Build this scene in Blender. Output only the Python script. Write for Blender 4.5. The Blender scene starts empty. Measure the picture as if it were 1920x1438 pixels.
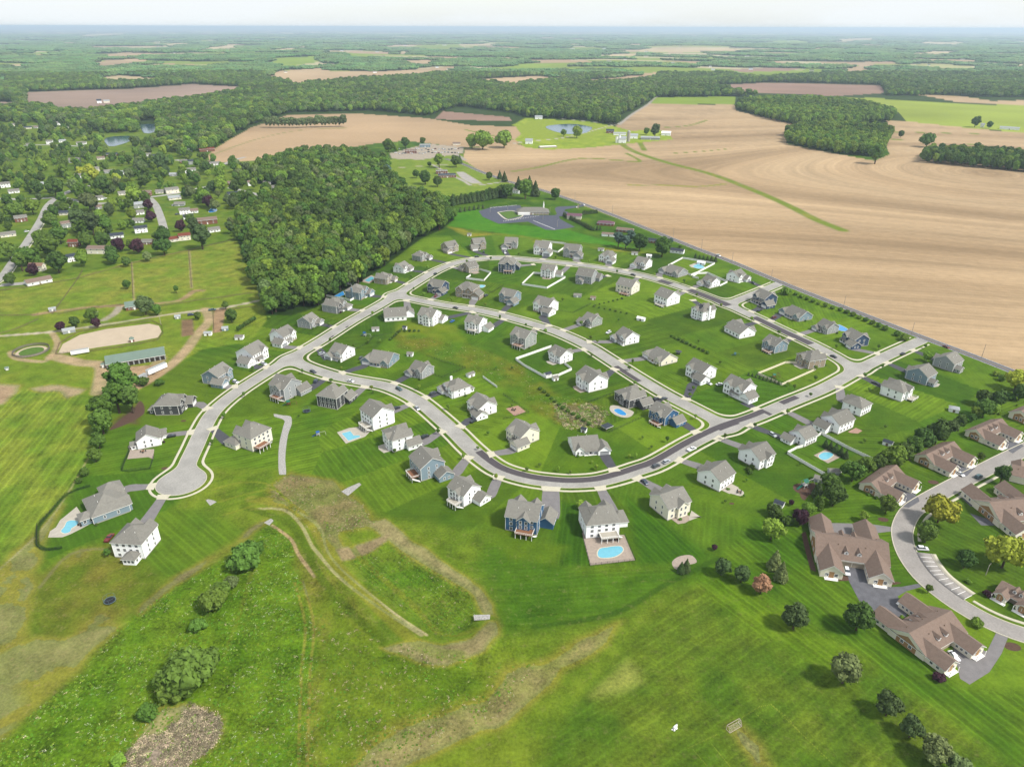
import bpy, math, random
import numpy as np
from mathutils import Vector, Matrix
random.seed(7); RNG = np.random.default_rng(7)
S = bpy.context.scene; COL = S.collection
D = bpy.data
# ---------------------------------------------------------------- camera
F = 1332.0; CX, CY = 960.0, 719.0; EYE = 200.0
PITCH = math.radians(26.62); ROLL = math.radians(0.15)
FWD = np.array([0, math.cos(PITCH), -math.sin(PITCH)])
UP0 = np.array([0, math.sin(PITCH), math.cos(PITCH)]); RT0 = np.array([1.0, 0, 0])
RT = RT0 * math.cos(ROLL) + UP0 * math.sin(ROLL); UP = UP0 * math.cos(ROLL) - RT0 * math.sin(ROLL)
cam = D.objects.new('camera', D.cameras.new('camera')); COL.objects.link(cam)
cam.data.sensor_width = 36; cam.data.lens = 36 * F / 1920; cam.data.clip_end = 250000; cam.data.clip_start = 1
m = Matrix.Identity(4)
for i in range(3):
    m[i][0] = RT[i]; m[i][1] = UP[i]; m[i][2] = -FWD[i]
m[2][3] = EYE
cam.matrix_world = m
S.camera = cam
# ---------------------------------------------------------------- sky, sun, exposure
SUN_EL, SUN_AZ = math.radians(50), math.radians(118)     # azimuth clockwise from +Y (photo direction)
S.world = D.worlds.new('World'); S.world.use_nodes = True
nt = S.world.node_tree; nt.nodes.clear()
def N(nt, t, **k):
    n = nt.nodes.new(t)
    for a, b in k.items(): setattr(n, a, b)
    return n
sky = N(nt, 'ShaderNodeTexSky', sky_type='NISHITA', sun_disc=False)
sky.sun_elevation = SUN_EL; sky.sun_rotation = SUN_AZ; sky.altitude = 200; sky.air_density = 1.0; sky.dust_density = 1.5
tc = N(nt, 'ShaderNodeTexCoord'); mp = N(nt, 'ShaderNodeMapping'); mp.inputs['Scale'].default_value = (1, 1, 7)
nz = N(nt, 'ShaderNodeTexNoise'); nz.inputs['Scale'].default_value = 2.6; nz.inputs['Detail'].default_value = 9; nz.inputs['Roughness'].default_value = .6
rp = N(nt, 'ShaderNodeValToRGB'); rp.color_ramp.elements[0].position = .30; rp.color_ramp.elements[0].color = (.55, .55, .55, 1)
rp.color_ramp.elements[1].position = .60; rp.color_ramp.elements[1].color = (.97, .97, .97, 1)
mx = N(nt, 'ShaderNodeMix', data_type='RGBA')
CLOUD = 3.95
mx.inputs[7].default_value = (CLOUD * .93, CLOUD * .975, CLOUD, 1)
bg = N(nt, 'ShaderNodeBackground'); bg.inputs[1].default_value = 0.135
wo = N(nt, 'ShaderNodeOutputWorld')
L = nt.links.new
L(tc.outputs['Generated'], mp.inputs[0]); L(mp.outputs[0], nz.inputs[0]); L(nz.outputs[0], rp.inputs[0])
L(rp.outputs[0], mx.inputs[0]); L(sky.outputs[0], mx.inputs[6]); L(mx.outputs[2], bg.inputs[0]); L(bg.outputs[0], wo.inputs[0])
sd = D.lights.new('sun', 'SUN'); sd.energy = 3.1; sd.angle = math.radians(8.0); sd.color = (1, .955, .88)
sun = D.objects.new('sun', sd); COL.objects.link(sun)
sv = Vector((math.sin(SUN_AZ) * math.cos(SUN_EL), math.cos(SUN_AZ) * math.cos(SUN_EL), math.sin(SUN_EL)))
sun.rotation_euler = sv.to_track_quat('Z', 'Y').to_euler(); sun.location = (0, 0, 400)
S.view_settings.view_transform = 'Standard'; S.view_settings.look = 'None'; S.view_settings.gamma = 1
S.view_settings.exposure = 0.92
S.cycles.max_bounces = 5; S.cycles.diffuse_bounces = 2; S.cycles.glossy_bounces = 2; S.cycles.volume_bounces = 0
S.cycles.transparent_max_bounces = 4; S.cycles.use_fast_gi = False
# ---------------------------------------------------------------- noise and terrain
def hsh(ix, iy, s):
    h = (ix.astype(np.int64) * 374761393 + iy.astype(np.int64) * 668265263 + s * 974711) & 0xffffffff
    h = ((h ^ (h >> 13)) * 1274126177) & 0xffffffff
    return ((h ^ (h >> 16)) & 0xffff) / 65535.0
def vnoise(x, y, s=0):
    x = np.asarray(x, float); y = np.asarray(y, float)
    ix = np.floor(x); iy = np.floor(y); fx = x - ix; fy = y - iy
    fx = fx * fx * (3 - 2 * fx); fy = fy * fy * (3 - 2 * fy)
    a = hsh(ix, iy, s); b = hsh(ix + 1, iy, s); c = hsh(ix, iy + 1, s); d = hsh(ix + 1, iy + 1, s)
    return (a * (1 - fx) + b * fx) * (1 - fy) + (c * (1 - fx) + d * fx) * fy
def fbm(x, y, wl, s=0, o=4):
    t = 0; a = 1; n = 0
    for i in range(o):
        t = t + a * vnoise(np.asarray(x) / wl + 17.3 * i, np.asarray(y) / wl - 9.1 * i, s + i); n += a; a *= .5; wl *= .5
    return t / n
def sstep(a, b, x):
    t = np.clip((np.asarray(x, float) - a) / (b - a), 0, 1); return t * t * (3 - 2 * t)
def segdist(x, y, P, closed=False):
    d = np.full(np.shape(x), 1e9)
    n = len(P)
    for i in range(n if closed else n - 1):
        ax, ay = P[i][:2]; bx, by = P[(i + 1) % n][:2]
        vx, vy = bx - ax, by - ay; l = vx * vx + vy * vy + 1e-9
        t = np.clip(((x - ax) * vx + (y - ay) * vy) / l, 0, 1)
        d = np.minimum(d, np.hypot(x - ax - t * vx, y - ay - t * vy))
    return d
def g0(px, py, z=0.0):                                  # photo point on a level plane
    a = (px - CX) / F; b = -(py - CY) / F
    d = RT * a + UP * b + FWD
    t = (EYE - z) / -d[2]
    return np.array([d[0] * t, d[1] * t, z])
BASIN = [g0(*p)[:2] for p in ((690, 1045), (760, 1100), (840, 1155))]
def hgt(x, y):
    x = np.asarray(x, float); y = np.asarray(y, float); r = np.hypot(x, y)
    h = (fbm(x, y, 1900, 5, 3) - .42) * 62 * sstep(1500, 6500, r) + (fbm(x, y, 700, 11, 3) - .5) * 16 * sstep(1300, 3000, r)
    h = h * (1 - .45 * sstep(7000, 16000, r)) - 22 * sstep(6000, 16000, r)
    db = segdist(x, y, BASIN)
    near = (r < 330)
    h = h + np.where(near, -2.2 * (1 - sstep(4, 13, db)) + 1.2 * np.exp(-((db - 20) / 5.0) ** 2), 0)
    return h
def gnd(px, py, up=0.0):
    z = 0.0
    for _ in range(8):
        p = g0(px, py, z + up); z = z * .4 + .6 * float(hgt(p[0], p[1]))
    p = g0(px, py, z + up); return (float(p[0]), float(p[1]), float(hgt(p[0], p[1])))
def W(P): return [gnd(*p)[:2] for p in P]
def proj(x, y, z):
    v = np.stack([np.asarray(x, float), np.asarray(y, float), np.asarray(z, float) - EYE], -1)
    zc = v @ FWD
    return CX + F * (v @ RT) / zc, CY - F * (v @ UP) / zc
def inpoly(x, y, P):
    P = np.asarray(P, float); out = np.zeros(np.shape(x), bool)
    bb = (x >= P[:, 0].min()) & (x <= P[:, 0].max()) & (y >= P[:, 1].min()) & (y <= P[:, 1].max())
    if not bb.any(): return out
    xx = x[bb]; yy = y[bb]; c = np.zeros(xx.shape, bool); j = len(P) - 1
    for i in range(len(P)):
        xi, yi = P[i]; xj, yj = P[j]
        if yi != yj: c ^= ((yi > yy) != (yj > yy)) & (xx < (xj - xi) * (yy - yi) / (yj - yi) + xi)
        j = i
    out[bb] = c; return out
def smooth(P, step=3.0, closed=False):
    P = [np.asarray(p, float) for p in P]; out = []
    n = len(P)
    rng = range(n if closed else n - 1)
    for i in rng:
        if closed: a, b, c, d = P[i - 1], P[i], P[(i + 1) % n], P[(i + 2) % n]
        else: a, b, c, d = P[max(i - 1, 0)], P[i], P[i + 1], P[min(i + 2, n - 1)]
        k = max(1, int(np.hypot(*(c - b)[:2]) / step))
        for j in range(k):
            t = j / k
            out.append(.5 * ((2 * b) + (-a + c) * t + (2 * a - 5 * b + 4 * c - d) * t * t + (-a + 3 * b - 3 * c + d) * t ** 3))
    if not closed: out.append(P[-1])
    return out
def landclass(x, y):
    """far patchwork: 0 wood, 1 tan, 2 pale, 3 green; jittered cells of farm fields"""
    x = np.asarray(x, float) / 520; y = np.asarray(y, float) / 340; sk = x * .35; y = y + sk; ix = np.floor(x).astype(int); iy = np.floor(y).astype(int); bd = np.full(x.shape, 9e9); bi = np.zeros(x.shape)
    for a in (-1, 0, 1):
        for b in (-1, 0, 1):
            cx = ix + a + .15 + .7 * hsh(ix + a, iy + b, 91); cy = iy + b + .15 + .7 * hsh(ix + a, iy + b, 92); d = (x - cx) ** 2 + (y - cy) ** 2; k = d < bd; bd[k] = d[k]; bi[k] = hsh(ix + a, iy + b, 93)[k]
    dens = fbm(x, y, 6.5, 95, 2); v = bi * (1.35 - .7 * dens)
    return np.where(v < .50, 0, np.where(v < .63, 1, np.where(v < .78, 2, 3)))
# ---------------------------------------------------------------- materials
MATS = {}
def srgb(r, g, b):
    return tuple((c / 12.92 if c <= .04045 else ((c + .055) / 1.055) ** 2.4) for c in (r / 255, g / 255, b / 255))
def mat(name, col, rough=.85, var=.12, scale=.6, spec=.2, scale2=None, var2=.0, metal=0, rnd=0.0, huev=0.0):
    if name in MATS: return MATS[name]
    M = D.materials.new(name); M.use_nodes = True; t = M.node_tree; b = t.nodes['Principled BSDF']
    b.inputs['Roughness'].default_value = rough; b.inputs['Specular IOR Level'].default_value = spec; b.inputs['Metallic'].default_value = metal
    g = N(t, 'ShaderNodeNewGeometry'); n1 = N(t, 'ShaderNodeTexNoise'); n1.inputs['Scale'].default_value = scale; n1.inputs['Detail'].default_value = 5
    t.links.new(g.outputs['Position'], n1.inputs[0])
    mr = N(t, 'ShaderNodeMapRange'); mr.inputs[1].default_value = .3; mr.inputs[2].default_value = .7
    mr.inputs[3].default_value = 1 - var; mr.inputs[4].default_value = 1 + var
    t.links.new(n1.outputs[0], mr.inputs[0]); fac = mr.outputs[0]
    if scale2:
        n2 = N(t, 'ShaderNodeTexNoise'); n2.inputs['Scale'].default_value = scale2; n2.inputs['Detail'].default_value = 3
        t.links.new(g.outputs['Position'], n2.inputs[0])
        m2 = N(t, 'ShaderNodeMapRange'); m2.inputs[1].default_value = .3; m2.inputs[2].default_value = .7; m2.inputs[3].default_value = 1 - var2; m2.inputs[4].default_value = 1 + var2
        t.links.new(n2.outputs[0], m2.inputs[0]); q = N(t, 'ShaderNodeMath', operation='MULTIPLY'); t.links.new(fac, q.inputs[0]); t.links.new(m2.outputs[0], q.inputs[1]); fac = q.outputs[0]
    base = N(t, 'ShaderNodeRGB'); base.outputs[0].default_value = (*col, 1); cs = base.outputs[0]
    if rnd:
        oi = N(t, 'ShaderNodeObjectInfo'); hs = N(t, 'ShaderNodeHueSaturation')
        a = N(t, 'ShaderNodeMapRange'); a.inputs[3].default_value = 1 - rnd; a.inputs[4].default_value = 1 + rnd
        t.links.new(oi.outputs['Random'], a.inputs[0]); t.links.new(a.outputs[0], hs.inputs['Value'])
        if huev:
            w = N(t, 'ShaderNodeMath', operation='MULTIPLY'); w.inputs[1].default_value = 7.13; t.links.new(oi.outputs['Random'], w.inputs[0])
            fr = N(t, 'ShaderNodeMath', operation='FRACT'); t.links.new(w.outputs[0], fr.inputs[0])
            hm = N(t, 'ShaderNodeMapRange'); hm.inputs[3].default_value = .5 - huev; hm.inputs[4].default_value = .5 + huev
            t.links.new(fr.outputs[0], hm.inputs[0]); t.links.new(hm.outputs[0], hs.inputs['Hue'])
        t.links.new(cs, hs.inputs['Color']); cs = hs.outputs[0]
    v = N(t, 'ShaderNodeVectorMath', operation='SCALE'); t.links.new(cs, v.inputs[0]); t.links.new(fac, v.inputs['Scale'])
    t.links.new(v.outputs[0], b.inputs['Base Color'])
    MATS[name] = M; return M
K = .43                                                 # display brightness to albedo
def alb(r, g, b, k=K): return tuple(c * k for c in srgb(r, g, b))
M_ROAD = mat('pale concrete road', alb(200, 197, 190), .9, .16, .10, scale2=1.1, var2=.12)
M_ASPH = mat('fresh dark asphalt', alb(104, 98, 102), .9, .12, .5, scale2=4, var2=.06)
M_OLDASPH = mat('worn asphalt', alb(128, 128, 134), .9, .16, .4, scale2=3, var2=.08)
M_DRIVEL = mat('grey driveway asphalt', alb(158, 154, 154), .9, .10, .4, scale2=3, var2=.06)
M_DRIVED = mat('dark driveway asphalt', alb(98, 99, 106), .9, .10, .4, scale2=3, var2=.06)
M_WALK = mat('cream sidewalk concrete', alb(238, 231, 206, .47), .9, .06, .8)
M_CONC = mat('light concrete', alb(222, 214, 198), .9, .08, .5)
M_PAVER = mat('tan paver', alb(205, 188, 172), .9, .10, .8, scale2=5, var2=.1)
M_DIRT = mat('brown mulch', alb(112, 86, 72), .95, .2, 1.2)
M_SAND = mat('pale riding sand', alb(234, 214, 186), .95, .06, .15)
M_STONE = mat('riprap stone', alb(205, 202, 196), .9, .35, 2.2)
M_GRAVEL = mat('pale gravel', alb(214, 198, 172), .95, .12, .4)
M_ROOF = mat('grey roof shingles', alb(160, 157, 148), .92, .10, 1.0, scale2=5, var2=.12, rnd=.10)
M_BROWN = mat('brown roof shingles', alb(162, 140, 126), .92, .10, 1.0, scale2=5, var2=.14, rnd=.04)
M_TRIM = mat('white trim', alb(246, 244, 240, .8), .6, .02, 1)
M_GREEN = mat('pale green metal roof', alb(140, 162, 148), .6, .06, .3, rnd=.05)
M_GLASS = mat('dark window glass', (.035, .045, .055), .12, .3, .4, spec=.6)
M_WHITE = mat('white vinyl', alb(248, 247, 243, .8), .6, .03, .6)
M_BLACKF = mat('black metal fence', (.02, .025, .025), .5, .1, 1)
M_WOOD = mat('weathered wood', alb(150, 128, 104), .9, .2, 2)
M_REDW = mat('reddish deck boards', alb(170, 122, 92), .9, .15, 2)
M_BARK = mat('tree bark', alb(110, 92, 76), .95, .2, 2)
M_FOUND = mat('concrete foundation', alb(215, 208, 196), .9, .06, 1)
WALLC = {'W': mat('white siding', alb(246, 246, 246, .9), .8, .03, .6), 'C': mat('cream siding', alb(240, 232, 212, .78), .8, .03, .6),
 'B': mat('light blue siding', alb(172, 196, 210), .8, .04, .6), 'N': mat('bright blue siding', alb(84, 134, 180), .8, .05, .6),
 'Y': mat('navy siding', alb(82, 106, 136), .8, .05, .6), 'G': mat('pale grey siding', alb(208, 212, 214), .8, .04, .6),
 'D': mat('charcoal siding', alb(100, 102, 104), .8, .05, .6), 'S': mat('pale sage siding', alb(206, 214, 206), .8, .03, .6),
 'T': mat('tan stone veneer', alb(206, 188, 164), .9, .16, 2.2, scale2=6, var2=.14), 'X': mat('tan stone and siding', alb(222, 206, 182), .9, .08, 2.2, scale2=6, var2=.08),
 'R': mat('red brick', alb(172, 118, 96), .9, .1, 2), 'P': mat('orange tan brick', alb(218, 172, 122), .9, .08, 2, scale2=6, var2=.08)}
def water_mat(name, col, rough=.05):
    M = mat(name, col, rough, .05, .8, spec=.5); t = M.node_tree
    n = N(t, 'ShaderNodeTexNoise'); n.inputs['Scale'].default_value = 1.5; bp = N(t, 'ShaderNodeBump'); bp.inputs['Strength'].default_value = .15
    g = N(t, 'ShaderNodeNewGeometry'); t.links.new(g.outputs['Position'], n.inputs[0]); t.links.new(n.outputs[0], bp.inputs['Height']); t.links.new(bp.outputs[0], t.nodes['Principled BSDF'].inputs['Normal'])
    return M
M_POOL = water_mat('turquoise pool water', alb(120, 196, 216, .6)); M_POOLB = water_mat('blue pool water', alb(58, 140, 200, .75)); M_POND = water_mat('pond water', alb(60, 100, 120), .12)
# ---------------------------------------------------------------- mesh helpers
class MB:
    def __init__(s): s.v = []; s.f = []
    def poly(s, pts):
        n = len(s.v); s.v += [tuple(map(float, p)) for p in pts]; s.f.append(tuple(range(n, n + len(pts))))
    def box(s, x0, x1, y0, y1, z0, z1, bottom=True):
        n = len(s.v)
        s.v += [(x0, y0, z0), (x1, y0, z0), (x1, y1, z0), (x0, y1, z0), (x0, y0, z1), (x1, y0, z1), (x1, y1, z1), (x0, y1, z1)]
        s.f += [(n + 4, n + 5, n + 6, n + 7), (n, n + 1, n + 5, n + 4), (n + 1, n + 2, n + 6, n + 5), (n + 2, n + 3, n + 7, n + 6), (n + 3, n, n + 4, n + 7)]
        if bottom: s.f.append((n + 3, n + 2, n + 1, n))
    def bar(s, a, b, w, h=None):                        # box beam from a to b
        h = h or w; a = Vector(a); b = Vector(b); d = (b - a).normalized()
        u = d.cross(Vector((0, 0, 1)));
        if u.length < 1e-4: u = Vector((1, 0, 0))
        u.normalize(); v = u.cross(d); n = len(s.v)
        for p in (a, b):
            for i, j in ((-1, -1), (1, -1), (1, 1), (-1, 1)): s.v.append(tuple(p + u * (w / 2 * i) + v * (h / 2 * j)))
        s.f += [(n, n + 1, n + 2, n + 3), (n + 7, n + 6, n + 5, n + 4)] + [(n + i, n + 4 + i, n + 4 + (i + 1) % 4, n + (i + 1) % 4) for i in range(4)]
    def cyl(s, x, y, z0, z1, r0, r1=None, k=10, cap=True):
        r1 = r0 if r1 is None else r1; n = len(s.v)
        for z, r in ((z0, r0), (z1, r1)):
            for i in range(k): a = 2 * math.pi * i / k; s.v.append((x + r * math.cos(a), y + r * math.sin(a), z))
        s.f += [(n + i, n + (i + 1) % k, n + k + (i + 1) % k, n + k + i) for i in range(k)]
        if cap: s.f.append(tuple(n + k + i for i in range(k)))
    def mesh(s, name, m):
        me = D.meshes.new(name); me.from_pydata(s.v, [], s.f); me.materials.append(m); me.update(); return me
    def build(s, name, m, parent=None, **k):
        if not s.f: return None
        return link(name, s.mesh(name, m), parent, **k)
def link(name, data, parent=None, loc=None, rz=0, label=None, cat=None, group=None, kind=None, sc=None):
    o = D.objects.new(name, data); COL.objects.link(o)
    if parent: o.parent = parent
    if loc is not None: o.location = loc
    if rz: o.rotation_euler = (0, 0, rz)
    if sc is not None: o.scale = sc if hasattr(sc, '__len__') else (sc, sc, sc)
    if label: o['label'] = label
    if cat: o['category'] = cat
    if group: o['group'] = group
    if kind: o['kind'] = kind
    return o
def npmesh(name, V, Fq, m):
    me = D.meshes.new(name); V = np.asarray(V, np.float32); Fq = np.asarray(Fq, np.int32); k = Fq.shape[1]
    me.vertices.add(len(V)); me.vertices.foreach_set('co', V.ravel()); me.loops.add(Fq.size); me.loops.foreach_set('vertex_index', Fq.ravel())
    me.polygons.add(len(Fq)); me.polygons.foreach_set('loop_start', np.arange(0, Fq.size, k, dtype=np.int32)); me.polygons.foreach_set('loop_total', np.full(len(Fq), k, np.int32))
    if m: me.materials.append(m)
    me.update(calc_edges=True); return me
# ---------------------------------------------------------------- roads: centre lines traced in the photo, turned into ground points
def S_(P, st=3.0): return smooth(W(P), st)
R_A = S_([(340, 903), (352, 868), (366, 838), (382, 803), (402, 771), (440, 738), (490, 705), (545, 672), (600, 640), (660, 602), (720, 568), (780, 530), (820, 507), (860, 492), (905, 485), (950, 484), (1000, 488), (1050, 493), (1110, 500), (1170, 510), (1220, 521), (1270, 536), (1320, 554), (1372, 575), (1420, 597), (1470, 621), (1522, 645), (1565, 668), (1600, 690)])
R_B = S_([(738, 553), (799, 566), (837, 573), (880, 579), (912, 585), (950, 594), (1000, 608), (1050, 625), (1100, 648), (1136, 670), (1192, 706), (1249, 740), (1305, 769), (1345, 790), (1362, 800)])
R_C = S_([(545, 673), (575, 688), (620, 703), (654, 711), (687, 717), (720, 723), (753, 735), (787, 754), (820, 781), (853, 811), (880, 838), (908, 862), (940, 882), (990, 897), (1044, 904), (1080, 905), (1120, 902), (1158, 893), (1195, 881), (1233, 867), (1298, 830), (1355, 803), (1415, 782), (1477, 756), (1547, 727), (1610, 693), (1670, 664), (1732, 636)])
R_D = S_([(1366, 570), (1405, 555), (1466, 530)])
R_E = S_([(2250, 830), (2050, 757), (1920, 705), (1820, 666), (1728, 632), (1650, 602), (1580, 575), (1470, 532), (1373, 491.5), (1308, 467), (1214, 429.5), (1148, 403), (1100, 385), (1059, 371), (1010, 355), (955, 341), (905, 323.5), (868, 308), (835, 298)], 6)
R_F = S_([(2150, 742), (2000, 807), (1917, 845), (1841, 883), (1785, 912), (1738, 938), (1709, 958), (1694, 984), (1692, 1008), (1703, 1042), (1730, 1080), (1767, 1112), (1808, 1140), (1860, 1168), (1925, 1192), (2050, 1225)])
CUL = np.array(gnd(340, 903)[:2])
HW = 4.3
def smin(a, b, k):
    h = np.clip(.5 + .5 * (b - a) / k, 0, 1); return b * (1 - h) + a * h - k * h * (1 - h)
def sdf_group(x, y):
    ds = [segdist_local(x, y, R) - HW for R in (R_A, R_B, R_C, R_D)]
    ds[0] = smin(ds[0], np.hypot(x - CUL[0], y - CUL[1]) - 11.5, 6)
    r = ds[0]
    for d in ds[1:]: r = smin(r, d, 9)
    return r
def segdist_local(x, y, R, rad=26):
    d = np.full(x.shape, 99.0)
    xs = x[:, 0]; ys = y[0, :]
    for a, b in zip(R[:-1], R[1:]):
        i0 = np.searchsorted(xs, min(a[0], b[0]) - rad); i1 = np.searchsorted(xs, max(a[0], b[0]) + rad)
        j0 = np.searchsorted(ys, min(a[1], b[1]) - rad); j1 = np.searchsorted(ys, max(a[1], b[1]) + rad)
        if i0 >= i1 or j0 >= j1: continue
        sx = x[i0:i1, j0:j1]; sy = y[i0:i1, j0:j1]; vx, vy = b[0] - a[0], b[1] - a[1]
        t = np.clip(((sx - a[0]) * vx + (sy - a[1]) * vy) / (vx * vx + vy * vy + 1e-9), 0, 1)
        d[i0:i1, j0:j1] = np.minimum(d[i0:i1, j0:j1], np.hypot(sx - a[0] - t * vx, sy - a[1] - t * vy))
    return d
ALLR = np.array(R_A + R_B + R_C + R_D)
GS = .5
gx = np.arange(ALLR[:, 0].min() - 25, ALLR[:, 0].max() + 25, GS); gy = np.arange(ALLR[:, 1].min() - 25, ALLR[:, 1].max() + 25, GS)
GX, GY = np.meshgrid(gx, gy, indexing='ij')
SDF = sdf_group(GX, GY)
DE = segdist_local(GX, GY, R_E, 30)
def field_at(Fd, x, y):
    i = np.clip((np.asarray(x) - gx[0]) / GS, 0, len(gx) - 2); j = np.clip((np.asarray(y) - gy[0]) / GS, 0, len(gy) - 2)
    i0 = i.astype(int); j0 = j.astype(int); a = i - i0; b = j - j0
    return Fd[i0, j0] * (1 - a) * (1 - b) + Fd[i0 + 1, j0] * a * (1 - b) + Fd[i0, j0 + 1] * (1 - a) * b + Fd[i0 + 1, j0 + 1] * a * b
def band(name, Fd, z, m, keep=None, skirt=0, label=None):
    """sheet covering the cells where Fd < 0, its rim snapped to Fd = 0"""
    ins = Fd < 0
    if keep is not None: ins &= keep
    cell = ins[:-1, :-1] | ins[1:, :-1] | ins[:-1, 1:] | ins[1:, 1:]
    if keep is not None: cell &= keep[:-1, :-1] & keep[1:, 1:]
    ci, cj = np.nonzero(cell); ny = GX.shape[1]
    q = np.stack([ci * ny + cj, (ci + 1) * ny + cj, (ci + 1) * ny + cj + 1, ci * ny + cj + 1], 1)
    u, inv = np.unique(q, return_inverse=True); inv = inv.reshape(q.shape)
    ui, uj = u // ny, u % ny; x = GX[ui, uj].copy(); y = GY[ui, uj].copy()
    gxx = np.gradient(Fd, GS, axis=0); gyy = np.gradient(Fd, GS, axis=1)
    for _ in range(3):
        f = field_at(Fd, x, y); a = field_at(gxx, x, y); b = field_at(gyy, x, y); g2 = np.maximum(a * a + b * b, .3)
        out = f > 0
        x = np.where(out, x - f * a / g2, x); y = np.where(out, y - f * b / g2, y)
    V = np.stack([x, y, np.full(x.shape, z)], 1)
    E = np.concatenate([inv[:, [0, 1]], inv[:, [1, 2]], inv[:, [2, 3]], inv[:, [3, 0]]]); key = np.sort(E, 1); kk = key[:, 0].astype(np.int64) * len(u) + key[:, 1]
    _, idx, cnt = np.unique(kk, return_index=True, return_counts=True); BE = E[idx[cnt == 1]]
    if skirt:
        n = len(V); V2 = V.copy(); V2[:, 2] = z - skirt; V = np.concatenate([V, V2]); inv = np.concatenate([inv, np.stack([BE[:, 1], BE[:, 0], BE[:, 0] + n, BE[:, 1] + n], 1)])
    o = link(name, npmesh(name, V, inv, m), kind='structure')
    return V, BE, gxx, gyy
V, BE, gxx, gyy = band('road', SDF, .03, M_ROAD)
# kerb: a real step along the rim of the road
keepE = field_at(DE, V[:, 0], V[:, 1]) > 6.0
kb = BE[keepE[BE[:, 0]] & keepE[BE[:, 1]]]
ga = field_at(gxx, V[:, 0], V[:, 1]); gb = field_at(gyy, V[:, 0], V[:, 1]); gl = np.hypot(ga, gb) + 1e-6
nrm = np.stack([ga / gl, gb / gl], 1)
def kring(off, z): return np.concatenate([V[:, :2] + nrm * off, np.full((len(V), 1), z)], 1)
n = len(V); VV = np.concatenate([kring(0, 0), kring(0, .15), kring(.32, .15), kring(.32, 0)])
q = []
for a in range(3): q.append(np.stack([kb[:, 1] + a * n, kb[:, 0] + a * n, kb[:, 0] + (a + 1) * n, kb[:, 1] + (a + 1) * n], 1))
link('kerb', npmesh('kerb', VV, np.concatenate(q), M_WALK), kind='structure')
band('sidewalk', np.abs(SDF - 2.85) - .62, .13, M_WALK, keep=(DE > 7.5), skirt=.14)
def normals(P):
    P = np.array([p[:2] for p in P]); t = np.gradient(P, axis=0); t /= np.linalg.norm(t, axis=1)[:, None] + 1e-9
    return P, np.stack([-t[:, 1], t[:, 0]], 1)
def ribbon(name, R, o0, o1, z, m, side=0, kind='structure', **k):
    P, n = normals(R); a = P + n * o0; b = P + n * o1; h = hgt(P[:, 0], P[:, 1]) + z
    V = np.concatenate([np.c_[a, h], np.c_[b, h]]); c = len(P)
    Q = [(i + c, i, i + 1, i + 1 + c) for i in range(c - 1)]
    if side:
        V = np.concatenate([V, V - np.array([0, 0, side])])
        Q += [(i, i + 2 * c, i + 1 + 2 * c, i + 1) for i in range(c - 1)] + [(i + 1 + c, i + 1 + 3 * c, i + 3 * c, i + c) for i in range(c - 1)]
    return link(name, npmesh(name, V, Q, m), kind=kind, **k)
ribbon('road', R_E, -3.9, 3.9, .055, M_OLDASPH)
for o in (-.16, .16): ribbon('road_marking', R_E, o - .09, o + .09, .062, mat('yellow line paint', alb(222, 190, 110), .8))
for o in (-3.5, 3.5): ribbon('road_marking', R_E, o - .09, o + .09, .062, M_TRIM)
M_FROAD = mat('worn pale concrete road', alb(190, 184, 178), .9, .10, .15, scale2=1.2, var2=.10)
ribbon('road', R_F, -4.1, 4.1, .03, M_FROAD)
for a, b in ((-4.5, -4.1), (4.1, 4.5)): ribbon('kerb', R_F, a, b, .15, M_WALK, side=.15)
iF = [i for i, p in enumerate(R_F)]
def near_i(R, px, py):
    g = gnd(px, py); return min(range(len(R)), key=lambda i: (R[i][0] - g[0]) ** 2 + (R[i][1] - g[1]) ** 2)
def sub(R, p, q):
    i, j = sorted((near_i(R, *p), near_i(R, *q))); return R[i:j + 1]
_, nF = normals(R_F); sgn = 1 if np.dot(nF[near_i(R_F, 1694, 984)], np.array(gnd(1740, 984)[:2]) - R_F[near_i(R_F, 1694, 984)]) > 0 else -1
def so(a, b): return (min(sgn * a, sgn * b), max(sgn * a, sgn * b))
ribbon('sidewalk', sub(R_F, (1980, 815), (1697, 1012)), *so(6.1, 7.5), .14, M_WALK, side=.14)
ribbon('sidewalk', sub(R_F, (1812, 1142), (2040, 1223)), *so(6.1, 7.5), .14, M_WALK, side=.14)
PARK = sub(R_F, (1702, 1036), (1800, 1134))
ribbon('parking_bay', PARK, *so(4.1, 9.6), .165, M_FROAD, side=.16)
ribbon('kerb', PARK, *so(9.6, 10.1), .22, M_CONC, side=.2); ribbon('sidewalk', PARK, *so(10.1, 11.8), .2, M_WALK, side=.2)
ribbon('road_marking', PARK, *so(4.3, 4.55), .175, M_OLDASPH)
mb = MB(); P_, n_ = normals(PARK); L_ = 0
for i in range(1, len(P_)):
    L_ += np.hypot(*(P_[i] - P_[i - 1]))
    if L_ > 2.8:
        L_ = 0; a = P_[i] + n_[i] * sgn * 4.8; b = P_[i] + n_[i] * sgn * 9.4; t = (P_[i] - P_[i - 1]); t /= np.hypot(*t); t *= .09
        mb.poly([(*(a - t), .175), (*(a + t), .175), (*(b + t), .175), (*(b - t), .175)])
mb.build('parking_line', M_TRIM, kind='structure')
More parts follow.
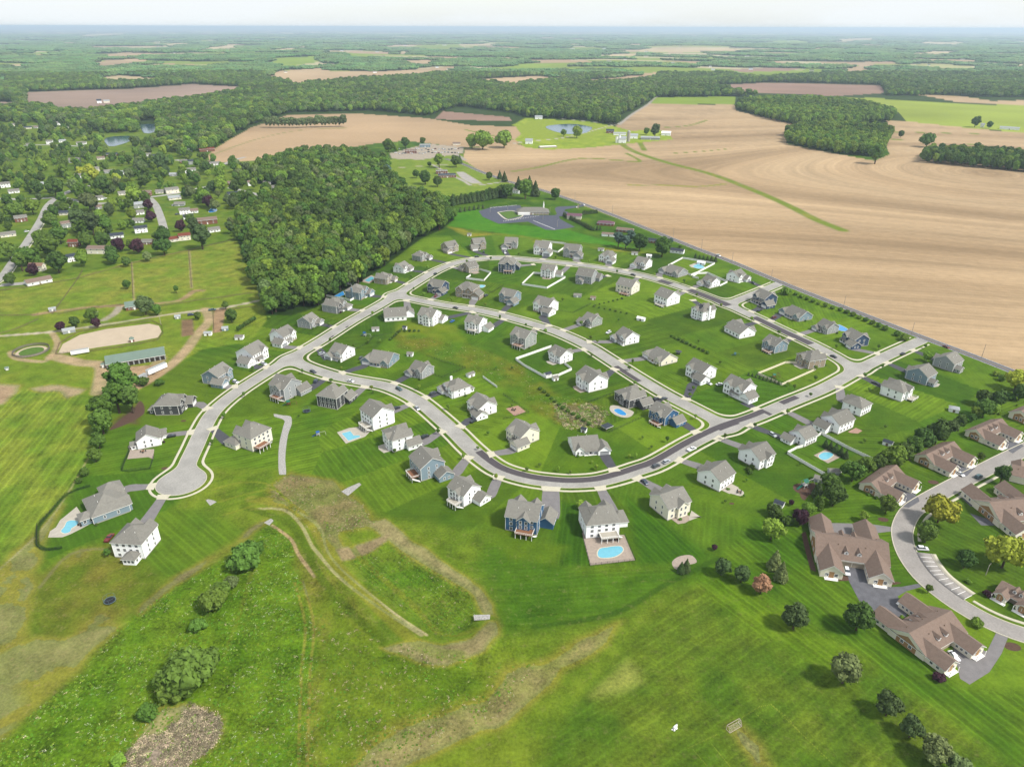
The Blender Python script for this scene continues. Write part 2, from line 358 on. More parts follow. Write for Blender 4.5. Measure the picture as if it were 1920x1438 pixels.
# fresh dark asphalt patches on the pale road
def patch(R, p, q, o0, o1, z=.036, m=M_ASPH): ribbon('asphalt_patch', sub(R, p, q), o0, o1, z, m)
patch(R_C, (893, 850), (1440, 771), 0, 4.25)
patch(R_C, (1430, 775), (1440, 771), -3.5, 0)
patch(R_C, (1345, 806), (1385, 793), -1.2, 0)
patch(R_C, (1468, 760), (1498, 748), 0.2, 4.25)
patch(R_B, (1158, 684), (1205, 714), -4.2, -.5)
patch(R_A, (1237, 526), (1258, 533), -3.9, 3.2)
patch(R_A, (1291, 543), (1366, 573), -3.8, 3.6)
patch(R_A, (1415, 594), (1518, 644), -3.8, 2.6)
patch(R_A, (640, 614), (646, 610), -3.9, -2.4); patch(R_A, (612, 632), (618, 629), -3.9, -2.4)
def sheet(name, pts, z, m, th=0.0, kind='structure', sm=0, label=None, cat=None, group=None, parent=None):
    P = [p[:2] for p in (smooth(pts, sm, True) if sm else pts)]
    h = float(hgt(*np.mean(P, 0))); b = MB(); b.poly([(p[0], p[1], h + z) for p in P])
    a2 = sum(P[i - 1][0] * P[i][1] - P[i][0] * P[i - 1][1] for i in range(len(P)))
    if a2 < 0: b.f[-1] = b.f[-1][::-1]
    if th:
        for i in range(len(P)):
            p, q = P[i - 1], P[i]; b.poly([(p[0], p[1], h + z), (q[0], q[1], h + z), (q[0], q[1], h + z - th), (p[0], p[1], h + z - th)])
    return b.build(name, m, parent, kind=kind, label=label, cat=cat, group=group)
# ---------------------------------------------------------------- fields and woods, traced
def far_poly(P): return np.array(W(P))
TAN = alb(216, 186, 146); TAN2 = alb(216, 184, 144); PALE = alb(232, 208, 162); BRN = alb(186, 152, 132); FGRN = alb(140, 176, 82)
BIG = [(868, 300), (872, 280), (960, 268), (985, 275), (1110, 275), (1165, 270), (1185, 246), (1152, 238), (1170, 225), (1215, 195), (1378, 197), (1380, 208), (1440, 222), (1500, 236), (1473, 244), (1475, 270), (1560, 287), (1640, 302), (1668, 290), (1660, 268), (1672, 246), (1662, 226), (1700, 228), (1830, 242), (1920, 250), (2150, 262), (2500, 300), (2500, 930), (2250, 838), (2050, 762), (1920, 708), (1820, 668), (1728, 634), (1580, 577), (1470, 534), (1373, 493), (1308, 468), (1214, 431), (1120, 396), (1059, 372), (1010, 356), (950, 342), (905, 324)]
FIELDS = [(BIG, TAN), ([(395, 305), (390, 292), (400, 280), (470, 240), (540, 216), (680, 214), (800, 222), (880, 235), (960, 238), (1020, 241), (1040, 258), (980, 270), (870, 277), (760, 264), (700, 270), (560, 292), (480, 302)], TAN2),
 ([(815, 224), (830, 209), (955, 220), (960, 228)], BRN), ([(-300, 205), (-100, 192), (50, 192), (50, 173), (240, 167), (360, 158), (455, 163), (440, 172), (330, 185), (280, 192), (180, 207), (110, 205), (100, 196), (50, 194), (0, 198)], alb(186, 160, 142)),
 ([(495, 144), (510, 135), (610, 127), (620, 135), (700, 135), (855, 124), (850, 132), (790, 140), (700, 145), (620, 151), (550, 159), (540, 151)], TAN),
 ([(173, 122), (177, 116), (272, 109), (275, 116), (205, 123)], TAN), ([(190, 102), (260, 98), (272, 104), (200, 107)], TAN), ([(180, 149), (215, 140), (300, 147), (270, 152), (200, 152)], PALE),
 ([(502, 110), (595, 105), (600, 116), (555, 124), (520, 125)], FGRN), ([(890, 150), (1000, 143), (1068, 146), (960, 157)], TAN), ([(1090, 152), (1230, 136), (1233, 143), (1180, 152), (1100, 155)], TAN2),
 ([(1196, 92), (1270, 87), (1380, 91), (1397, 97), (1320, 98), (1200, 98)], PALE), ([(1332, 160), (1440, 155), (1650, 160), (1662, 175), (1560, 181), (1500, 177), (1400, 173)], BRN),
 ([(1222, 194), (1228, 183), (1380, 181), (1378, 197)], FGRN), ([(1535, 183), (1640, 184), (1680, 188), (1920, 199), (2200, 205), (2500, 240), (2300, 280), (1920, 249), (1820, 241), (1700, 228), (1685, 212), (1620, 196)], alb(158, 186, 98)),
 ([(1720, 178), (1800, 180), (1860, 190), (1960, 188), (2300, 200), (1920, 198), (1800, 193)], TAN), ([(1575, 131), (1625, 119), (1640, 121), (1617, 137), (1580, 139)], TAN), ([(1705, 120), (1770, 120), (1852, 128), (1780, 131)], alb(200, 196, 130)),
 ([(1400, 141), (1370, 131), (1440, 127), (1500, 129), (1478, 138), (1450, 140)], BRN), ([(1436, 77), (1500, 75), (1522, 81), (1460, 83)], FGRN), ([(1725, 80), (1805, 79), (1808, 85), (1735, 84)], PALE), ([(355, 97), (380, 90), (440, 84), (458, 92), (400, 97)], PALE),
 ([(480, 96), (560, 89), (590, 88), (545, 95)], PALE), ([(763, 114), (815, 112), (818, 121), (770, 119)], TAN), ([(905, 128), (1000, 120), (1060, 121), (960, 131)], FGRN), ([(1730, 245), (1800, 247), (1920, 262), (1900, 266), (1750, 250)], FGRN),
 ([(740, 98), (772, 97), (770, 101), (744, 102)], TAN), ([(1120, 104), (1200, 100), (1202, 104), (1130, 108)], PALE), ([(140, 66), (230, 63), (232, 66), (150, 69)], PALE), ([(1560, 74), (1640, 72), (1650, 76), (1570, 79)], PALE), ([(860, 84), (930, 82), (932, 86), (866, 87)], PALE), ([(0, 150), (12, 147), (10, 156), (-10, 158)], PALE), ([(22, 121), (47, 120), (47, 125), (24, 125)], PALE),
 ([(1370, 137), (1550, 132), (1560, 138), (1430, 144)], FGRN), ([(700, 102), (640, 99), (660, 106), (700, 107)], FGRN), ([(300, 84), (350, 80), (352, 84), (306, 88)], PALE), ([(60, 100), (110, 96), (116, 100), (70, 104)], FGRN), ([(1700, 100), (1790, 97), (1800, 102), (1712, 105)], PALE)]
FIELDS = [(far_poly(P), c) for P, c in FIELDS]
SCHOOL = far_poly([(726, 300), (800, 288), (868, 290), (890, 312), (955, 345), (860, 372), (790, 366), (760, 350), (735, 330)])
FARM = far_poly([(965, 262), (985, 245), (960, 235), (985, 222), (1100, 228), (1150, 237), (1185, 246), (1225, 243), (1250, 246), (1262, 262), (1165, 271), (1110, 277), (1030, 281), (985, 277)])
ARENA = W([(109, 662), (118, 645), (150, 628), (200, 617), (280, 607), (298, 611), (303, 622), (296, 633), (250, 642), (180, 652), (116, 663)])
OPEN = [p for p, c in FIELDS] + [SCHOOL, FARM]
# ---------------------------------------------------------------- lots (house spots are listed in HOUSES, next section)
# x0,y0,x1,y1 of the building in the photo | a point it faces | driveway mouth | drive tone | wall | roof g/h | features | label
HOUSES = [
(142,900,250,987,(310,915),(286,912),'l','B','h','big,sun,low','blue sided hip roofed house with kidney pool at the far left cul-de-sac'),
(243,796,313,844,(358,815),(346,812),'l','W','g','sun,patio2','white house with stone rear patio left of the cul-de-sac neck'),
(203,972,303,1058,(330,945),(300,940),'l','W','h','sun,wk','white house standing lowest left, dark red pickup beside it'),
(279,735,367,781,(392,790),(389,767),'l','D','h','sun','charcoal house with hipped roof beside the mulch bed and tree row'),
(374,680,440,727,(455,745),(460,722),'l','B','g','shed','light blue gabled house below the long white trailer'),
(437,641,508,687,(525,695),(512,689),'d','W','g','side','white gabled house with white car, left of the first side street'),
(501,611,559,650,(580,658),(577,653),'l','W','g','side','white gabled house just above the first side street junction'),
(557,584,608,618,(628,625),(634,615),'d','G','g','','pale grey gabled house between the white house and the dark fronted house'),
(602,557,662,589,(680,603),(685,583),'l','G','h','dark','pale house with dark front gables next to the white fenced pool yard'),
(645,532,704,563,(722,577),(724,557),'d','B','h','','light blue house whose white fenced yard holds a bright blue pool'),
(701,509,746,535,(765,548),(763,533),'d','X','h','','stone and cream house with small turquoise pool behind it'),
(738,487,775,515,(800,525),(797,511),'d','W','g','','white gabled house second below the woodland corner'),
(775,467,809,494,(835,505),(827,491),'d','G','h','','grey house nearest the woodland where the street bends right'),
(825,451,861,476,(872,500),(869,481),'d','X','g','','leftmost house of the top row, white and stone'),
(880,445,912,471,(905,490),(906,477),'d','T','g','','stone fronted house in the top row with a small white shed behind'),
(939,444,972,469,(950,490),(950,476),'d','G','g','pool2','grey white house in the top row just left of the open gap'),
(998,452,1039,480,(1018,498),(1018,486),'d','W','g','','white house with white fenced rear yard in the top row'),
(1054,457,1096,486,(1075,505),(1093,497),'l','G','g','','grey gabled house in the top row right of the white fenced yard'),
(1120,471,1159,494,(1130,515),(1147,503),'l','W','h','','white house with stone gables in the top row beside a narrow shed'),
(1181,479,1223,507,(1192,528),(1176,506),'l','W','g','porch','white house with long front porch in the top row'),
(1233,495,1291,521,(1262,545),(1238,522),'l','G','g','low','low grey roofed house in front of the white fenced pool yard'),
(1307,513,1350,542,(1325,565),(1299,541),'l','W','g','porch','white house with porch between two white fences near the entrance'),
(1362,503,1409,532,(1425,550),(1419,534),'d','W','g','','white house nearest the rural road at the upper entrance'),
(858,488,898,513,(852,478),(845,500),'l','X','g','patio2','stone house inside the bend with small white fenced patch'),
(934,480,977,513,(960,475),(1003,496),'l','Y','h','wk,deck','dark blue tall house inside the bend with a rear deck'),
(1017,490,1053,526,(1045,480),(1061,504),'l','W','g','wk,patio2,side','white tall house inside the white fenced diamond yard'),
(1079,500,1131,535,(1118,495),(1143,517),'d','G','g','sun','grey house on the inner side right of the white fenced diamond yard'),
(1154,519,1201,554,(1200,505),(1196,521),'l','C','g','deck','cream house with rear deck on the inner side of the upper street'),
(1225,538,1278,575,(1290,535),(1284,547),'l','W','g','deck','white house with rear deck beside the big striped lawn'),
(1296,566,1343,604,(1340,556),(1298,562),'d','W','h','solar,wk','white house with black solar panels on its roof'),
(1358,597,1418,637,(1425,588),(1413,606),'d','W','g','low','white one storey house below the short entrance street'),
(1428,626,1480,663,(1485,620),(1488,632),'d','B','g','deck','light blue house on the inner side near the tan stone house'),
(1494,653,1549,695,(1560,660),(1543,662),'l','T','h','patio2','tan stone house on the corner with beige fenced lawn'),
(799,523,844,554,(820,575),(806,563),'l','Y','g','','dark blue house with white garage door beside the loop start'),
(851,529,910,562,(880,585),(883,577),'l','T','h','big','wide tan stone house with a small pool behind'),
(933,541,980,573,(935,595),(940,587),'d','B','g','','light blue gabled house above the loop street, black car on drive'),
(997,555,1050,593,(1005,612),(1027,608),'d','W','g','','white gabled house with black framed windows above the loop street'),
(1081,583,1129,616,(1075,640),(1052,621),'l','S','g','porch','pale sage house with porch right of the dark hedge'),
(1142,612,1201,648,(1130,672),(1096,641),'l','W','g','porch','white porch house with white car parked behind its left end'),
(1203,649,1272,687,(1195,712),(1163,678),'l','C','g','low','cream low house with grey patio umbrella behind'),
(1283,672,1347,721,(1265,748),(1290,741),'d','W','g','','white farmhouse style house with dark drive and two white cars'),
(1353,703,1426,756,(1340,775),(1419,768),'d','W','g','big','large white farmhouse style house on the corner above the dark asphalt'),
(722,570,774,607,(735,555),(762,562),'l','W','g','low','white low house at the start of the loop street'),
(784,572,839,615,(820,560),(866,590),'d','W','g','wk','white three level house with bright blue car on its drive'),
(873,585,924,628,(905,575),(943,600),'d','W','g','wk,deck,side','white tall narrow house below the loop street'),
(954,613,1009,653,(1000,600),(1012,611),'d','S','g','wk,deck','pale sage tall house with white deck above the meadow swale'),
(1024,648,1078,681,(1070,635),(1084,657),'l','W','g','patio2,side','white house inside the large white fenced yard'),
(1077,686,1144,735,(1128,675),(1153,692),'d','W','g','patio2','white house with curved beige patio above the dark pool house'),
(1152,720,1227,770,(1228,712),(1246,741),'d','D','h','big','charcoal house with oval pool on pale patio'),
(1217,750,1287,804,(1300,762),(1309,813),'d','N','g','deck,side','bright blue gabled house on the street corner'),
(605,642,667,678,(610,705),(600,657),'d','W','g','porch','white porch house on the corner of the first side street'),
(677,653,747,693,(690,722),(650,697),'d','B','g','low','wide pale blue one storey house with white sunlit gable'),
(758,673,813,713,(750,738),(742,718),'d','G','g','','pale grey house with open garage above the curved street'),
(818,709,890,748,(795,765),(803,744),'d','W','h','sun','white hipped house with grey car right of the curved street'),
(872,738,935,787,(852,806),(866,798),'d','W','g','','white house with dark drive and black car, left of the fire pit patio'),
(945,787,1015,845,(925,862),(925,851),'l','C','g','','cream house with shadowed lawn at the inner bend'),
(1070,810,1141,860,(1100,905),(1150,880),'d','W','g','low','white low house facing the dark asphalt bend from inside'),
(500,701,588,750,(590,690),(608,712),'d','G','g','deck,wk','pale grey house with brown rear deck near the cul-de-sac street'),
(593,715,669,770,(675,712),(688,722),'l','D','h','wk','charcoal three level hipped house above a trampoline'),
(670,751,744,804,(765,750),(757,763),'l','W','g','deck,wk','white house with rear deck and rectangular pool'),
(718,788,790,852,(810,790),(818,815),'l','W','h','wk,patio2','white hipped house second below the pool house'),
(768,832,851,908,(872,835),(874,862),'l','B','g','wk,deck,side,flip','light blue house with large brown rear deck'),
(843,884,917,957,(925,880),(934,896),'l','W','g','wk,deck,side','white house with white stair and deck below the curved street'),
(948,923,1044,1008,(1005,905),(1033,921),'L','N','g','big,deck,wk,side','bright blue house with white raised deck in the bottom row'),
(1094,924,1170,1022,(1125,905),(1128,919),'l','W','h','big,deck,wk','white house with fenced patio and turquoise pool in the bottom row'),
(1216,908,1299,975,(1205,895),(1206,902),'l','C','g','patio2','cream gabled house with small white patio below the street'),
(1305,864,1382,921,(1285,850),(1285,866),'l','W','g','patio2','white gabled house with round fire pit patio'),
(1382,828,1457,880,(1362,815),(1364,828),'l','W','g','','white house with light grey drive below the dark asphalt street'),
(1467,790,1530,843,(1445,778),(1420,803),'d','W','g','side','white house whose white fenced yard holds a paved pool'),
(1522,764,1606,814,(1505,750),(1484,776),'l','W','g','big','large white farmhouse with pink rear patio'),
(1577,739,1638,781,(1562,722),(1575,731),'l','W','h','','white hipped house right behind the large white farmhouse'),
(1650,706,1714,755,(1628,690),(1626,711),'d','W','h','deck','white hipped house with white rear deck and black car'),
(1697,679,1759,728,(1680,665),(1671,684),'d','B','g','sun,patio2','light blue house with curved rear patio near the rural road'),
(1745,660,1811,699,(1738,642),(1722,661),'d','G','g','sun','pale grey house closest to the rural road at right'),
(1408,542,1461,578,(1398,592),(1411,584),'d','Y','g','porch,side','slate blue house right of the short entrance street'),
(1459,571,1525,604,(1462,620),(1445,602),'d','B','g','low','pale blue low house second from the entrance, right side'),
(1522,595,1573,629,(1530,650),(1501,627),'l','G','g','','grey gabled house with blue pool at its right'),
(1576,615,1633,655,(1585,680),(1648,664),'l','Y','g','porch','slate blue house with front porches at the lower entrance corner'),
(417,787,512,847,(395,800),(402,806),'d','C','h','deck,wk','cream hipped house inside the loop beside the stone drainage channel'),
]
HPOS = []                                               # x, y, yaw, label of every building of the estate
def roofpts(x0, x1, y0, y1, ze, rise, axis, kind, ov):
    sl = rise / ((y1 - y0) / 2 if axis == 'x' else (x1 - x0) / 2)
    X0, X1, Y0, Y1 = x0 - ov, x1 + ov, y0 - ov, y1 + ov; zl = ze - sl * ov; zr = ze + rise
    c = [(X0, Y0), (X1, Y0), (X1, Y1), (X0, Y1)]
    if axis == 'x':
        i = (Y1 - Y0) / 2 if kind == 'h' else 0; r = [(X0 + i, (Y0 + Y1) / 2), (X1 - i, (Y0 + Y1) / 2)]
        fs = [(0, 1, 5, 4), (2, 3, 4, 5)]; ends = [(3, 0, 4), (1, 2, 5)]
        if i and 2 * i > X1 - X0 - .2: mid = (X0 + X1) / 2; r = [(mid - .1, r[0][1]), (mid + .1, r[0][1])]
    else:
        i = (X1 - X0) / 2 if kind == 'h' else 0; r = [((X0 + X1) / 2, Y0 + i), ((X0 + X1) / 2, Y1 - i)]
        fs = [(3, 0, 4, 5), (1, 2, 5, 4)]; ends = [(0, 1, 4), (2, 3, 5)]
        if i and 2 * i > Y1 - Y0 - .2: mid = (Y0 + Y1) / 2; r = [(r[0][0], mid - .1), (r[0][0], mid + .1)]
    pts = [(x, y, zl) for x, y in c] + [(x, y, zr) for x, y in r]
    return pts, fs, ends
def add_roof(rb, fb, x0, x1, y0, y1, ze, rise, axis='x', kind='g', ov=.45):
    pts, fs, ends = roofpts(x0, x1, y0, y1, ze, rise, axis, kind, ov)
    n = len(rb.v); up = [(p[0], p[1], p[2] + .12) for p in pts]; rb.v += up + pts
    fl = fs + (ends if kind == 'h' else [])
    for f in fl: rb.f.append(tuple(n + i for i in f)); rb.f.append(tuple(n + 6 + i for i in reversed(f)))
    rim = [(0, 1), (1, 2), (2, 3), (3, 0)] if kind == 'h' else ([(0, 1), (2, 3), (3, 4), (4, 0), (1, 5), (5, 2)] if axis == 'x' else [(1, 2), (3, 0), (0, 4), (4, 1), (2, 5), (5, 3)])
    for a, b in rim: rb.f.append((n + a, n + 6 + a, n + 6 + b, n + b))
    dn = [(p[0], p[1], p[2] - .003) for p in pts]; d2 = [(p[0], p[1], p[2] - .26) for p in pts]; n = len(fb.v); fb.v += dn + d2
    for f in fl: fb.f.append(tuple(n + i for i in f)); fb.f.append(tuple(n + 6 + i for i in reversed(f)))
    for a, b in rim: fb.f.append((n + a, n + 6 + a, n + 6 + b, n + b))
def add_walls(wb, x0, x1, y0, y1, z0, ze, rise, axis='x', kind='g'):
    t = ze - .2; c = [(x0, y0), (x1, y0), (x1, y1), (x0, y1)]
    for i in range(4):
        a, b = c[i], c[(i + 1) % 4]; g = kind == 'g' and ((axis == 'x' and i in (1, 3)) or (axis == 'y' and i in (0, 2)))
        P = [(*a, z0), (*b, z0), (*b, t)]
        if g: P.append(((a[0] + b[0]) / 2, (a[1] + b[1]) / 2, ze + rise - .22))
        P.append((*a, t)); wb.poly(P)
WIN = {}
def window_meshes(w, h):
    k = (round(w, 1), round(h, 1))
    if k not in WIN:
        a, b = k; f = MB(); g = MB()
        for x in (-a / 2, a / 2): f.box(x - .07, x + .07, -.05, .07, -b / 2 - .07, b / 2 + .07)
        for z in (-b / 2, b / 2): f.box(-a / 2 + .07, a / 2 - .07, -.05, .065, z - .07, z + .07)
        f.box(-a / 2 + .07, a / 2 - .07, -.03, .055, -.03, .03)
        if a > 1.4: f.box(-.04, .04, -.03, .06, -b / 2 + .07, b / 2 - .07)
        g.poly([(a / 2, .02, -b / 2), (-a / 2, .02, -b / 2), (-a / 2, .02, b / 2), (a / 2, .02, b / 2)])
        WIN[k] = (f.mesh('window', M_TRIM), g.mesh('pane', M_GLASS))
    return WIN[k]
def add_window(par, x, y, z, ang, w, h, frame=True):
    fm, gm = window_meshes(w, h)
    o = link('window', fm, par, (x, y, z), ang); link('pane', gm, o)
def wall_windows(par, px, py, yaw, a, b, zs, n, w=1.0, h=1.5, margin=1.2, skip=()):
    """windows along the local wall a -> b (outside on its right-hand side)"""
    dx, dy = b[0] - a[0], b[1] - a[1]; Ln = math.hypot(dx, dy); nx, ny = dy / Ln, -dx / Ln
    c, s = math.cos(yaw), math.sin(yaw); wx, wy = nx * c - ny * s, nx * s + ny * c
    if wx * -px + wy * -py < -.12 * math.hypot(px, py): return
    ang = math.atan2(ny, nx) - math.pi / 2
    for iz, z in enumerate(zs):
        for i in range(n):
            if (i, iz) in skip: continue
            t = (margin + (Ln - 2 * margin) * (i + .5) / n) / Ln
            add_window(par, a[0] + dx * t, a[1] + dy * t, z, ang, w, h)
def blocks(sp, rnd):
    """block list of a house: x0,x1,y0,y1,z0,ze,rise,axis,kind"""
    f = sp['f']; g = sp['g']; low = 'low' in f
    w = rnd.uniform(11.8, 13.2) + (1.5 if low else 0) + (1.5 if 'big' in f else 0); d = rnd.uniform(11.4, 13.0) + (1 if low else 0); e = 3.6 if low else (7.6 if 'wk' in f else 6.1)
    rt = sp['roof']; B = []
    B.append((-w / 2, w / 2, -d / 2, d / 2, 0, e, d / 2 * (.62 if rt == 'g' else .66), 'x', rt))
    gw = 6.9; side = 'side' in f or 'big' in f or low; gx0 = w / 2 - (1.2 if side else 3.9); gy0 = -d / 2 - (rnd.choice([1.4, 2.2, .6]) if side else rnd.choice([3.2, 4.2])); ge = 3.0 if not ('big' in f) else 3.3
    B.append((gx0, gx0 + gw, gy0, gy0 + 8.0, 0, ge, gw / 2 * .75, rnd.choice('yyx') if rt == 'g' else 'y', 'g' if rnd.random() < .7 or rt == 'g' else 'h'))
    fw = 4.8; B.append((-w / 2 + .7, -w / 2 + .7 + fw, -d / 2 - 1.0, 1, 0, e - .1, fw / 2 * .95, 'y', 'g'))
    if rt == 'h' or 'big' in f: B.append((w / 2 - 5.6, w / 2 - 1.0, -d / 2 - .7, 1, 0, e - .15, 2.3, 'y', 'g'))
    if 'sun' in f: B.append((-w / 2 + 1.5, -w / 2 + 6.6, d / 2 - 1, d / 2 + 3.8, 0, 3.0, 1.5, 'y', 'h' if rt == 'h' else 'g'))
    elif not low and rnd.random() < .6: B.append((-1.5, 3.8, d / 2 - 2, d / 2 + 1.2, 0, e - .2, 2.2, 'y', 'g'))
    if g < 0: B = [(-b[1], -b[0], *b[2:]) for b in B]
    return B, w, d, e, (gx0 if g > 0 else -gx0 - gw, gy0, gw)
def fit(bpts, bbox, yaw, up=4.0, it=6, lo=.78, hi=1.38):
    cx, cy = (bbox[0] + bbox[2]) / 2, (bbox[1] + bbox[3]) / 2; s = 1.0; P = np.array(g0(cx, cy, up)[:2]); c, sn = math.cos(yaw), math.sin(yaw)
    for _ in range(it):
        x = P[0] + s * (bpts[:, 0] * c - bpts[:, 1] * sn); y = P[1] + s * (bpts[:, 0] * sn + bpts[:, 1] * c)
        z0 = float(hgt(P[0], P[1])); u, v = proj(x, y, z0 + s * bpts[:, 2])
        k = .6 * (bbox[2] - bbox[0]) / (u.max() - u.min()) + .4 * (bbox[3] - bbox[1]) / (v.max() - v.min()); s = min(hi, max(lo, s * (.4 + .6 * k)))
        q0 = g0(cx, cy, up); q1 = g0((u.max() + u.min()) / 2, (v.max() + v.min()) / 2, up); P = P + (q0 - q1)[:2]
    return P, s
def block_pts(B):
    o = []
    for x0, x1, y0, y1, z0, ze, rise, ax, kd in B:
        p, _, _ = roofpts(x0, x1, y0, y1, ze, rise, ax, kd, .45); o += p + [(x0, y0, z0), (x1, y0, z0), (x1, y1, z0), (x0, y1, z0)]
    return np.array(o, float)
def yaw_to(P, front):
    f = np.array(gnd(*front)[:2]) - P; return math.atan2(f[1], f[0]) + math.pi / 2
def SC(B, s): return [(*[v * s for v in b[:7]], *b[7:]) for b in B]
DRIVES = []
STP, STN = [], []
for R_ in (R_A[8:], R_B, R_C, R_D): a_, b_ = normals(R_); STP.append(a_); STN.append(b_)
STP = np.concatenate(STP); STN = np.concatenate(STN)
def street_yaw(P, front):
    """a house stands square to its street"""
    y0 = yaw_to(P, front); f = np.array(gnd(*front)[:2]); f = (f * 2 + P) / 3; i = np.argmin(((STP - f) ** 2).sum(1)); nrm_ = STN[i]
    if np.dot(nrm_, STP[i] - P) < 0: nrm_ = -nrm_
    y1 = math.atan2(nrm_[1], nrm_[0]) + math.pi / 2; dlt = (y1 - y0 + math.pi) % (2 * math.pi) - math.pi
    return y1 if abs(dlt) < math.radians(50) else y0
def build_house(i, row):
    x0, y0, x1, y1, front, mouth, tone, wall, roof, feats, label = row
    rnd = random.Random(100 + i * 7); f = feats.split(',')
    YF = yaw_to if i < 3 or i == 78 else street_yaw
    P = np.array(g0((x0 + x1) / 2, (y0 + y1) / 2, 4)[:2]); yaw = YF(P, front)
    mg = np.array(gnd(*mouth)[:2]) - P; g = 1 if (mg[0] * math.cos(yaw) + mg[1] * math.sin(yaw)) > 0 else -1
    if 'flip' in f: g = -g
    B, w, d, e, gi = blocks(dict(f=f, g=g, roof=roof), rnd)
    P, s = fit(block_pts(B), (x0, y0, x1, y1), yaw); yaw = YF(P, front); P, s = fit(block_pts(B), (x0, y0, x1, y1), yaw)
    B = SC(B, s); w *= s; d *= s; e *= s; gx0, gy0, gw = [v * s for v in gi]
    px, py = float(P[0]), float(P[1])
    R = link('house', None, None, (px, py, 0), yaw, label=label, cat='house', group='houses of the new estate')
    HPOS.append((px, py, yaw, label, max(w, d)))
    if s < .8 or s > 1.3: print('scale', round(s, 2), label)
    wb, rb, fb = MB(), MB(), MB()
    for b in B: add_walls(wb, *b[:4], b[4], b[5], b[6], b[7], b[8]); add_roof(rb, fb, b[0], b[1], b[2], b[3], b[5], b[6], b[7], b[8])
    wb.build('wall', WALLC[wall], R); r = rb.build('roof', M_ROOF, R); fb.build('fascia', M_TRIM, R)
    if 'dark' in f:
        k = MB(); b = B[2]; k.poly([(b[0], b[2] - .02, b[4]), (b[1], b[2] - .02, b[4]), (b[1], b[2] - .02, b[5] - .2), ((b[0] + b[1]) / 2, b[2] - .02, b[5] + b[6] - .25), (b[0], b[2] - .02, b[5] - .2)]); k.build('front_cladding', WALLC['D'], R)
    elif wall in 'WGSB' and i % 3 == 0:                 # stone veneer base on the front
        k = MB(); b = B[2]; k.box(b[0] - .03, b[1] + .03, b[2] - .06, b[2] + .05, 0, 1.1); k.build('stone_veneer', WALLC['T'], R)
    for b in B[:1]:                                     # corner boards
        for x in (b[0], b[1]):
            for y in (b[2], b[3]): k = MB(); k.box(x - .09, x + .09, y - .09, y + .09, .5, b[5] - .3); k.build('corner_board', M_TRIM, R)
    k = MB(); b = B[0]; k.box(b[0] - .05, b[1] + .05, b[2] - .05, b[3] + .05, 0, .45); k.build('foundation', M_FOUND, R)
    zs = [1.75 * s] if 'low' in f else ([1.45 * s, 3.9 * s, 6.2 * s] if 'wk' in f else [1.7 * s, 4.6 * s])
    A0 = (R, px, py, yaw); b = B[0]
    wall_windows(*A0, (b[0], b[3]), (b[0], b[2]), zs, 2, 1.0, 1.5, 2.0)
    wall_windows(*A0, (b[1], b[2]), (b[1], b[3]), zs, 2, 1.0, 1.5, 2.0)
    wall_windows(*A0, (b[1], b[3]), (b[0], b[3]), zs, 4, 1.4, 1.5, 1.0)
    mid = (B[2][1], w / 2) if g > 0 else (-w / 2, B[2][0])
    if e > 4: wall_windows(*A0, (mid[0], b[2]), (mid[1], b[2]), [zs[-1]], 3, 1.1, 1.6, .5)
    b2 = B[2]; wall_windows(*A0, (b2[0], b2[2]), (b2[1], b2[2]), zs, 2, 1.1, 1.6, .5)
    for bb in B[3:]:
        if bb[2] < 0: wall_windows(*A0, (bb[0], bb[2]), (bb[1], bb[2]), zs[-1:], 1, 1.6, 1.6, .5)
        else:
            wall_windows(*A0, (bb[1], bb[3]), (bb[0], bb[3]), [1.7 * s] if bb[5] < 4.6 else zs, 3 if 'sun' in f else 2, 1.2, 1.7, .3)
            if 'sun' in f: wall_windows(*A0, (bb[0], bb[3]), (bb[0], bb[2]), [1.7 * s], 2, 1.2, 1.7, .2); wall_windows(*A0, (bb[1], bb[2]), (bb[1], bb[3]), [1.7 * s], 2, 1.2, 1.7, .2)
    gb = B[1]; yf = gb[2]; k = MB(); gcx = (gb[0] + gb[1]) / 2
    k.box(gcx - 2.5 * s, gcx + 2.5 * s, yf - .05, yf + .05, .05, 2.35 * s); gd = k.build('garage_door', M_TRIM if wall not in 'W' or i % 2 else WALLC['G'], R)
    k = MB(); k.box(gcx - 2.3 * s, gcx + 2.3 * s, yf - .06, yf - .04, 1.85 * s, 2.15 * s); k.build('pane', M_GLASS, gd)
    wall_windows(*A0, (gb[0], gb[3]), (gb[0], gb[2]), [1.6 * s], 2, 1.0, 1.3, 1.5) if g < 0 else wall_windows(*A0, (gb[1], gb[2]), (gb[1], gb[3]), [1.6 * s], 2, 1.0, 1.3, 1.5)
    # porch between gable and garage
    xa, xb = (B[2][1], gb[0]) if g > 0 else (gb[1], B[2][0])
    if 'porch' in f: xa, xb = (-w / 2, gb[0]) if g > 0 else (gb[1], w / 2)
    if xb - xa > 1.5:
        yy = b[2]; yo = min(B[2][2] - (1.0 if 'porch' in f else .3), yy - 1.6); k = MB()
        k.poly([(xa, yo - .3, 2.75 * s), (xb, yo - .3, 2.75 * s), (xb, yy, 3.6 * s), (xa, yy, 3.6 * s)]); k.poly([(xa, yy, 3.45 * s), (xb, yy, 3.45 * s), (xb, yo - .3, 2.6 * s), (xa, yo - .3, 2.6 * s)])
        k.poly([(xa, yo - .3, 2.6 * s), (xb, yo - .3, 2.6 * s), (xb, yo - .3, 2.75 * s), (xa, yo - .3, 2.75 * s)]); k.build('porch_roof', M_ROOF, R)
        k = MB(); k.box(xa, xb, yo, yy, 0, .25); nn = max(2, int((xb - xa) / 2.4) + 1)
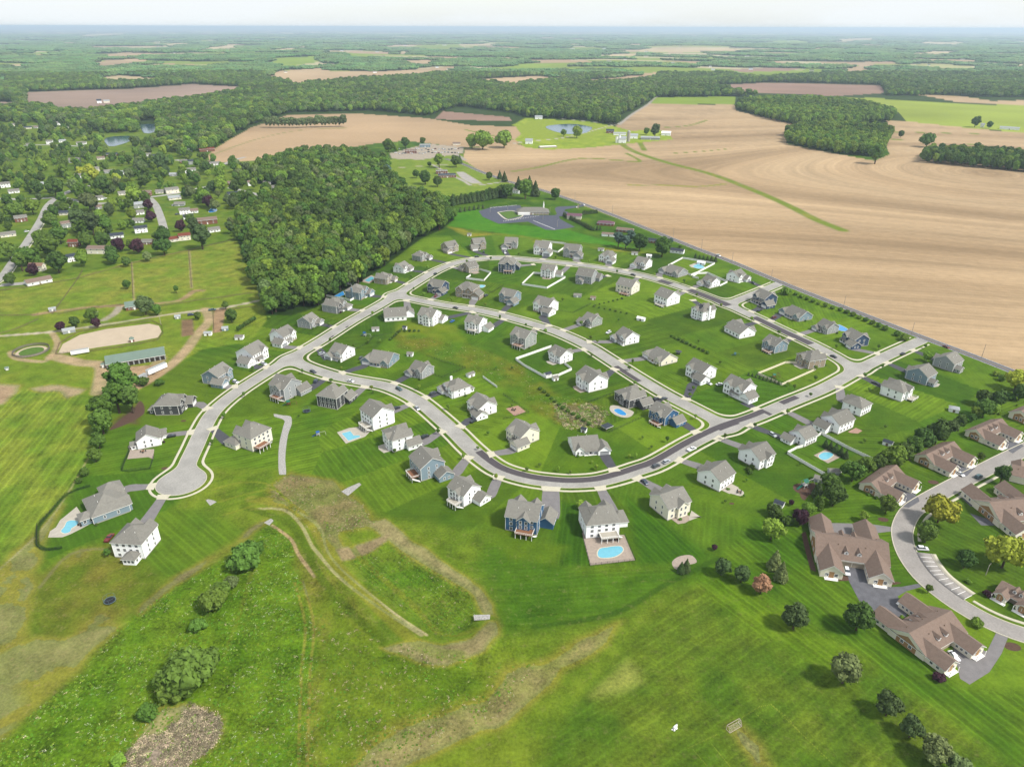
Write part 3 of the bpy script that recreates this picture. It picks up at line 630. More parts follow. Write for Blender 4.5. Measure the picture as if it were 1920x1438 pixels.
        for j in range(nn): x = xa + .15 + (xb - xa - .3) * j / (nn - 1); k.box(x - .13, x + .13, yo + .02, yo + .28, .25, 2.62 * s)
        k.build('porch', M_TRIM, R)
        dx = (xa + xb) / 2; k = MB(); k.box(dx - .55, dx + .55, yy - .06, yy + .02, .25, 2.35); k.build('front_door', M_REDW if i % 2 else M_GLASS, R)
    else: k = MB(); k.box(xa + .1, xa + 1.1, b[2] - .06, b[2] + .02, .1, 2.3); k.build('front_door', M_REDW, R)
    if 'deck' in f:
        zd = 2.7 if 'wk' in f else 1.1; x0_, x1_ = -w * .42, w * .12; y0_, y1_ = b[3], b[3] + 4.6
        if wall == 'C' and 'wk' in f: x0_, x1_ = -w * .1, w * .45
        k = MB(); k.box(x0_, x1_, y0_ + .02, y1_, zd - .2, zd); dk = k.build('deck', M_REDW if wall != 'W' else M_CONC, R)
        k = MB()
        for z in (zd + .45, zd + 1.0): k.bar((x0_, y0_, z), (x0_, y1_, z), .09); k.bar((x1_, y0_, z), (x1_, y1_, z), .09); k.bar((x0_, y1_, z), (x1_, y1_, z), .09)
        for j in range(9): x = x0_ + (x1_ - x0_) * j / 8; k.bar((x, y1_, zd), (x, y1_, zd + 1), .07)
        k.build('railing', M_TRIM, dk); k = MB()
        for j in range(4): x = x0_ + .2 + (x1_ - x0_ - .4) * j / 3; k.box(x - .12, x + .12, y1_ - .35, y1_ - .1, 0, zd - .2)
        k.build('post', M_TRIM, dk); k = MB(); ns = int(zd / .2)
        for j in range(ns): k.box(x0_ - 1.4, x0_ - .1, y1_ - .4 - j * .3, y1_ - .1 - j * .3, zd - .2 - j * .2, zd - .12 - j * .2)
        k.bar((x0_ - 1.4, y1_ - .2, zd + .8), (x0_ - 1.4, y1_ - ns * .3, .9), .09); k.build('stair', M_TRIM, dk)
    if 'patio2' in f:
        c_, s_ = math.cos(yaw), math.sin(yaw); L_ = [(-w * .35, d / 2 - .1), (w * .32, d / 2 - .1), (w * .3, d / 2 + 4.2), (w * .05, d / 2 + 5.2), (-w * .33, d / 2 + 4.4)]
        sheet('patio', [(px + a * c_ - b_ * s_, py + a * s_ + b_ * c_) for a, b_ in L_], .07, M_PAVER if i % 2 else M_CONC, th=.08)
    if 'solar' in f:
        bb = B[0]; k = MB(); sl = bb[6] / ((bb[3] - bb[2]) / 2)
        for j in range(4):
            for q in range(2):
                xx = -w * .18 + j * 1.15; yy = bb[3] - 1.0 - q * 1.8; z = bb[5] + sl * (bb[3] - yy) + .22
                k.poly([(xx, yy, z), (xx, yy - 1.7, z + sl * 1.7), (xx + 1.05, yy - 1.7, z + sl * 1.7), (xx + 1.05, yy, z)][::-1])
        k.build('solar_panel', mat('black solar cells', (.01, .012, .018), .15, .1, 1, spec=.6), R)
    if i % 4 == 1 and roof == 'h': k = MB(); k.box(b[0] - .7, b[0] + .05, -.7, .7, 0, e + b[6] * .75); k.build('chimney', WALLC[wall], R)
    for j in range(2): k = MB(); k.cyl(-w * .2 + j * w * .35, d * .22, e, e + b[6] * .75, .09, k=6); k.build('vent_pipe', M_TRIM, R)
    # foundation planting
    # driveway from the garage to the street, concrete apron across kerb and verge
    c_, s_ = math.cos(yaw), math.sin(yaw); hwid = (4.2 if tone == 'L' else 2.9) * min(s, 1.1)
    T = lambda a, b_: np.array((px + a * c_ - b_ * s_, py + a * s_ + b_ * c_))
    q = np.array(gnd(*mouth)[:2]); q0 = T(gcx, yf); q1 = T(gcx, yf - 3.0); dirv = (q - q1) / (np.linalg.norm(q - q1) + 1e-6)
    if np.dot(q - q1, q1 - q0) < 0: q1 = q0 + (q - q0) * .3; dirv = (q - q1) / np.linalg.norm(q - q1)
    e1 = q.copy()
    for _ in range(60):                                 # walk to the road edge
        if field_at(SDF, e1[0], e1[1]) < .1: break
        e1 = e1 + dirv * .4
    else: e1 = q
    e1 = e1 if np.linalg.norm(e1 - q) < 14 else q
    for _ in range(40):
        if field_at(SDF, e1[0], e1[1]) > -.1: break
        e1 = e1 - dirv * .4
    def quad(a, b_, wa, wb_, da, db, z, m, name, th=0):
        na = np.array((-da[1], da[0])); nb = np.array((-db[1], db[0])); sheet(name, [a + na * wa, b_ + nb * wb_, b_ - nb * wb_, a - na * wa], z, m, th)
    fd = (q1 - q0) / (np.linalg.norm(q1 - q0) + 1e-6); md = M_DRIVED if tone == 'd' else M_DRIVEL
    na = np.array((-fd[1], fd[0])); nb = np.array((-dirv[1], dirv[0])); ws = 2.3 if tone != 'L' else 4.0
    C_ = [q0, q1]; t_ = [fd, (fd + dirv) / (np.linalg.norm(fd + dirv) + 1e-6)]
    # curve from garage to the mouth
    m2 = q1 + dirv * min(4, np.linalg.norm(e1 - q1) * .4); C_ += [m2, e1 - dirv * 3.6]; t_ += [dirv, dirv]
    hw_ = [hwid, hwid, ws + .3, ws]
    C2 = smooth(C_, 1.5); P2 = np.array(C2); tg = np.gradient(P2, axis=0); tg /= np.linalg.norm(tg, axis=1)[:, None] + 1e-9
    nn = len(P2); wv = np.interp(np.linspace(0, 1, nn), [0, .35, .7, 1], [hwid, hwid, ws + .3, ws])[:, None]; n2 = np.stack([-tg[:, 1], tg[:, 0]], 1)
    Lf = P2 + n2 * wv; Rt = P2 - n2 * wv; Vv = np.concatenate([np.c_[Lf, np.full(nn, .05 + .0015 * (i % 3))], np.c_[Rt, np.full(nn, .05 + .0015 * (i % 3))]])
    link('driveway', npmesh('driveway', Vv, [(j + nn, j, j + 1, j + 1 + nn)[::-1] for j in range(nn - 1)], md), kind='structure')
    quad(e1 - dirv * 3.65, e1 + dirv * .15, ws, ws + .9, dirv, dirv, .16, M_WALK, 'driveway_apron', .14)
    DRIVES.append((P2, ws + 1))
    return R
for i, row in enumerate(HOUSES): build_house(i, row)
# ---------------------------------------------------------------- brown roofed villas at the right
FP_, FN_ = normals(R_F)
def road_yaw(P, front):
    f = np.array(gnd(*front)[:2]); i = np.argmin(((FP_ - f) ** 2).sum(1)); v = FN_[i] if np.dot(FN_[i], FP_[i] - P) > 0 else -FN_[i]; return math.atan2(v[1], v[0]) + math.pi / 2
def build_villa(bbox, front, label, quad=False, small=False, seed=0):
    W_, D_ = (23, 9.5) if not quad else (24, 15); ww = 7.4; ln = 7.5
    if small: W_, D_, ww, ln = 15, 8, 5, 3.5
    B = [(-W_ / 2, W_ / 2, -D_ / 2, D_ / 2, 0, 3.2, D_ / 2 * (.62 if not quad else .55), 'x', 'g')]
    for sx in (-1, 1):
        xs = sorted((sx * (W_ / 2 - .4), sx * (W_ / 2 - .4 - ww)))
        B.append((xs[0], xs[1], -D_ / 2 - ln, -.6, 0, 3.1, ww / 2 * .72, 'y', 'g'))
        if quad: B.append((xs[0], xs[1], .6, D_ / 2 + ln, 0, 3.1, ww / 2 * .72, 'y', 'g'))
    P = np.array(g0((bbox[0] + bbox[2]) / 2, (bbox[1] + bbox[3]) / 2, 3)[:2]); YF = road_yaw if not quad and not small else yaw_to; yaw = YF(P, front); P, s = fit(block_pts(B), bbox, yaw, 3.0, lo=.7, hi=1.5); yaw = YF(P, front); P, s = fit(block_pts(B), bbox, yaw, 3.0, lo=.7, hi=1.5)
    B = SC(B, s); W_ *= s; D_ *= s; ww *= s; ln *= s; px, py = map(float, P)
    R = link('villa', None, None, (px, py, 0), yaw, label=label, cat='house', group='brown roofed villas'); HPOS.append((px, py, yaw, label, W_))
    wb, rb, fb = MB(), MB(), MB()
    for b in B: add_walls(wb, *b[:4], b[4], b[5], b[6], b[7], b[8]); add_roof(rb, fb, b[0], b[1], b[2], b[3], b[5], b[6], b[7], b[8], .5)
    A0 = (R, px, py, yaw); b = B[0]; rise = b[6]; sl = rise / (D_ / 2)
    wb.build('wall', WALLC['C'], R); r = rb.build('roof', M_BROWN, R); fb.build('fascia', M_TRIM, R)
    for sgn_ in ((1,) if not quad else (1, -1)):        # dormers over each court
        for sx in (-1, 1):
            k, kr, kf = MB(), MB(), MB(); x = sx * W_ * .09; yf = -sgn_ * (D_ / 2 - 1.5 * s); z0 = b[5] + sl * 1.5 * s; dw = 1.5 * s
            ya, yb = sorted((yf, yf + sgn_ * 3.0)); add_walls(k, x - dw / 2, x + dw / 2, ya, yb, z0 - .4, z0 + 1.3, dw / 2, 'y', 'g'); add_roof(kr, kf, x - dw / 2, x + dw / 2, ya, yb, z0 + 1.3, dw / 2, 'y', 'g', .2)
            dm = k.build('dormer', M_TRIM, R); kr.build('dormer_roof', M_BROWN, dm); add_window(dm, x, yf - sgn_ * .02, z0 + .75, math.pi if sgn_ > 0 else 0, .9, 1.0)
        k = MB(); y = -sgn_ * (D_ / 2); xx = W_ / 2 - .4 * s - ww
        for sx in (-1, 1): k = MB(); k.box(sx * xx * .5 - 2.3, sx * xx * .5 + 2.3, y - .05, y + .05, .05, 2.3); k.build('garage_door', WALLC['X'], R)
        for sx in (-1, 1):
            xo = sx * (W_ / 2 - .4 * s); xi = sx * (W_ / 2 - .4 * s - ww); ye = -sgn_ * (D_ / 2 + ln)
            a, c = ((min(xo, xi), ye), (max(xo, xi), ye)) if sgn_ > 0 else ((max(xo, xi), ye), (min(xo, xi), ye))
            wall_windows(*A0, a, c, [1.6], 2, 1.4, 1.5, .8)
            k = MB(); cx_ = (xo + xi) / 2; k.box(cx_ - 1.0, cx_ + 1.0, ye - .07 if sgn_ > 0 else ye - .0, ye + .0 if sgn_ > 0 else ye + .07, 0, 3.2); k.build('brick_panel', WALLC['P'], R)
            k = MB(); yy = sorted((ye - sgn_ * 1.6, ye)); k.box(cx_ - 2.6, cx_ + 2.6, yy[0], yy[1], 0, .2)
            for q in (-2.5, 2.3): k.box(cx_ + q, cx_ + q + .2, yy[0] + .1, yy[0] + .3, .2, 2.5)
            k.build('porch', M_TRIM, R)
            ys = [(-sgn_ * D_ / 2), ye]; s1, s2 = ((xo, ys[0]), (xo, ys[1])) if (sx < 0) == (sgn_ > 0) else ((xo, ys[1]), (xo, ys[0])); wall_windows(*A0, s1, s2, [1.6], 2, 1.2, 1.4, 1.2)
            s1, s2 = ((xi, ys[1]), (xi, ys[0])) if (sx < 0) == (sgn_ > 0) else ((xi, ys[0]), (xi, ys[1])); wall_windows(*A0, s1, s2, [1.6], 3, 1.0, 1.3, 1.0)
    for sx in (-1, 1):                                  # brick gable panel on each end
        x = sx * (W_ / 2 + .04); k = MB(); q = [(x, -D_ * .27, 0), (x, D_ * .27, 0), (x, D_ * .27, 3.0 * s), (x, 0, (3.0 + D_ / s * .15) * s), (x, -D_ * .27, 3.0 * s)]
        k.poly(q if sx > 0 else q[::-1]); k.build('brick_panel', WALLC['P'], R)
        e1, e2 = ((sx * (W_ / 2 + .06), -D_ * .25), (sx * (W_ / 2 + .06), D_ * .25)); wall_windows(*A0, e1 if sx > 0 else e2, e2 if sx > 0 else e1, [1.6], 2, 1.3, 1.4, .4)
    for q in range(5): k = MB(); x = W_ * (-.38 + .19 * q); k.cyl(x, D_ * .2 * (-1) ** q, b[5], b[5] + sl * D_ * .32 + .5, .14, k=6); k.build('vent_pipe', M_WOOD, R)
    return R
build_villa((1609, 872, 1729, 947), (1722, 958), 'brown roofed villa, lowest of the row of three along the curved road')
build_villa((1717, 824, 1830, 898), (1812, 905), 'brown roofed villa with two white cars on its dark court')
build_villa((1811, 782, 1918, 846), (1930, 845), 'brown roofed villa, topmost fully visible one of the right row')
build_villa((1896, 745, 2005, 815), (2030, 820), 'brown roofed villa cut off by the right edge above the row')
build_villa((1798, 902, 2010, 1010), (1985, 1035), 'large brown roofed villa cut by the right edge behind the yellow trees', quad=True)
build_villa((1503, 977, 1690, 1085), (1611, 1120), 'brown roofed villa facing the camera with dark court and two dormers', quad=True)
build_villa((1636, 1107, 1847, 1269), (1832, 1262), 'largest brown roofed villa at lower right beside the round green tree', quad=True)
build_villa((1890, 862, 1990, 922), (1930, 845), 'brown roofed villa end across the road at the right edge', small=True)
build_villa((1856, 1094, 1960, 1150), (1862, 1165), 'small brown roofed clubhouse behind the parking bays', small=True)
for P in ([(1668, 908), (1683, 898), (1722, 933), (1724, 940), (1704, 952), (1693, 950)], [(1775, 866), (1792, 855), (1828, 878), (1813, 892), (1806, 894)], [(1868, 822), (1885, 812), (1920, 836), (1899, 850), (1893, 847)],
          [(1585, 1058), (1632, 1058), (1643, 1088), (1660, 1100), (1690, 1100), (1722, 1094), (1728, 1100), (1700, 1108), (1683, 1118), (1690, 1130), (1705, 1146), (1692, 1164), (1645, 1150), (1612, 1128), (1592, 1090)], [(1545, 980), (1630, 982), (1672, 988), (1672, 996), (1640, 1000), (1600, 1003), (1560, 1003)],
          [(1818, 962), (1850, 972), (1868, 985), (1840, 985)], [(1795, 925), (1815, 920), (1838, 945), (1820, 950)]):
    sheet('driveway', W(P), .052, M_OLDASPH if P[0][0] != 1545 else M_DRIVEL)
sheet('driveway', W([(1785, 1203), (1806, 1196), (1850, 1222), (1868, 1185), (1890, 1195), (1878, 1225), (1855, 1260), (1818, 1283), (1800, 1272)]), .052, M_DRIVEL)
sheet('driveway', W([(1418, 576), (1422, 570), (1424, 572), (1420, 578)]), .05, M_DRIVED)
# ---------------------------------------------------------------- the ground: one sheet to the horizon, land cover as world-space attributes
def build_ground():
    tot = []
    py = np.linspace(1560, 61, 830)
    dep = PITCH + np.arctan((py - CY) / F); r = EYE / np.tan(dep)
    r = np.concatenate([[1, 30, 60, 85, 100], r[r > 104], np.geomspace(25000, 85000, 22)]); r = np.sort(r[(r < 86000)])
    a = np.radians(np.concatenate([np.linspace(-75, -44, 24), np.linspace(-43.8, 43.8, 1180), np.linspace(44, 75, 24)]))
    Rr, Aa = np.meshgrid(r, a, indexing='ij'); x = Rr * np.sin(Aa); y = Rr * np.cos(Aa); z = hgt(x, y)
    sh = x.shape; X = x.ravel(); Y = y.ravel(); n = len(X)
    jx = X + (fbm(X, Y, 14, 31, 2) - .5) * 5; jy = Y + (fbm(X, Y, 14, 37, 2) - .5) * 5       # ragged outlines for natural edges
    col = np.zeros((n, 3)); msk = np.zeros((n, 4)); ph = np.zeros(n)
    f1 = fbm(X, Y, 60, 1, 4); f2 = fbm(X, Y, 14, 2, 4); f3 = fbm(X, Y, 240, 3, 3)
    G1 = np.array(alb(74, 120, 36)); G2 = np.array(alb(112, 150, 50)); G3 = np.array(alb(54, 98, 30))
    def lerp(A, B, t): return A + (B - A) * t[:, None]
    col[:] = lerp(G3, G1, np.clip(f1 * 1.6 - .2, 0, 1)); col[:] = lerp(col, G2, np.clip(f2 * 1.8 - .75, 0, .8)); msk[:, 1] = .35
    far = Y > 1500
    col[far] = np.array(alb(58, 86, 46))                 # woodland floor far away
    rX = np.hypot(X, Y); lc = landclass(X, Y); fz = Y > 3700
    for q_, c_ in ((1, (210, 178, 140)), (2, (226, 212, 168)), (3, (140, 172, 84))): col[fz & (lc == q_)] = np.array(alb(*c_))
    def reg(P, c=None, c2=None, dirp=None, wl=2.2, amp=0.0, mot=None, blotch=None, rag=False, nz=None, world=False, soft=None):
        Pw = P if world else W(P); PA = np.asarray(Pw, float); bb = np.nonzero((X > PA[:, 0].min() - 12) & (X < PA[:, 0].max() + 12) & (Y > PA[:, 1].min() - 12) & (Y < PA[:, 1].max() + 12))[0]
        xx, yy = (jx[bb], jy[bb]) if rag else (X[bb], Y[bb]); ins = inpoly(xx, yy, Pw); s_ = soft if soft is not None else (3.5 if rag else 1.2)
        if len(bb) < 700000 and s_ > 0 and len(PA) < 40: dd = segdist(xx, yy, [tuple(q) for q in PA], True); al = sstep(-s_, s_, np.where(ins, dd, -dd))
        else: al = ins.astype(float)
        kk = al > 0; ii_ = bb[kk]; al = al[kk]; k = np.zeros(n, bool); k[ii_[al > .5]] = True; hi = al > .5
        if c is not None:
            cc = np.tile(np.array(alb(*c)) if max(c) > 1 else np.array(c), (len(ii_), 1))
            if c2 is not None: cc = lerp(cc, np.array(alb(*c2)), np.clip((nz if nz is not None else f2)[ii_] * 2.4 - .7, 0, 1))
            col[ii_] = lerp(col[ii_], cc, al)
        if dirp is not None:
            p, q = np.array(gnd(*dirp[0])[:2]), np.array(gnd(*dirp[1])[:2]); d = (q - p) / np.linalg.norm(q - p); ph[k] = (-X[k] * d[1] + Y[k] * d[0]) * 2 * math.pi / wl; msk[k, 0] = amp
        elif rag: msk[ii_, 0] *= 1 - al
        if mot is not None: msk[ii_, 1] = msk[ii_, 1] * (1 - al) + mot * al
        if blotch is not None: msk[ii_, 2] = msk[ii_, 2] * (1 - al) + blotch * al
        return k
    def line(P, wd, c, a=1.0, soft=.5):
        Q = smooth(W(P), 4); Qa = np.array([q[:2] for q in Q]); bb = (X > Qa[:, 0].min() - wd * 2) & (X < Qa[:, 0].max() + wd * 2) & (Y > Qa[:, 1].min() - wd * 2) & (Y < Qa[:, 1].max() + wd * 2)
        ii = np.nonzero(bb)[0]; d = segdist(X[ii], Y[ii], Q); t = (1 - sstep(wd * .5 * soft, wd * .5 * 1.2, d)) * a; t = t * np.clip(.55 + f2[ii] * .9, 0, 1)
        col[ii] = lerp(col[ii], np.array(alb(*c)), t); msk[ii, 0] *= 1 - t
    # --- estate lawns: each lot has its own shade and mowing direction
    H = np.array([(h[0], h[1]) for h in HPOS]); yw = np.array([h[2] for h in HPOS]); est = (Y < 760) & (Y > 150) & (np.abs(X) < 520)
    ii = np.nonzero(est)[0]; best = np.full(len(ii), 1e9); bi = np.zeros(len(ii), int)
    for j, (hx, hy) in enumerate(H):
        d = (X[ii] - hx) ** 2 + (Y[ii] - hy) ** 2; k = d < best; best[k] = d[k]; bi[k] = j
    rr = np.random.default_rng(5); shade = rr.uniform(.80, 1.18, len(H)); yl = rr.uniform(0, .75, len(H)); ang = yw + rr.choice([0, math.pi / 2, math.pi / 4, -math.pi / 5], len(H)); amp = rr.choice([.05, .1, .16, .22], len(H))
    nearh = best < 62 ** 2
    t = 1 - sstep(48, 62, np.sqrt(best))
    c = lerp(np.tile(G1 * .92, (len(ii), 1)), G2, np.clip(yl[bi] + (f2[ii] - .5) * .8, 0, 1)) * shade[bi][:, None]
    col[ii] = col[ii] * (1 - t[:, None]) + c * t[:, None]
    k = ii[nearh]; b = bi[nearh]; ph[k] = (-X[k] * np.sin(ang[b]) + Y[k] * np.cos(ang[b])) * 2 * math.pi / 2.5; msk[k, 0] = amp[b]; msk[k, 1] = .3
    # --- foreground meadow, basin and sports field
    reg([(0, 1060), (60, 1010), (70, 1040), (55, 1150), (60, 1190), (120, 1190), (230, 1170), (330, 1095), (480, 1000), (330, 950), (390, 880), (540, 880), (700, 960), (900, 1000), (1060, 1060), (1300, 1060), (1200, 1200), (1080, 1330), (950, 1560), (-400, 1560), (-400, 1100)], (98, 134, 44), (120, 150, 56), mot=.5, blotch=.25, rag=True)
    reg([(0, 735), (60, 728), (170, 742), (175, 800), (165, 850), (150, 895), (110, 945), (60, 1005), (0, 1062), (-500, 1300), (-900, 900), (-300, 740)], (106, 146, 56), (134, 160, 74), dirp=((20, 960), (150, 790)), wl=3.4, amp=.2, mot=.5, rag=True)
    reg([(0, 1062), (60, 1008), (110, 950), (78, 1040), (60, 1130), (62, 1190), (230, 1172), (150, 1262), (0, 1392), (-500, 1700), (-500, 1200)], (138, 150, 78), (160, 156, 98), mot=.5, blotch=.5, rag=True)
    reg([(225, 1172), (330, 1100), (480, 1012), (508, 975), (545, 1020), (568, 1100), (590, 1200), (565, 1560), (-300, 1560), (0, 1395), (150, 1262)], (84, 130, 30), (106, 146, 44), mot=.9, blotch=.15, rag=True)
    reg([(545, 1020), (568, 1100), (590, 1200), (575, 1560), (700, 1560), (740, 1440), (930, 1350), (1010, 1240), (790, 1235), (700, 1200), (640, 1080)], (104, 132, 46), (132, 142, 72), mot=.7, blotch=.4, rag=True)
    reg([(640, 1440), (740, 1360), (900, 1290), (1000, 1215), (935, 1190), (850, 1240), (700, 1200), (620, 1120), (600, 1250), (590, 1440)], (92, 130, 36), (112, 142, 50), mot=.7, blotch=.2, rag=True)
    reg([(255, 1130), (340, 1080), (440, 1018), (505, 968), (500, 985), (410, 1050), (330, 1100), (262, 1150)], (160, 142, 100), (124, 140, 70), mot=.6, rag=True, nz=f2)
    reg([(75, 1080), (150, 1030), (200, 1020), (300, 1075), (330, 1090), (250, 1150), (170, 1190), (90, 1195), (60, 1150)], (96, 126, 42), (132, 138, 74), mot=.5, blotch=.4, rag=True)
    reg([(500, 912), (545, 888), (620, 900), (690, 950), (706, 985), (640, 1000), (650, 1040), (600, 1015), (560, 965), (505, 940)], (134, 140, 72), (158, 140, 96), mot=.7, blotch=.7, rag=True)
    reg([(690, 985), (716, 972), (800, 1028), (880, 1080), (926, 1128), (930, 1155), (905, 1150), (880, 1112), (800, 1072), (735, 1022)], (184, 170, 120), (150, 152, 84), mot=.6, rag=True, nz=f1, soft=2)
    reg([(655, 1048), (728, 1016), (800, 1062), (878, 1108), (893, 1150), (870, 1182), (832, 1198), (780, 1165), (700, 1105)], (84, 128, 40), (108, 142, 54), mot=.8, blotch=.3, soft=4, dirp=((720, 1060), (830, 1150)), wl=1.6, amp=.12)
    reg([(630, 1030), (730, 1000), (724, 1015), (640, 1052)], (168, 150, 110))
    reg([(720, 1212), (790, 1234), (850, 1243), (912, 1220), (937, 1190), (930, 1162), (915, 1165), (890, 1195), (840, 1208), (790, 1196)], (176, 160, 112), (136, 146, 76), mot=.6, nz=f1, rag=True, soft=2)
    line([(470, 955), (530, 955), (565, 985), (590, 1030), (640, 1085), (720, 1145), (790, 1190)], 1.9, (196, 188, 134), .85)
    line([(560, 960), (600, 990), (615, 1035), (660, 1085), (740, 1150), (800, 1190)], 1.5, (196, 188, 134), 1.1)
    line([(510, 985), (545, 1010), (560, 1040), (590, 1080)], 1.8, (196, 172, 124), 1)
    for off in (0, 16): line([(552 + off, 1090), (572 + off, 1170), (566 + off, 1250), (562 + off, 1340), (560 + off, 1438)], 1.3, (160, 152, 100), .45)
    line([(0, 1066), (60, 1012), (100, 965), (135, 912), (165, 860)], 1.0, (188, 182, 128), .8)
    reg([(750, 1438), (930, 1362), (1000, 1312), (1062, 1252), (1150, 1196), (1176, 1166), (1100, 1190), (1010, 1240), (905, 1310), (790, 1370), (650, 1440), (600, 1560), (700, 1560)], (148, 152, 78), (170, 156, 104), mot=.7, blotch=.5, rag=True)
    sp = [(930, 1560), (1000, 1438), (1082, 1330), (1165, 1225), (1290, 1095), (1345, 1050), (1500, 1140), (1700, 1290), (1960, 1470), (2100, 1700), (900, 1800)]
    reg(sp, (80, 120, 38), (104, 134, 50), dirp=((1100, 1400), (1420, 1180)), wl=2.6, amp=.14, mot=.6, blotch=.18, soft=5)
    reg([(1300, 1090), (1345, 1052), (1420, 1100), (1500, 1150), (1620, 1240), (1590, 1280), (1400, 1180)], (88, 132, 34), (112, 150, 46), dirp=((1340, 1060), (1560, 1215)), wl=2.4, amp=.18, mot=.4, soft=6)
    reg([(1345, 1050), (1400, 985), (1480, 960), (1640, 1150), (1800, 1290), (2100, 1300), (2200, 1700), (1960, 1470), (1700, 1292), (1500, 1142)], (72, 118, 32), (92, 132, 40), dirp=((1400, 1010), (1660, 1210)), wl=2.6, amp=.26, mot=.35, soft=4)
    reg([(1480, 960), (1500, 900), (1560, 900), (1640, 860), (1690, 958), (1680, 1000), (1700, 1060), (1640, 1150)], (76, 120, 36), (90, 132, 40), dirp=((1520, 940), (1680, 930)), wl=2.2, amp=.18, mot=.35)
    reg([(1690, 880), (1930, 800), (2200, 700), (2200, 1250), (1860, 1150), (1750, 1060), (1710, 1000)], (74, 114, 36), (90, 128, 42), dirp=((1740, 1000), (1900, 1080)), wl=2.6, amp=.16, mot=.35)
    # lawn behind the bottom row: mown fans
    reg([(905, 1015), (950, 1018), (1100, 1068), (1280, 1060), (1345, 1050), (1170, 1160), (1000, 1180), (940, 1190), (925, 1110), (880, 1060)], (66, 112, 28), (82, 128, 36), dirp=((900, 1090), (1250, 1070)), wl=2.4, amp=.10, mot=.35, soft=7)
    reg([(1050, 940), (1090, 945), (1110, 1062), (1030, 1062)], (62, 108, 28), None, dirp=((1060, 1060), (1075, 930)), wl=2.3, amp=.2, soft=4)
    reg([(1175, 930), (1215, 960), (1330, 1040), (1300, 1058), (1200, 1058), (1180, 990)], (64, 112, 28), None, dirp=((1310, 1040), (1180, 920)), wl=2.3, amp=.2, soft=4)
    reg([(900, 970), (945, 960), (1000, 1018), (1060, 1025), (1040, 1060), (960, 1050)], (98, 134, 40), (84, 126, 34), mot=.3, rag=True)
    line([(1345, 1048), (1250, 1095), (1150, 1150), (1000, 1175)], 3, (48, 88, 30), .6)
    reg([(1118, 1312), (1150, 1270), (1175, 1245), (1200, 1262), (1205, 1285), (1180, 1298), (1150, 1305)], (148, 168, 104), None, mot=.6, rag=True)
    reg([(1372, 1368), (1380, 1362), (1420, 1400), (1440, 1438), (1420, 1440)], (166, 156, 104), (110, 130, 60), mot=.9, rag=True)
    reg([(236, 1560), (234, 1420), (262, 1385), (300, 1372), (335, 1350), (350, 1318), (378, 1325), (415, 1345), (418, 1372), (400, 1400), (360, 1430), (330, 1560)], (190, 172, 150), (140, 130, 104), mot=.8, rag=True); reg([(262, 1385), (258, 1375), (275, 1350), (300, 1325), (345, 1316), (332, 1345), (298, 1368)], (196, 186, 128), (168, 170, 84), mot=.4, rag=True)
    for P in ([(1390, 1345), (1446, 1320), (1500, 1372)], [(1418, 1338), (1440, 1358)], [(1290, 1402), (1345, 1376)], [(1300, 1405), (1330, 1440)], [(1335, 1395), (1372, 1440)], [(1446, 1320), (1560, 1430)]):
        line(P, .22, (150, 172, 90), .6)
    # --- wet swale inside the loop
    reg([(742, 628), (800, 630), (900, 652), (985, 690), (1040, 735), (1110, 755), (1150, 765), (1135, 800), (1060, 806), (1010, 775), (960, 735), (880, 690), (800, 665), (748, 652)], (86, 130, 38), (116, 130, 52), mot=.5, blotch=.06, rag=True)
    reg([(1035, 755), (1110, 760), (1130, 790), (1075, 800), (1040, 790)], (128, 124, 70), (150, 138, 92), mot=.9, rag=True)
    reg([(740, 598), (850, 610), (880, 650), (800, 632), (745, 628)], (96, 138, 36), (120, 146, 52), rag=True)
    # --- strip north of the top row
    reg([(835, 424), (900, 436), (985, 442), (1000, 455), (1190, 470), (1300, 470), (1200, 478), (1000, 448), (930, 440), (880, 445)], (146, 154, 70), (104, 142, 48), mot=.6, rag=True)
    reg([(840, 400), (905, 392), (940, 420), (1060, 430), (1150, 455), (1190, 465), (1000, 445), (840, 424)], (70, 140, 36), (84, 150, 42), mot=.3)
    # --- horse farm and paddocks
    reg([(-300, 640), (-300, 560), (0, 545), (240, 492), (440, 450), (480, 480), (495, 562), (340, 585), (0, 622)], (116, 152, 60), (140, 158, 80), mot=.6, blotch=.2)
    reg([(-300, 640), (0, 596), (340, 560), (495, 560), (500, 600), (470, 640), (380, 655), (300, 700), (250, 740), (170, 742), (0, 730), (-300, 760)], (110, 148, 52), (130, 156, 68), mot=.5, blotch=.15)
    DRT = (214, 184, 146)
    line([(-150, 640), (0, 630), (100, 622), (200, 608), (330, 588), (420, 577), (500, 560), (545, 545)], 4.5, (220, 206, 180), 1.0)
    line([(385, 580), (393, 600), (372, 625), (350, 655), (320, 685), (290, 705)], 9, DRT, .9); line([(98, 625), (108, 645), (95, 668), (80, 678), (30, 672), (20, 660)], 5, DRT, .8)
    line([(100, 668), (150, 680), (190, 685), (190, 715), (185, 735)], 11, DRT, .9); line([(250, 725), (290, 690), (300, 672)], 10, DRT, .7); line([(195, 600), (215, 588), (225, 575)], 7, (200, 186, 168), .9)
    line([(65, 590), (150, 578), (240, 572), (330, 565), (365, 545), (380, 545)], 6, (196, 160, 124), .8); line([(247, 492), (252, 575)], 2, (196, 178, 124), .8); line([(355, 470), (359, 540)], 3, (190, 170, 120), .7)
    reg([(340, 600), (362, 598), (364, 628), (340, 632)], (150, 122, 92), None); reg([(402, 580), (425, 578), (415, 622), (398, 625)], (190, 158, 122), None)
    reg([(195, 690), (300, 684), (310, 700), (280, 720), (250, 735), (215, 740)], (204, 172, 134), None)
    reg([(-60, 722), (0, 718), (38, 722), (30, 735), (8, 755), (-60, 775)], (188, 158, 124), (214, 188, 150), rag=True)
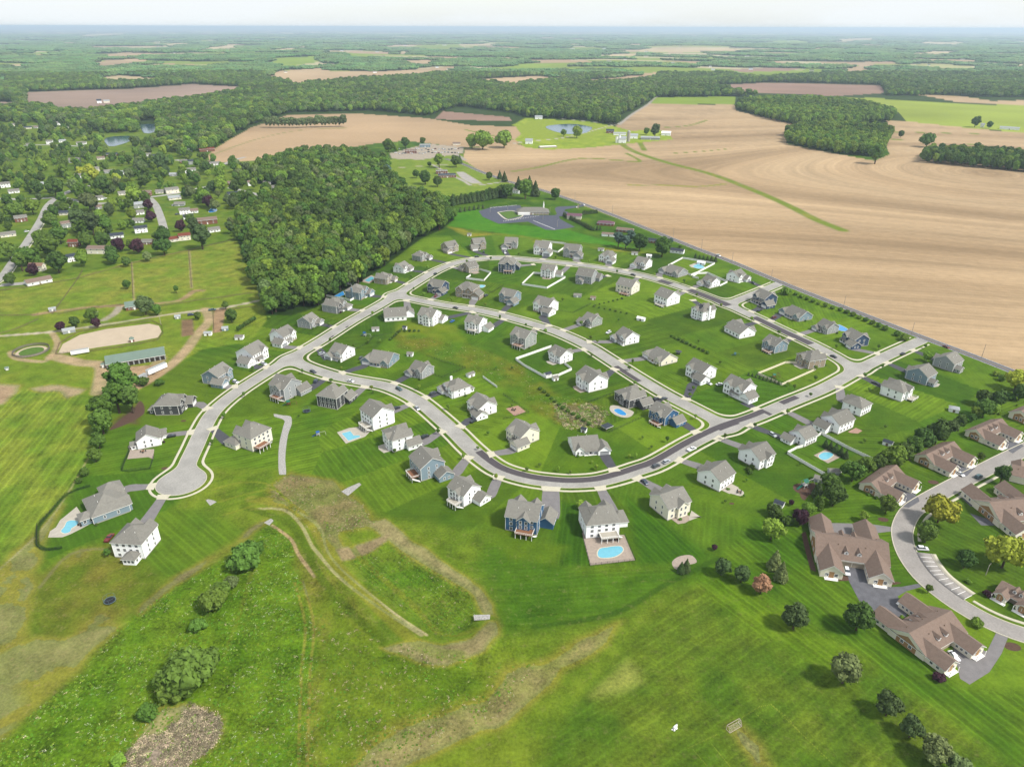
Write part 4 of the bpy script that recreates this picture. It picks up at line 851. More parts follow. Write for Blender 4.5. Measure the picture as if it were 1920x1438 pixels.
    reg([(58, 728), (90, 722), (160, 728), (150, 736), (125, 745), (108, 735), (80, 735)], (200, 178, 138), None, rag=True)
    # --- suburb at left and the woodland floor
    reg([(-300, 560), (-300, 215), (0, 212), (260, 232), (330, 270), (400, 295), (470, 300), (560, 350), (500, 370), (440, 420), (440, 448), (240, 490), (0, 545)], (92, 132, 50), (120, 150, 64), mot=.4)
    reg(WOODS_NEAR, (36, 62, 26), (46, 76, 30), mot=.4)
    # --- school lawn and farm yard
    reg(SCHOOL, (118, 156, 66), (134, 166, 78), mot=.3, world=True)
    for P, c in FIELDS:
        k = inpoly(X, Y, P)
        if not k.any(): continue
        v = (fbm(X[k], Y[k], 330, 8, 4) - .5) * 2.2; v2 = (fbm(X[k] * .35, Y[k], 46, 9, 3) - .5)
        col[k] = np.array(c) * (1 + .30 * v + .16 * v2)[:, None]; msk[k, 0] = 0; msk[k, 1] = .16; msk[k, 2] = 0
    kb_ = inpoly(X, Y, FIELDS[0][0])                    # tillage lines that bend with the slope
    C0 = np.array(gnd(1850, 325)[:2]); dx = X[kb_] - C0[0]; dy = Y[kb_] - C0[1]; u = np.hypot(340 * np.tanh(dx / 340), dy) + 34 * (fbm(X[kb_], Y[kb_], 420, 12, 2) - .5); w_ = np.where(np.abs(dx) > np.abs(dy), dy, dx)
    ph[kb_] = u * 2 * math.pi / 6.0; msk[kb_, 0] = .085
    s1 = fbm(u, w_ * .03, 13, 33, 3) - .5; s2 = fbm(u, w_ * .05, 60, 35, 3) - .5; s3 = fbm(u, w_ * .02, 4.5, 36, 2) - .5; s4 = fbm(X[kb_], Y[kb_], 260, 38, 3) - .5
    f_ = 1 + .34 * s1 + .5 * s2 + .22 * s3 + .5 * s4; col[kb_] = np.array(TAN) * .93 * f_[:, None] * np.stack([np.ones_like(f_), .99 + .06 * s2, .97 + .12 * s2], 1)
    reg(FARM, (136, 172, 70), (168, 196, 90), mot=.3, world=True)
    reg([(985, 262), (968, 240), (1000, 225), (1095, 230), (1150, 240), (1100, 262)], (150, 180, 80), None, mot=.3)
    GW = (122, 152, 70)
    line([(1165, 270), (1190, 285), (1250, 305), (1330, 326), (1400, 352), (1470, 382), (1530, 412), (1580, 432)], 15, GW); line([(960, 322), (1010, 314), (1060, 302), (1100, 297), (1160, 301), (1200, 303), (1175, 288)], 8, GW)
    line([(1180, 347), (1240, 348), (1310, 350), (1362, 345)], 7, (150, 166, 84)); line([(1200, 268), (1208, 282)], 12, GW); line([(1240, 240), (1290, 236), (1325, 226)], 9, GW); line([(1260, 288), (1320, 284), (1370, 279)], 5, GW)
    line([(1680, 248), (1780, 250), (1870, 252)], 8, GW); line([(1672, 262), (1730, 264), (1830, 272), (1920, 285)], 9, GW); line([(1665, 290), (1720, 294)], 5, GW); line([(870, 243), (900, 250), (960, 262)], 9, GW); line([(400, 290), (480, 262), (560, 245), (650, 240)], 7, (176, 166, 110))
    line([(1920, 708), (1820, 669), (1728, 635.5), (1580, 579), (1470, 536), (1373, 495), (1308, 470.5), (1214, 433), (1148, 407), (1100, 389)], 5, (110, 146, 60), .8)
    # far road and track across the fields
    line([(1160, 235), (1185, 215), (1215, 196), (1235, 180), (1275, 168)], 9, (206, 198, 186), 1)
    line([(960, 270), (985, 266), (1060, 258), (1130, 240), (1165, 230)], 6, (214, 206, 190), 1)
    line([(985, 222), (1040, 222), (1100, 228), (1150, 232)], 7, (200, 194, 176), .9)
    line([(725, 296), (800, 294), (850, 290), (870, 300)], 10, (196, 188, 178), 1); line([(812, 310), (840, 325), (870, 340), (890, 348), (950, 340)], 6, (206, 200, 190), 1); line([(735, 316), (800, 311), (840, 309)], 4, (196, 190, 160), 1)
    reg([(855, 323), (868, 322), (895, 338), (905, 345), (885, 345), (865, 335)], (206, 200, 192)); reg([(730, 288), (800, 270), (870, 276), (868, 288), (790, 300), (735, 298)], (204, 190, 170), None)
    # darker mulch beds
    line([(470, 935), (545, 950), (590, 990), (625, 1050), (700, 1130), (790, 1212), (860, 1228)], 6, (140, 150, 72), .8); line([(455, 950), (530, 975), (565, 1010), (600, 1080), (660, 1150), (720, 1205)], 4, (86, 118, 36), .8); line([(640, 1000), (690, 1060), (770, 1130), (830, 1190), (890, 1180)], 3, (120, 140, 56), .7)
    for j in range(6): line([(395 + j * 5, 905 + j * 12), (440 + j * 9, 895 + j * 10), (490 + j * 8, 900 + j * 6), (520 + j * 6, 920 + j * 6)], 1.5, (140, 156, 70) if j % 2 else (84, 122, 34), .6)
    line([(165, 912), (128, 925), (95, 960), (72, 988), (70, 1022), (84, 1030), (112, 1028)], 2.4, (40, 78, 24), .9); line([(243, 845), (228, 882), (280, 878)], 1.4, (40, 76, 26), .9); line([(75, 1100), (130, 1040), (200, 1030), (240, 1060)], 2, (150, 140, 92), .6); line([(420, 1230), (450, 1150), (470, 1080), (500, 1010)], 2, (120, 140, 60), .5)
    for P in ([(215, 800), (232, 780), (250, 765), (262, 755), (270, 765), (258, 782), (255, 792), (235, 792)],): reg(P, (118, 90, 72), None, rag=True)
    gk = col[:, 1] > 1.12 * col[:, 0]; col[gk] *= np.array((1.24, 1.05, .56)); msk[:, 0] *= np.where(gk, 1.2, 1); msk[:, 1] *= 1.25
    msk[:, 1] *= np.clip(1.3 - rX / 3500, .25, 1)
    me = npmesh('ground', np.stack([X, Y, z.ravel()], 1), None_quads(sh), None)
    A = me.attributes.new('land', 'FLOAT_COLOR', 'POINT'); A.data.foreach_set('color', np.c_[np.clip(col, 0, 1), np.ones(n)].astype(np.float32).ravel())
    A = me.attributes.new('texmix', 'FLOAT_COLOR', 'POINT'); A.data.foreach_set('color', msk.astype(np.float32).ravel())
    A = me.attributes.new('phase', 'FLOAT', 'POINT'); A.data.foreach_set('value', ph.astype(np.float32))
    me.polygons.foreach_set('use_smooth', np.ones(len(me.polygons), bool))
    M = D.materials.new('grass and soil'); M.use_nodes = True; t = M.node_tree; b = t.nodes['Principled BSDF']; b.inputs['Roughness'].default_value = .95; b.inputs['Specular IOR Level'].default_value = .08
    at = N(t, 'ShaderNodeAttribute', attribute_name='land'); am = N(t, 'ShaderNodeAttribute', attribute_name='texmix'); ap = N(t, 'ShaderNodeAttribute', attribute_name='phase')
    sp_ = N(t, 'ShaderNodeSeparateColor'); lk = t.links.new; lk(am.outputs['Color'], sp_.inputs[0]); g = N(t, 'ShaderNodeNewGeometry')
    def noise(sc, det=4, ro=.6):
        q = N(t, 'ShaderNodeTexNoise'); q.inputs['Scale'].default_value = sc; q.inputs['Detail'].default_value = det; q.inputs['Roughness'].default_value = ro; lk(g.outputs['Position'], q.inputs[0]); return q.outputs[0]
    def mth(op, a, b_=None, c=None):
        q = N(t, 'ShaderNodeMath', operation=op)
        for i_, v in enumerate((a, b_, c)):
            if v is None: continue
            if isinstance(v, (int, float)): q.inputs[i_].default_value = v
            else: lk(v, q.inputs[i_])
        return q.outputs[0]
    n1 = noise(.9, 5, .7); n2 = noise(.12, 5, .6); n3 = noise(.35, 6, .75); n4 = noise(.05, 3)
    s = mth('SINE', mth('ADD', ap.outputs['Fac'], mth('MULTIPLY', n2, 5.0)))
    s2 = mth('SINE', mth('ADD', mth('MULTIPLY', ap.outputs['Fac'], .37), mth('MULTIPLY', n4, 9.0)))
    s3 = mth('POWER', mth('MAXIMUM', s, 0.0), 5.0); s4 = mth('SINE', mth('MULTIPLY', ap.outputs['Fac'], .21)); s3 = mth('MULTIPLY', s3, mth('ADD', .6, mth('MULTIPLY', s4, .5)))
    st = mth('MULTIPLY', mth('MULTIPLY', mth('ADD', mth('ADD', mth('MULTIPLY', s, .40), mth('MULTIPLY', s3, 1.1)), mth('MULTIPLY', s2, .5)), sp_.outputs[0]), mth('ADD', .35, n4))
    fine = mth('MULTIPLY', mth('ADD', mth('SUBTRACT', n1, .5), mth('MULTIPLY', mth('SUBTRACT', n2, .5), .8)), mth('MULTIPLY', sp_.outputs[1], 2.6))
    fac = mth('MAXIMUM', mth('ADD', 1.0, mth('ADD', st, fine)), .15)
    v = N(t, 'ShaderNodeVectorMath', operation='SCALE'); lk(at.outputs['Color'], v.inputs[0]); lk(fac, v.inputs['Scale'])
    bl = N(t, 'ShaderNodeMapRange', interpolation_type='SMOOTHSTEP'); bl.inputs[1].default_value = .54; bl.inputs[2].default_value = .68; lk(n3, bl.inputs[0])
    mxx = N(t, 'ShaderNodeMix', data_type='RGBA'); lk(mth('MULTIPLY', bl.outputs[0], sp_.outputs[2]), mxx.inputs[0]); lk(v.outputs[0], mxx.inputs[6]); mxx.inputs[7].default_value = (*alb(186, 166, 118), 1)
    lk(mxx.outputs[2], b.inputs['Base Color'])
    bp = N(t, 'ShaderNodeBump'); bp.inputs['Distance'].default_value = .35; lk(mth('MULTIPLY', sp_.outputs[1], .9), bp.inputs['Strength']); lk(n1, bp.inputs['Height']); lk(bp.outputs[0], b.inputs['Normal'])
    me.materials.append(M); link('ground', me, kind='structure')
def None_quads(sh):
    a, b = sh; i = np.arange(a - 1)[:, None] * b + np.arange(b - 1)[None, :]; i = i.ravel()
    return np.stack([i, i + b, i + b + 1, i + 1], 1)[:, ::-1] if True else None
WOODS_NEAR = [(484, 312), (560, 298), (640, 290), (720, 305), (738, 345), (762, 372), (830, 382), (852, 412), (830, 430), (790, 448), (720, 500), (650, 548), (590, 578), (545, 592), (505, 590), (488, 560), (470, 500), (446, 455), (442, 420), (520, 372), (560, 350), (475, 345)]
build_ground()
# ---------------------------------------------------------------- trees
def ico(sub=1):
    t = (1 + 5 ** .5) / 2; v = [(-1, t, 0), (1, t, 0), (-1, -t, 0), (1, -t, 0), (0, -1, t), (0, 1, t), (0, -1, -t), (0, 1, -t), (t, 0, -1), (t, 0, 1), (-t, 0, -1), (-t, 0, 1)]
    v = [np.array(p) / np.linalg.norm(p) for p in v]; f = [(0, 11, 5), (0, 5, 1), (0, 1, 7), (0, 7, 10), (0, 10, 11), (1, 5, 9), (5, 11, 4), (11, 10, 2), (10, 7, 6), (7, 1, 8), (3, 9, 4), (3, 4, 2), (3, 2, 6), (3, 6, 8), (3, 8, 9), (4, 9, 5), (2, 4, 11), (6, 2, 10), (8, 6, 7), (9, 8, 1)]
    for _ in range(sub):
        c = {}; nf = []
        def mid(a, b):
            k = (min(a, b), max(a, b))
            if k not in c: p = v[a] + v[b]; v.append(p / np.linalg.norm(p)); c[k] = len(v) - 1
            return c[k]
        for a, b, d in f: x, y, z = mid(a, b), mid(b, d), mid(d, a); nf += [(a, x, z), (b, y, x), (d, z, y), (x, y, z)]
        f = nf
    return np.array(v), np.array(f)
I0, F0 = ico(0); I1, F1 = ico(1); I2, F2 = ico(2)
def leaf_quads(P, Nn, size, rg):
    """one small bent leaf-clump quad at each point"""
    n = len(P); nn = Nn + rg.normal(0, .55, (n, 3)); nn /= np.linalg.norm(nn, axis=1)[:, None]
    a = np.cross(nn, rg.normal(0, 1, (n, 3))); a /= np.linalg.norm(a, axis=1)[:, None]; b = np.cross(nn, a); s = size * rg.uniform(.6, 1.3, (n, 1))
    V = np.stack([P - a * s - b * s * .6, P + a * s * .9 - b * s * .8, P + a * s + b * s * .7, P - a * s * .7 + b * s], 1).reshape(-1, 3)
    return V, np.arange(4 * n).reshape(n, 4)
def crown_mesh(name, seed, m, shape='round', lobes=16, dens=62, leaf=.075):
    """unit crown: radius 1, base at z=0"""
    rg = np.random.default_rng(seed); VV = []; T = []; Q = []; off = 0; C = []
    H = {'round': 1.75, 'tall': 2.5, 'bush': 1.25, 'wide': 1.45, 'cone': 3.1, 'column': 4.2}[shape]
    if shape in ('cone', 'column'):
        for i in range(26):
            t = i / 25; z = H * (.04 + .93 * t); rr = (1 - t) ** .8 if shape == 'cone' else (1 - t ** 3) * .9; k = 1 if t > .93 else (3 if shape == 'column' else 4)
            for j in range(k): a = rg.uniform(0, 6.28) + j * 6.28 / k; C.append((rr * .55 * math.cos(a), rr * .55 * math.sin(a), z, max(.10, rr * .52)))
    else:
        for i in range(lobes):
            u = (i + .5) / lobes; z = -1 + 2 * u; a = i * 2.39996 + rg.uniform(-.3, .3); q = math.sqrt(max(0, 1 - z * z))
            d = rg.uniform(.44, .76); r = rg.uniform(.25, .46); zz = H / 2 + z * d * H / 2 * .95
            flat = .85 if shape != 'round' else 1.0
            C.append((q * d * math.cos(a) * (1 if z > -.5 else .75), q * d * math.sin(a) * (1 if z > -.5 else .75), zz, r * flat))
        C.append((0, 0, H * .5, .55)); C.append((0.1, 0, H * .72, .42))
    for (x, y, z, r) in C:
        v, f = (I1, F1) if r > .2 else (I0, F0); nzz = 1 + rg.normal(0, .09, (len(v), 1)); w = v * nzz * r * .88 + np.array([x, y, z]); VV.append(w); T.append(f + off); off += len(w)
    P = []; Nn = []
    for (x, y, z, r) in C:
        k = max(6, int(dens * (r / .38) ** 1.6)); d = rg.normal(0, 1, (k, 3)); d /= np.linalg.norm(d, axis=1)[:, None]; d[:, 2] = np.where(d[:, 2] < -.4, -d[:, 2], d[:, 2]); P.append(np.array([x, y, z]) + d * r * rg.uniform(.88, 1.14, (k, 1))); Nn.append(d)
    P = np.concatenate(P); Nn = np.concatenate(Nn); V, q = leaf_quads(P, Nn, leaf, rg); q = q + off; VV.append(V)
    V = np.concatenate(VV); V[:, 2] = np.maximum(V[:, 2], .02)
    me = D.meshes.new(name); T = np.concatenate(T); me.vertices.add(len(V)); me.vertices.foreach_set('co', V.astype(np.float32).ravel())
    li = np.concatenate([T.ravel(), q.ravel()]).astype(np.int32); me.loops.add(len(li)); me.loops.foreach_set('vertex_index', li); nf = len(T) + len(q); me.polygons.add(nf)
    me.polygons.foreach_set('loop_start', np.concatenate([np.arange(len(T)) * 3, len(T) * 3 + np.arange(len(q)) * 4]).astype(np.int32)); me.polygons.foreach_set('loop_total', np.concatenate([np.full(len(T), 3), np.full(len(q), 4)]).astype(np.int32))
    me.materials.append(m); me.update(calc_edges=True); return me, H
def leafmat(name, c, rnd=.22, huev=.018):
    M = mat(name, alb(*c, k=.72), .75, .22, .35, spec=.15, scale2=.0055, var2=.30, rnd=rnd, huev=huev)  # broadest noise paints cloud-shadow tone into the leaves, along with differing tree stands
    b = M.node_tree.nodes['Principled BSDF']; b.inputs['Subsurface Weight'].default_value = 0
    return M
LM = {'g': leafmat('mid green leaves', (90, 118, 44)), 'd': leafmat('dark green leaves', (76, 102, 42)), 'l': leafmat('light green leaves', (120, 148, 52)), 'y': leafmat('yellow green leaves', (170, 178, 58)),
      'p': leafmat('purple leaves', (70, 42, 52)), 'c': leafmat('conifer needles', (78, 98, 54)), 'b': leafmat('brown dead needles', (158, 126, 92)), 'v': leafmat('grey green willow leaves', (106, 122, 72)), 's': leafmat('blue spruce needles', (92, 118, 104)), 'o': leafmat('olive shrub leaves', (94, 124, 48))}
CR = {}
def crown(shape, mk, var):
    k = (shape, mk, var)
    if k not in CR: CR[k] = crown_mesh('crown', hash((shape, var)) % 1000 if False else (var * 17 + len(shape) * 3), LM[mk], shape, lobes=18, dens=70 if shape not in ('cone', 'column') else 40, leaf=.078 if shape != 'column' else .1)
    return CR[k]
TR = {}
def trunk_mesh(v):
    if v not in TR:
        k = MB(); rg = random.Random(v); k.cyl(0, 0, 0, .62, .035, .024, 8, False)
        for i in range(5): a = i * 1.3 + rg.random(); k.bar((0, 0, .3 + .06 * i), (.2 * math.cos(a), .2 * math.sin(a), .55 + .06 * i), .018)
        TR[v] = k.mesh('trunk', M_BARK)
    return TR[v]
TREES = []                                              # x,y,z, radius, height, shape, material, label, group, name, cat
def tree(cx, cy, wpx, shape='round', mk='g', label=None, group=None, name='tree', hk=None, cat='tree'):
    k = {'round': 2.15, 'tall': 2.9, 'bush': 1.3, 'wide': 1.8, 'cone': 3.3, 'column': 4.3}[shape] if hk is None else hk
    r = 3.0
    for _ in range(4):
        p = gnd(cx, cy, r * k * .55); dpt = np.dot(np.array([p[0], p[1], p[2] + r * k * .55 - EYE]), FWD); r = wpx / 2 / F * dpt
    TREES.append((p[0], p[1], p[2], r, r * k, shape, mk, label, group, name, cat))
# --- singled out trees and shrubs: centre of the crown and its width in the photo
T1 = [
(1449, 992, 50, 'wide', 'l', 'bright green dome shaped tree left of the purple leaved tree'), (1503, 969, 32, 'round', 'p', 'dark purple leaved tree beside the front villa roof'),
(1566, 928, 42, 'round', 'd', 'dark dense round tree left of the lowest row villa'), (1558, 905, 42, 'wide', 'g', 'mid green tree just behind the dark dense round tree'), (1517, 955, 28, 'round', 'l', 'light green small tree above the purple leaved tree'),
(1539, 940, 16, 'column', 'g', 'narrow light conifer between the light tree and the dark round tree'), (1532, 938, 14, 'column', 'g', 'slender conifer left of the dark round tree'), (1535, 915, 22, 'cone', 'c', 'dark spruce right of the green playset'), (1453, 958, 34, 'bush', 'd', 'dark shrub mass behind the bright dome shaped tree'), (1478, 975, 24, 'bush', 'g', 'loose green shrub between the dome shaped tree and the purple tree'), (1484, 942, 11, 'round', 'p', 'tiny purple leaved tree right of the small white shed'),
(1602, 884, 46, 'wide', 'g', 'leafy green tree at the end of the white fence'), (1625, 872, 40, 'wide', 'g', 'green tree behind the lowest row villa, second in the belt'), (1652, 864, 34, 'wide', 'd', 'low dark green tree above the lowest villa roof ridge'), (1678, 856, 44, 'round', 'l', 'bright green round tree between fence end and middle villa'), (1697, 848, 34, 'tall', 'd', 'dark tree behind the middle villa corner'), (1713, 836, 40, 'tall', 'g', 'mid green tree above the middle villa gable'),
(1733, 822, 44, 'round', 'd', 'dark green round tree behind the middle villa roof'), (1760, 810, 46, 'round', 'd', 'large dark tree in the belt behind the middle villa'), (1785, 800, 24, 'tall', 'c', 'dark narrow conifer in the belt above the middle villa'), (1802, 790, 26, 'tall', 'd', 'dark tree left of the topmost row villa'), (1823, 783, 20, 'wide', 'd', 'low round shrub tree above the topmost row villa'), (1833, 770, 24, 'round', 'l', 'yellowish green tree right of the white hipped shed'),
(1848, 765, 42, 'wide', 'g', 'broad mid green tree in the upper belt clump'), (1845, 745, 30, 'round', 'd', 'dark tree at the back of the upper belt clump'), (1872, 748, 34, 'round', 'd', 'darkest tree of the upper belt clump'), (1868, 766, 18, 'round', 'l', 'small light tree at the right of the upper belt clump'), (1893, 742, 20, 'bush', 'd', 'dark shrub right of the upper belt clump'), (1908, 712, 46, 'wide', 'y', 'bright yellow green tree at the right edge beside the rural road'), (1915, 735, 30, 'round', 'd', 'dark tree under the yellow tree at the right edge'), (1880, 708, 18, 'bush', 'g', 'green bushes left of the yellow tree at the right edge'), (1868, 700, 14, 'bush', 'l', 'light bush beside the rural road near the right edge'),
(1766, 955, 62, 'wide', 'y', 'large yellow leaved tree beside the curved concrete road'), (1740, 997, 42, 'round', 'g', 'round clipped green tree inside the road curve'), (1813, 1047, 38, 'round', 'd', 'dark round tree above the parking bays'), (1890, 1035, 76, 'wide', 'y', 'biggest yellow leaved tree at the right edge'), (1882, 887, 30, 'tall', 'd', 'tall dark tree between the curved road and the right villa'), (1665, 945, 34, 'round', 'g', 'round tree in front of the lowest row villa'), (1840, 855, 16, 'tall', 'g', 'narrow young tree at the corner of the topmost row villa'),
(1612, 1157, 56, 'round', 'd', 'large round dark tree left of the largest villa'), (1742, 1103, 15, 'tall', 'g', 'narrow small tree beside the road above the largest villa'), (1833, 1166, 24, 'bush', 'l', 'bright shrub beside the road right of the largest villa'), (1870, 1115, 18, 'bush', 'l', 'clipped bright green bush in front of the clubhouse'), (1853, 1113, 18, 'bush', 'p', 'dark purple shrub in front of the clubhouse'), (1760, 1268, 24, 'bush', 'p', 'dark purple bush at the lowest corner of the largest villa'), (1817, 1090, 12, 'bush', 'l', 'small bright bush beside the parking bays'),
(1620, 968, 20, 'round', 'l', 'small light tree on the lawn above the front villa drive'), (1355, 1063, 34, 'round', 'c', 'leftmost dark pine left of the brown tree'), (1392, 1076, 34, 'round', 'c', 'dark pine directly left of the brown tree'), (1429, 1096, 37, 'round', 'b', 'brown dead tree on the lawn'), (1455, 1047, 28, 'cone', 'v', 'grey green conifer above the brown tree, upper of two'), (1467, 1068, 27, 'cone', 'v', 'grey green conifer above the brown tree, lower of two'), (1492, 1156, 50, 'round', 'c', 'dark round pine on the striped lawn left of the villa tree'), (1587, 1254, 62, 'round', 'v', 'broad grey green pine below the villa tree'), (1668, 1321, 50, 'round', 'c', 'dark pine, upper of the diagonal lower right row'), (1711, 1364, 44, 'round', 'c', 'dark pine, middle of the diagonal lower right row'), (1755, 1407, 58, 'round', 'v', 'grey green pine, lower of the diagonal lower right row'), (1800, 1440, 50, 'round', 'v', 'pine cut off by the bottom edge'),
(1288, 1058, 18, 'cone', 'c', 'dark spruce on the bare patch, right one'), (1278, 1062, 16, 'cone', 'c', 'dark spruce on the bare patch, left one'), (1340, 1026, 12, 'round', 'p', 'small purple leaved tree above the leftmost dark pine'),
(225, 712, 60, 'tall', 'g', 'tall tree at the top of the row left of the charcoal house'), (215, 740, 50, 'tall', 'g', 'tall leafy tree second in the row left of the charcoal house'), (243, 745, 42, 'tall', 'd', 'dark tree beside the mulch bed'), (190, 765, 48, 'tall', 'g', 'tree on the field side of the row, upper'), (188, 790, 46, 'round', 'g', 'tree on the field side of the row, lower'), (183, 826, 30, 'round', 'g', 'round shrub tree below the tall row, upper'), (176, 852, 28, 'round', 'g', 'round shrub tree below the tall row, lower'), (158, 884, 24, 'bush', 'g', 'round bush beside the stone edged track above the pool yard'), (268, 715, 24, 'bush', 'd', 'dark bush beside the grey farm trailer'), (298, 717, 18, 'bush', 'g', 'bush below the long white trailer'), (148, 900, 16, 'bush', 'g', 'lowest small bush beside the stone edged track'),
(350, 1260, 108, 'bush', 'o', 'large spreading shrub in the foreground meadow'), (322, 1292, 60, 'bush', 'o', 'spreading shrub left below the large meadow shrub'), (385, 1240, 62, 'bush', 'o', 'spreading shrub right above the large meadow shrub'), (275, 1335, 46, 'bush', 'g', 'shrub above the dry reed patch'), (460, 1042, 66, 'bush', 'o', 'shrub near the top of the meadow hedge line'), (482, 1028, 36, 'bush', 'g', 'highest shrub of the meadow hedge line'), (414, 1105, 42, 'bush', 'g', 'shrub in the middle of the meadow hedge line'), (398, 1125, 58, 'bush', 'g', 'dark shrub below the middle of the meadow hedge line'), (370, 1172, 34, 'bush', 'o', 'shrub at the bottom of the meadow hedge line'), (432, 1090, 34, 'bush', 'v', 'grey shrub in the meadow hedge line'), (220, 1425, 34, 'bush', 'l', 'light bush at the bottom edge left of the dry reeds'),
(525, 545, 44, 'round', 'g', 'tree at the lower tip of the woodland'), (508, 570, 34, 'round', 'o', 'olive tree at the lowest tip of the woodland'), (545, 535, 46, 'round', 'g', 'broad tree near the lower tip of the woodland'), (433, 592, 24, 'round', 'd', 'round dark tree beside the farm track'), (270, 572, 34, 'round', 'v', 'grey green tree behind the small green roofed barn'), (293, 580, 20, 'round', 'g', 'small tree right of the small green roofed barn'), (237, 533, 16, 'round', 'd', 'dark round tree alone in the paddock'), (329, 541, 12, 'tall', 'd', 'small leaning tree alone in the paddock'), (171, 590, 26, 'round', 'g', 'green tree beside the farm lane'), (140, 603, 20, 'round', 'd', 'dark tree left of the green one beside the farm lane'), (180, 605, 18, 'round', 'p', 'purple leaved tree beside the farm lane'), (113, 612, 18, 'round', 'p', 'purple leaved tree beside the small farm stable'), (370, 592, 14, 'round', 'g', 'small tree beside the farm fork'), (422, 572, 14, 'round', 'd', 'small dark tree beside the upper farm track'),
(1160, 447, 22, 'tall', 's', 'blue green spruce left of three beside the brown roofed shed'), (1174, 452, 20, 'tall', 's', 'blue green spruce lowest of three beside the brown roofed shed'), (1183, 441, 18, 'tall', 's', 'blue green spruce right of three beside the brown roofed shed'), (1200, 454, 30, 'round', 'd', 'dark round tree between the spruces and the brick ranch'), (1243, 462, 34, 'round', 'g', 'large round tree left of the white ranch'), (1258, 452, 10, 'tall', 's', 'small spruce beside the rural road'), (1275, 462, 8, 'bush', 'd', 'dark roadside bush beside the white ranch'),
(1041, 363, 20, 'round', 'd', 'round dark tree at the corner of the rural road above the meeting hall'), (985, 351, 28, 'tall', 'g', 'broadleaf tree in the group beside the white farmhouse'), (972, 345, 18, 'cone', 'c', 'dark spruce left in the group beside the white farmhouse'), (1004, 352, 18, 'cone', 'c', 'dark spruce right in the group beside the white farmhouse'), (993, 340, 14, 'cone', 'c', 'dark spruce behind the group beside the white farmhouse'), (950, 358, 24, 'round', 'd', 'dark tree left of the white farmhouse'), (946, 330, 12, 'cone', 'c', 'spruce beside the road bend'), (937, 327, 10, 'cone', 'c', 'smaller spruce left of the road bend'), (917, 330, 14, 'round', 'd', 'round tree left of the road bend spruces'),
(823, 299, 20, 'tall', 'l', 'light green tree on the school lawn'), (855, 302, 20, 'round', 'd', 'dark tree beside the yard at the road corner'), (862, 298, 10, 'cone', 'c', 'small spruce beside the yard at the road corner'), (780, 326, 14, 'round', 'd', 'round tree left of the school, left'), (797, 332, 24, 'round', 'd', 'round tree left of the school, right'), (820, 340, 18, 'round', 'd', 'round tree in front of the school'), (726, 318, 16, 'tall', 's', 'blue green conifer at the edge of the woodland lawn'), (805, 308, 9, 'round', 'd', 'small round tree on the school lawn'),
(1082, 247, 20, 'round', 'l', 'light tree beside the farm pond, right'), (1057, 249, 12, 'round', 'g', 'small tree beside the farm pond, left'), (1229, 243, 20, 'tall', 'c', 'dark trees beside the farm barns'), (1212, 246, 12, 'round', 'g', 'small tree left of the dark farm trees'), (905, 262, 38, 'wide', 'l', 'light green tree clump in the field, left part'), (885, 264, 24, 'round', 'l', 'light green tree at the left of the field clump'), (945, 260, 34, 'wide', 'l', 'light green tree clump in the field, right part'), (728, 272, 22, 'round', 'g', 'tree left of the brown shop building'), (742, 276, 14, 'round', 'l', 'light tree beside the brown shop building'), (760, 267, 18, 'round', 'd', 'dark tree behind the brown shop building'), (792, 264, 12, 'round', 'g', 'tree behind the parking yard'),
(1645, 285, 28, 'tall', 'g', 'tree standing in front of the right wood corner'), (1740, 262, 28, 'wide', 'g', 'hedge tree in the far right fields'), (1690, 251, 12, 'round', 'd', 'round tree in the far right fields'), (1742, 263, 8, 'round', 'd', 'tiny round tree in the far right fields'), (1830, 228, 18, 'round', 'd', 'dark tree beside the far white barn'), (1856, 234, 12, 'round', 'd', 'tree right of the far small white barn'),
(200, 1035, 14, 'tall', 'g', 'small tree beside the dark red pickup'), (1089, 946, 18, 'round', 'l', 'round green tree beside the pool patio house'), (1454, 712, 8, 'bush', 'd', 'dark bush in the beige fenced lawn'), (1697, 632, 20, 'bush', 'g', 'green shrub clump at the lower entrance corner'), (1683, 625, 14, 'bush', 'g', 'second shrub clump at the lower entrance corner'), (1474, 545, 22, 'bush', 'o', 'shrub clump at the upper entrance corner'), (1739, 668, 18, 'round', 'l', 'light tree in front of the pale grey road house'), (1650, 835, 0, '', '', None),
]
for i, t in enumerate(T1):
    if t[2]: tree(t[0], t[1], t[2], t[3], t[4], t[5], None, {'cone': 'conifer', 'column': 'conifer', 'bush': 'shrub'}.get(t[3], 'tree'), cat={'bush': 'shrub'}.get(t[3], 'tree'))
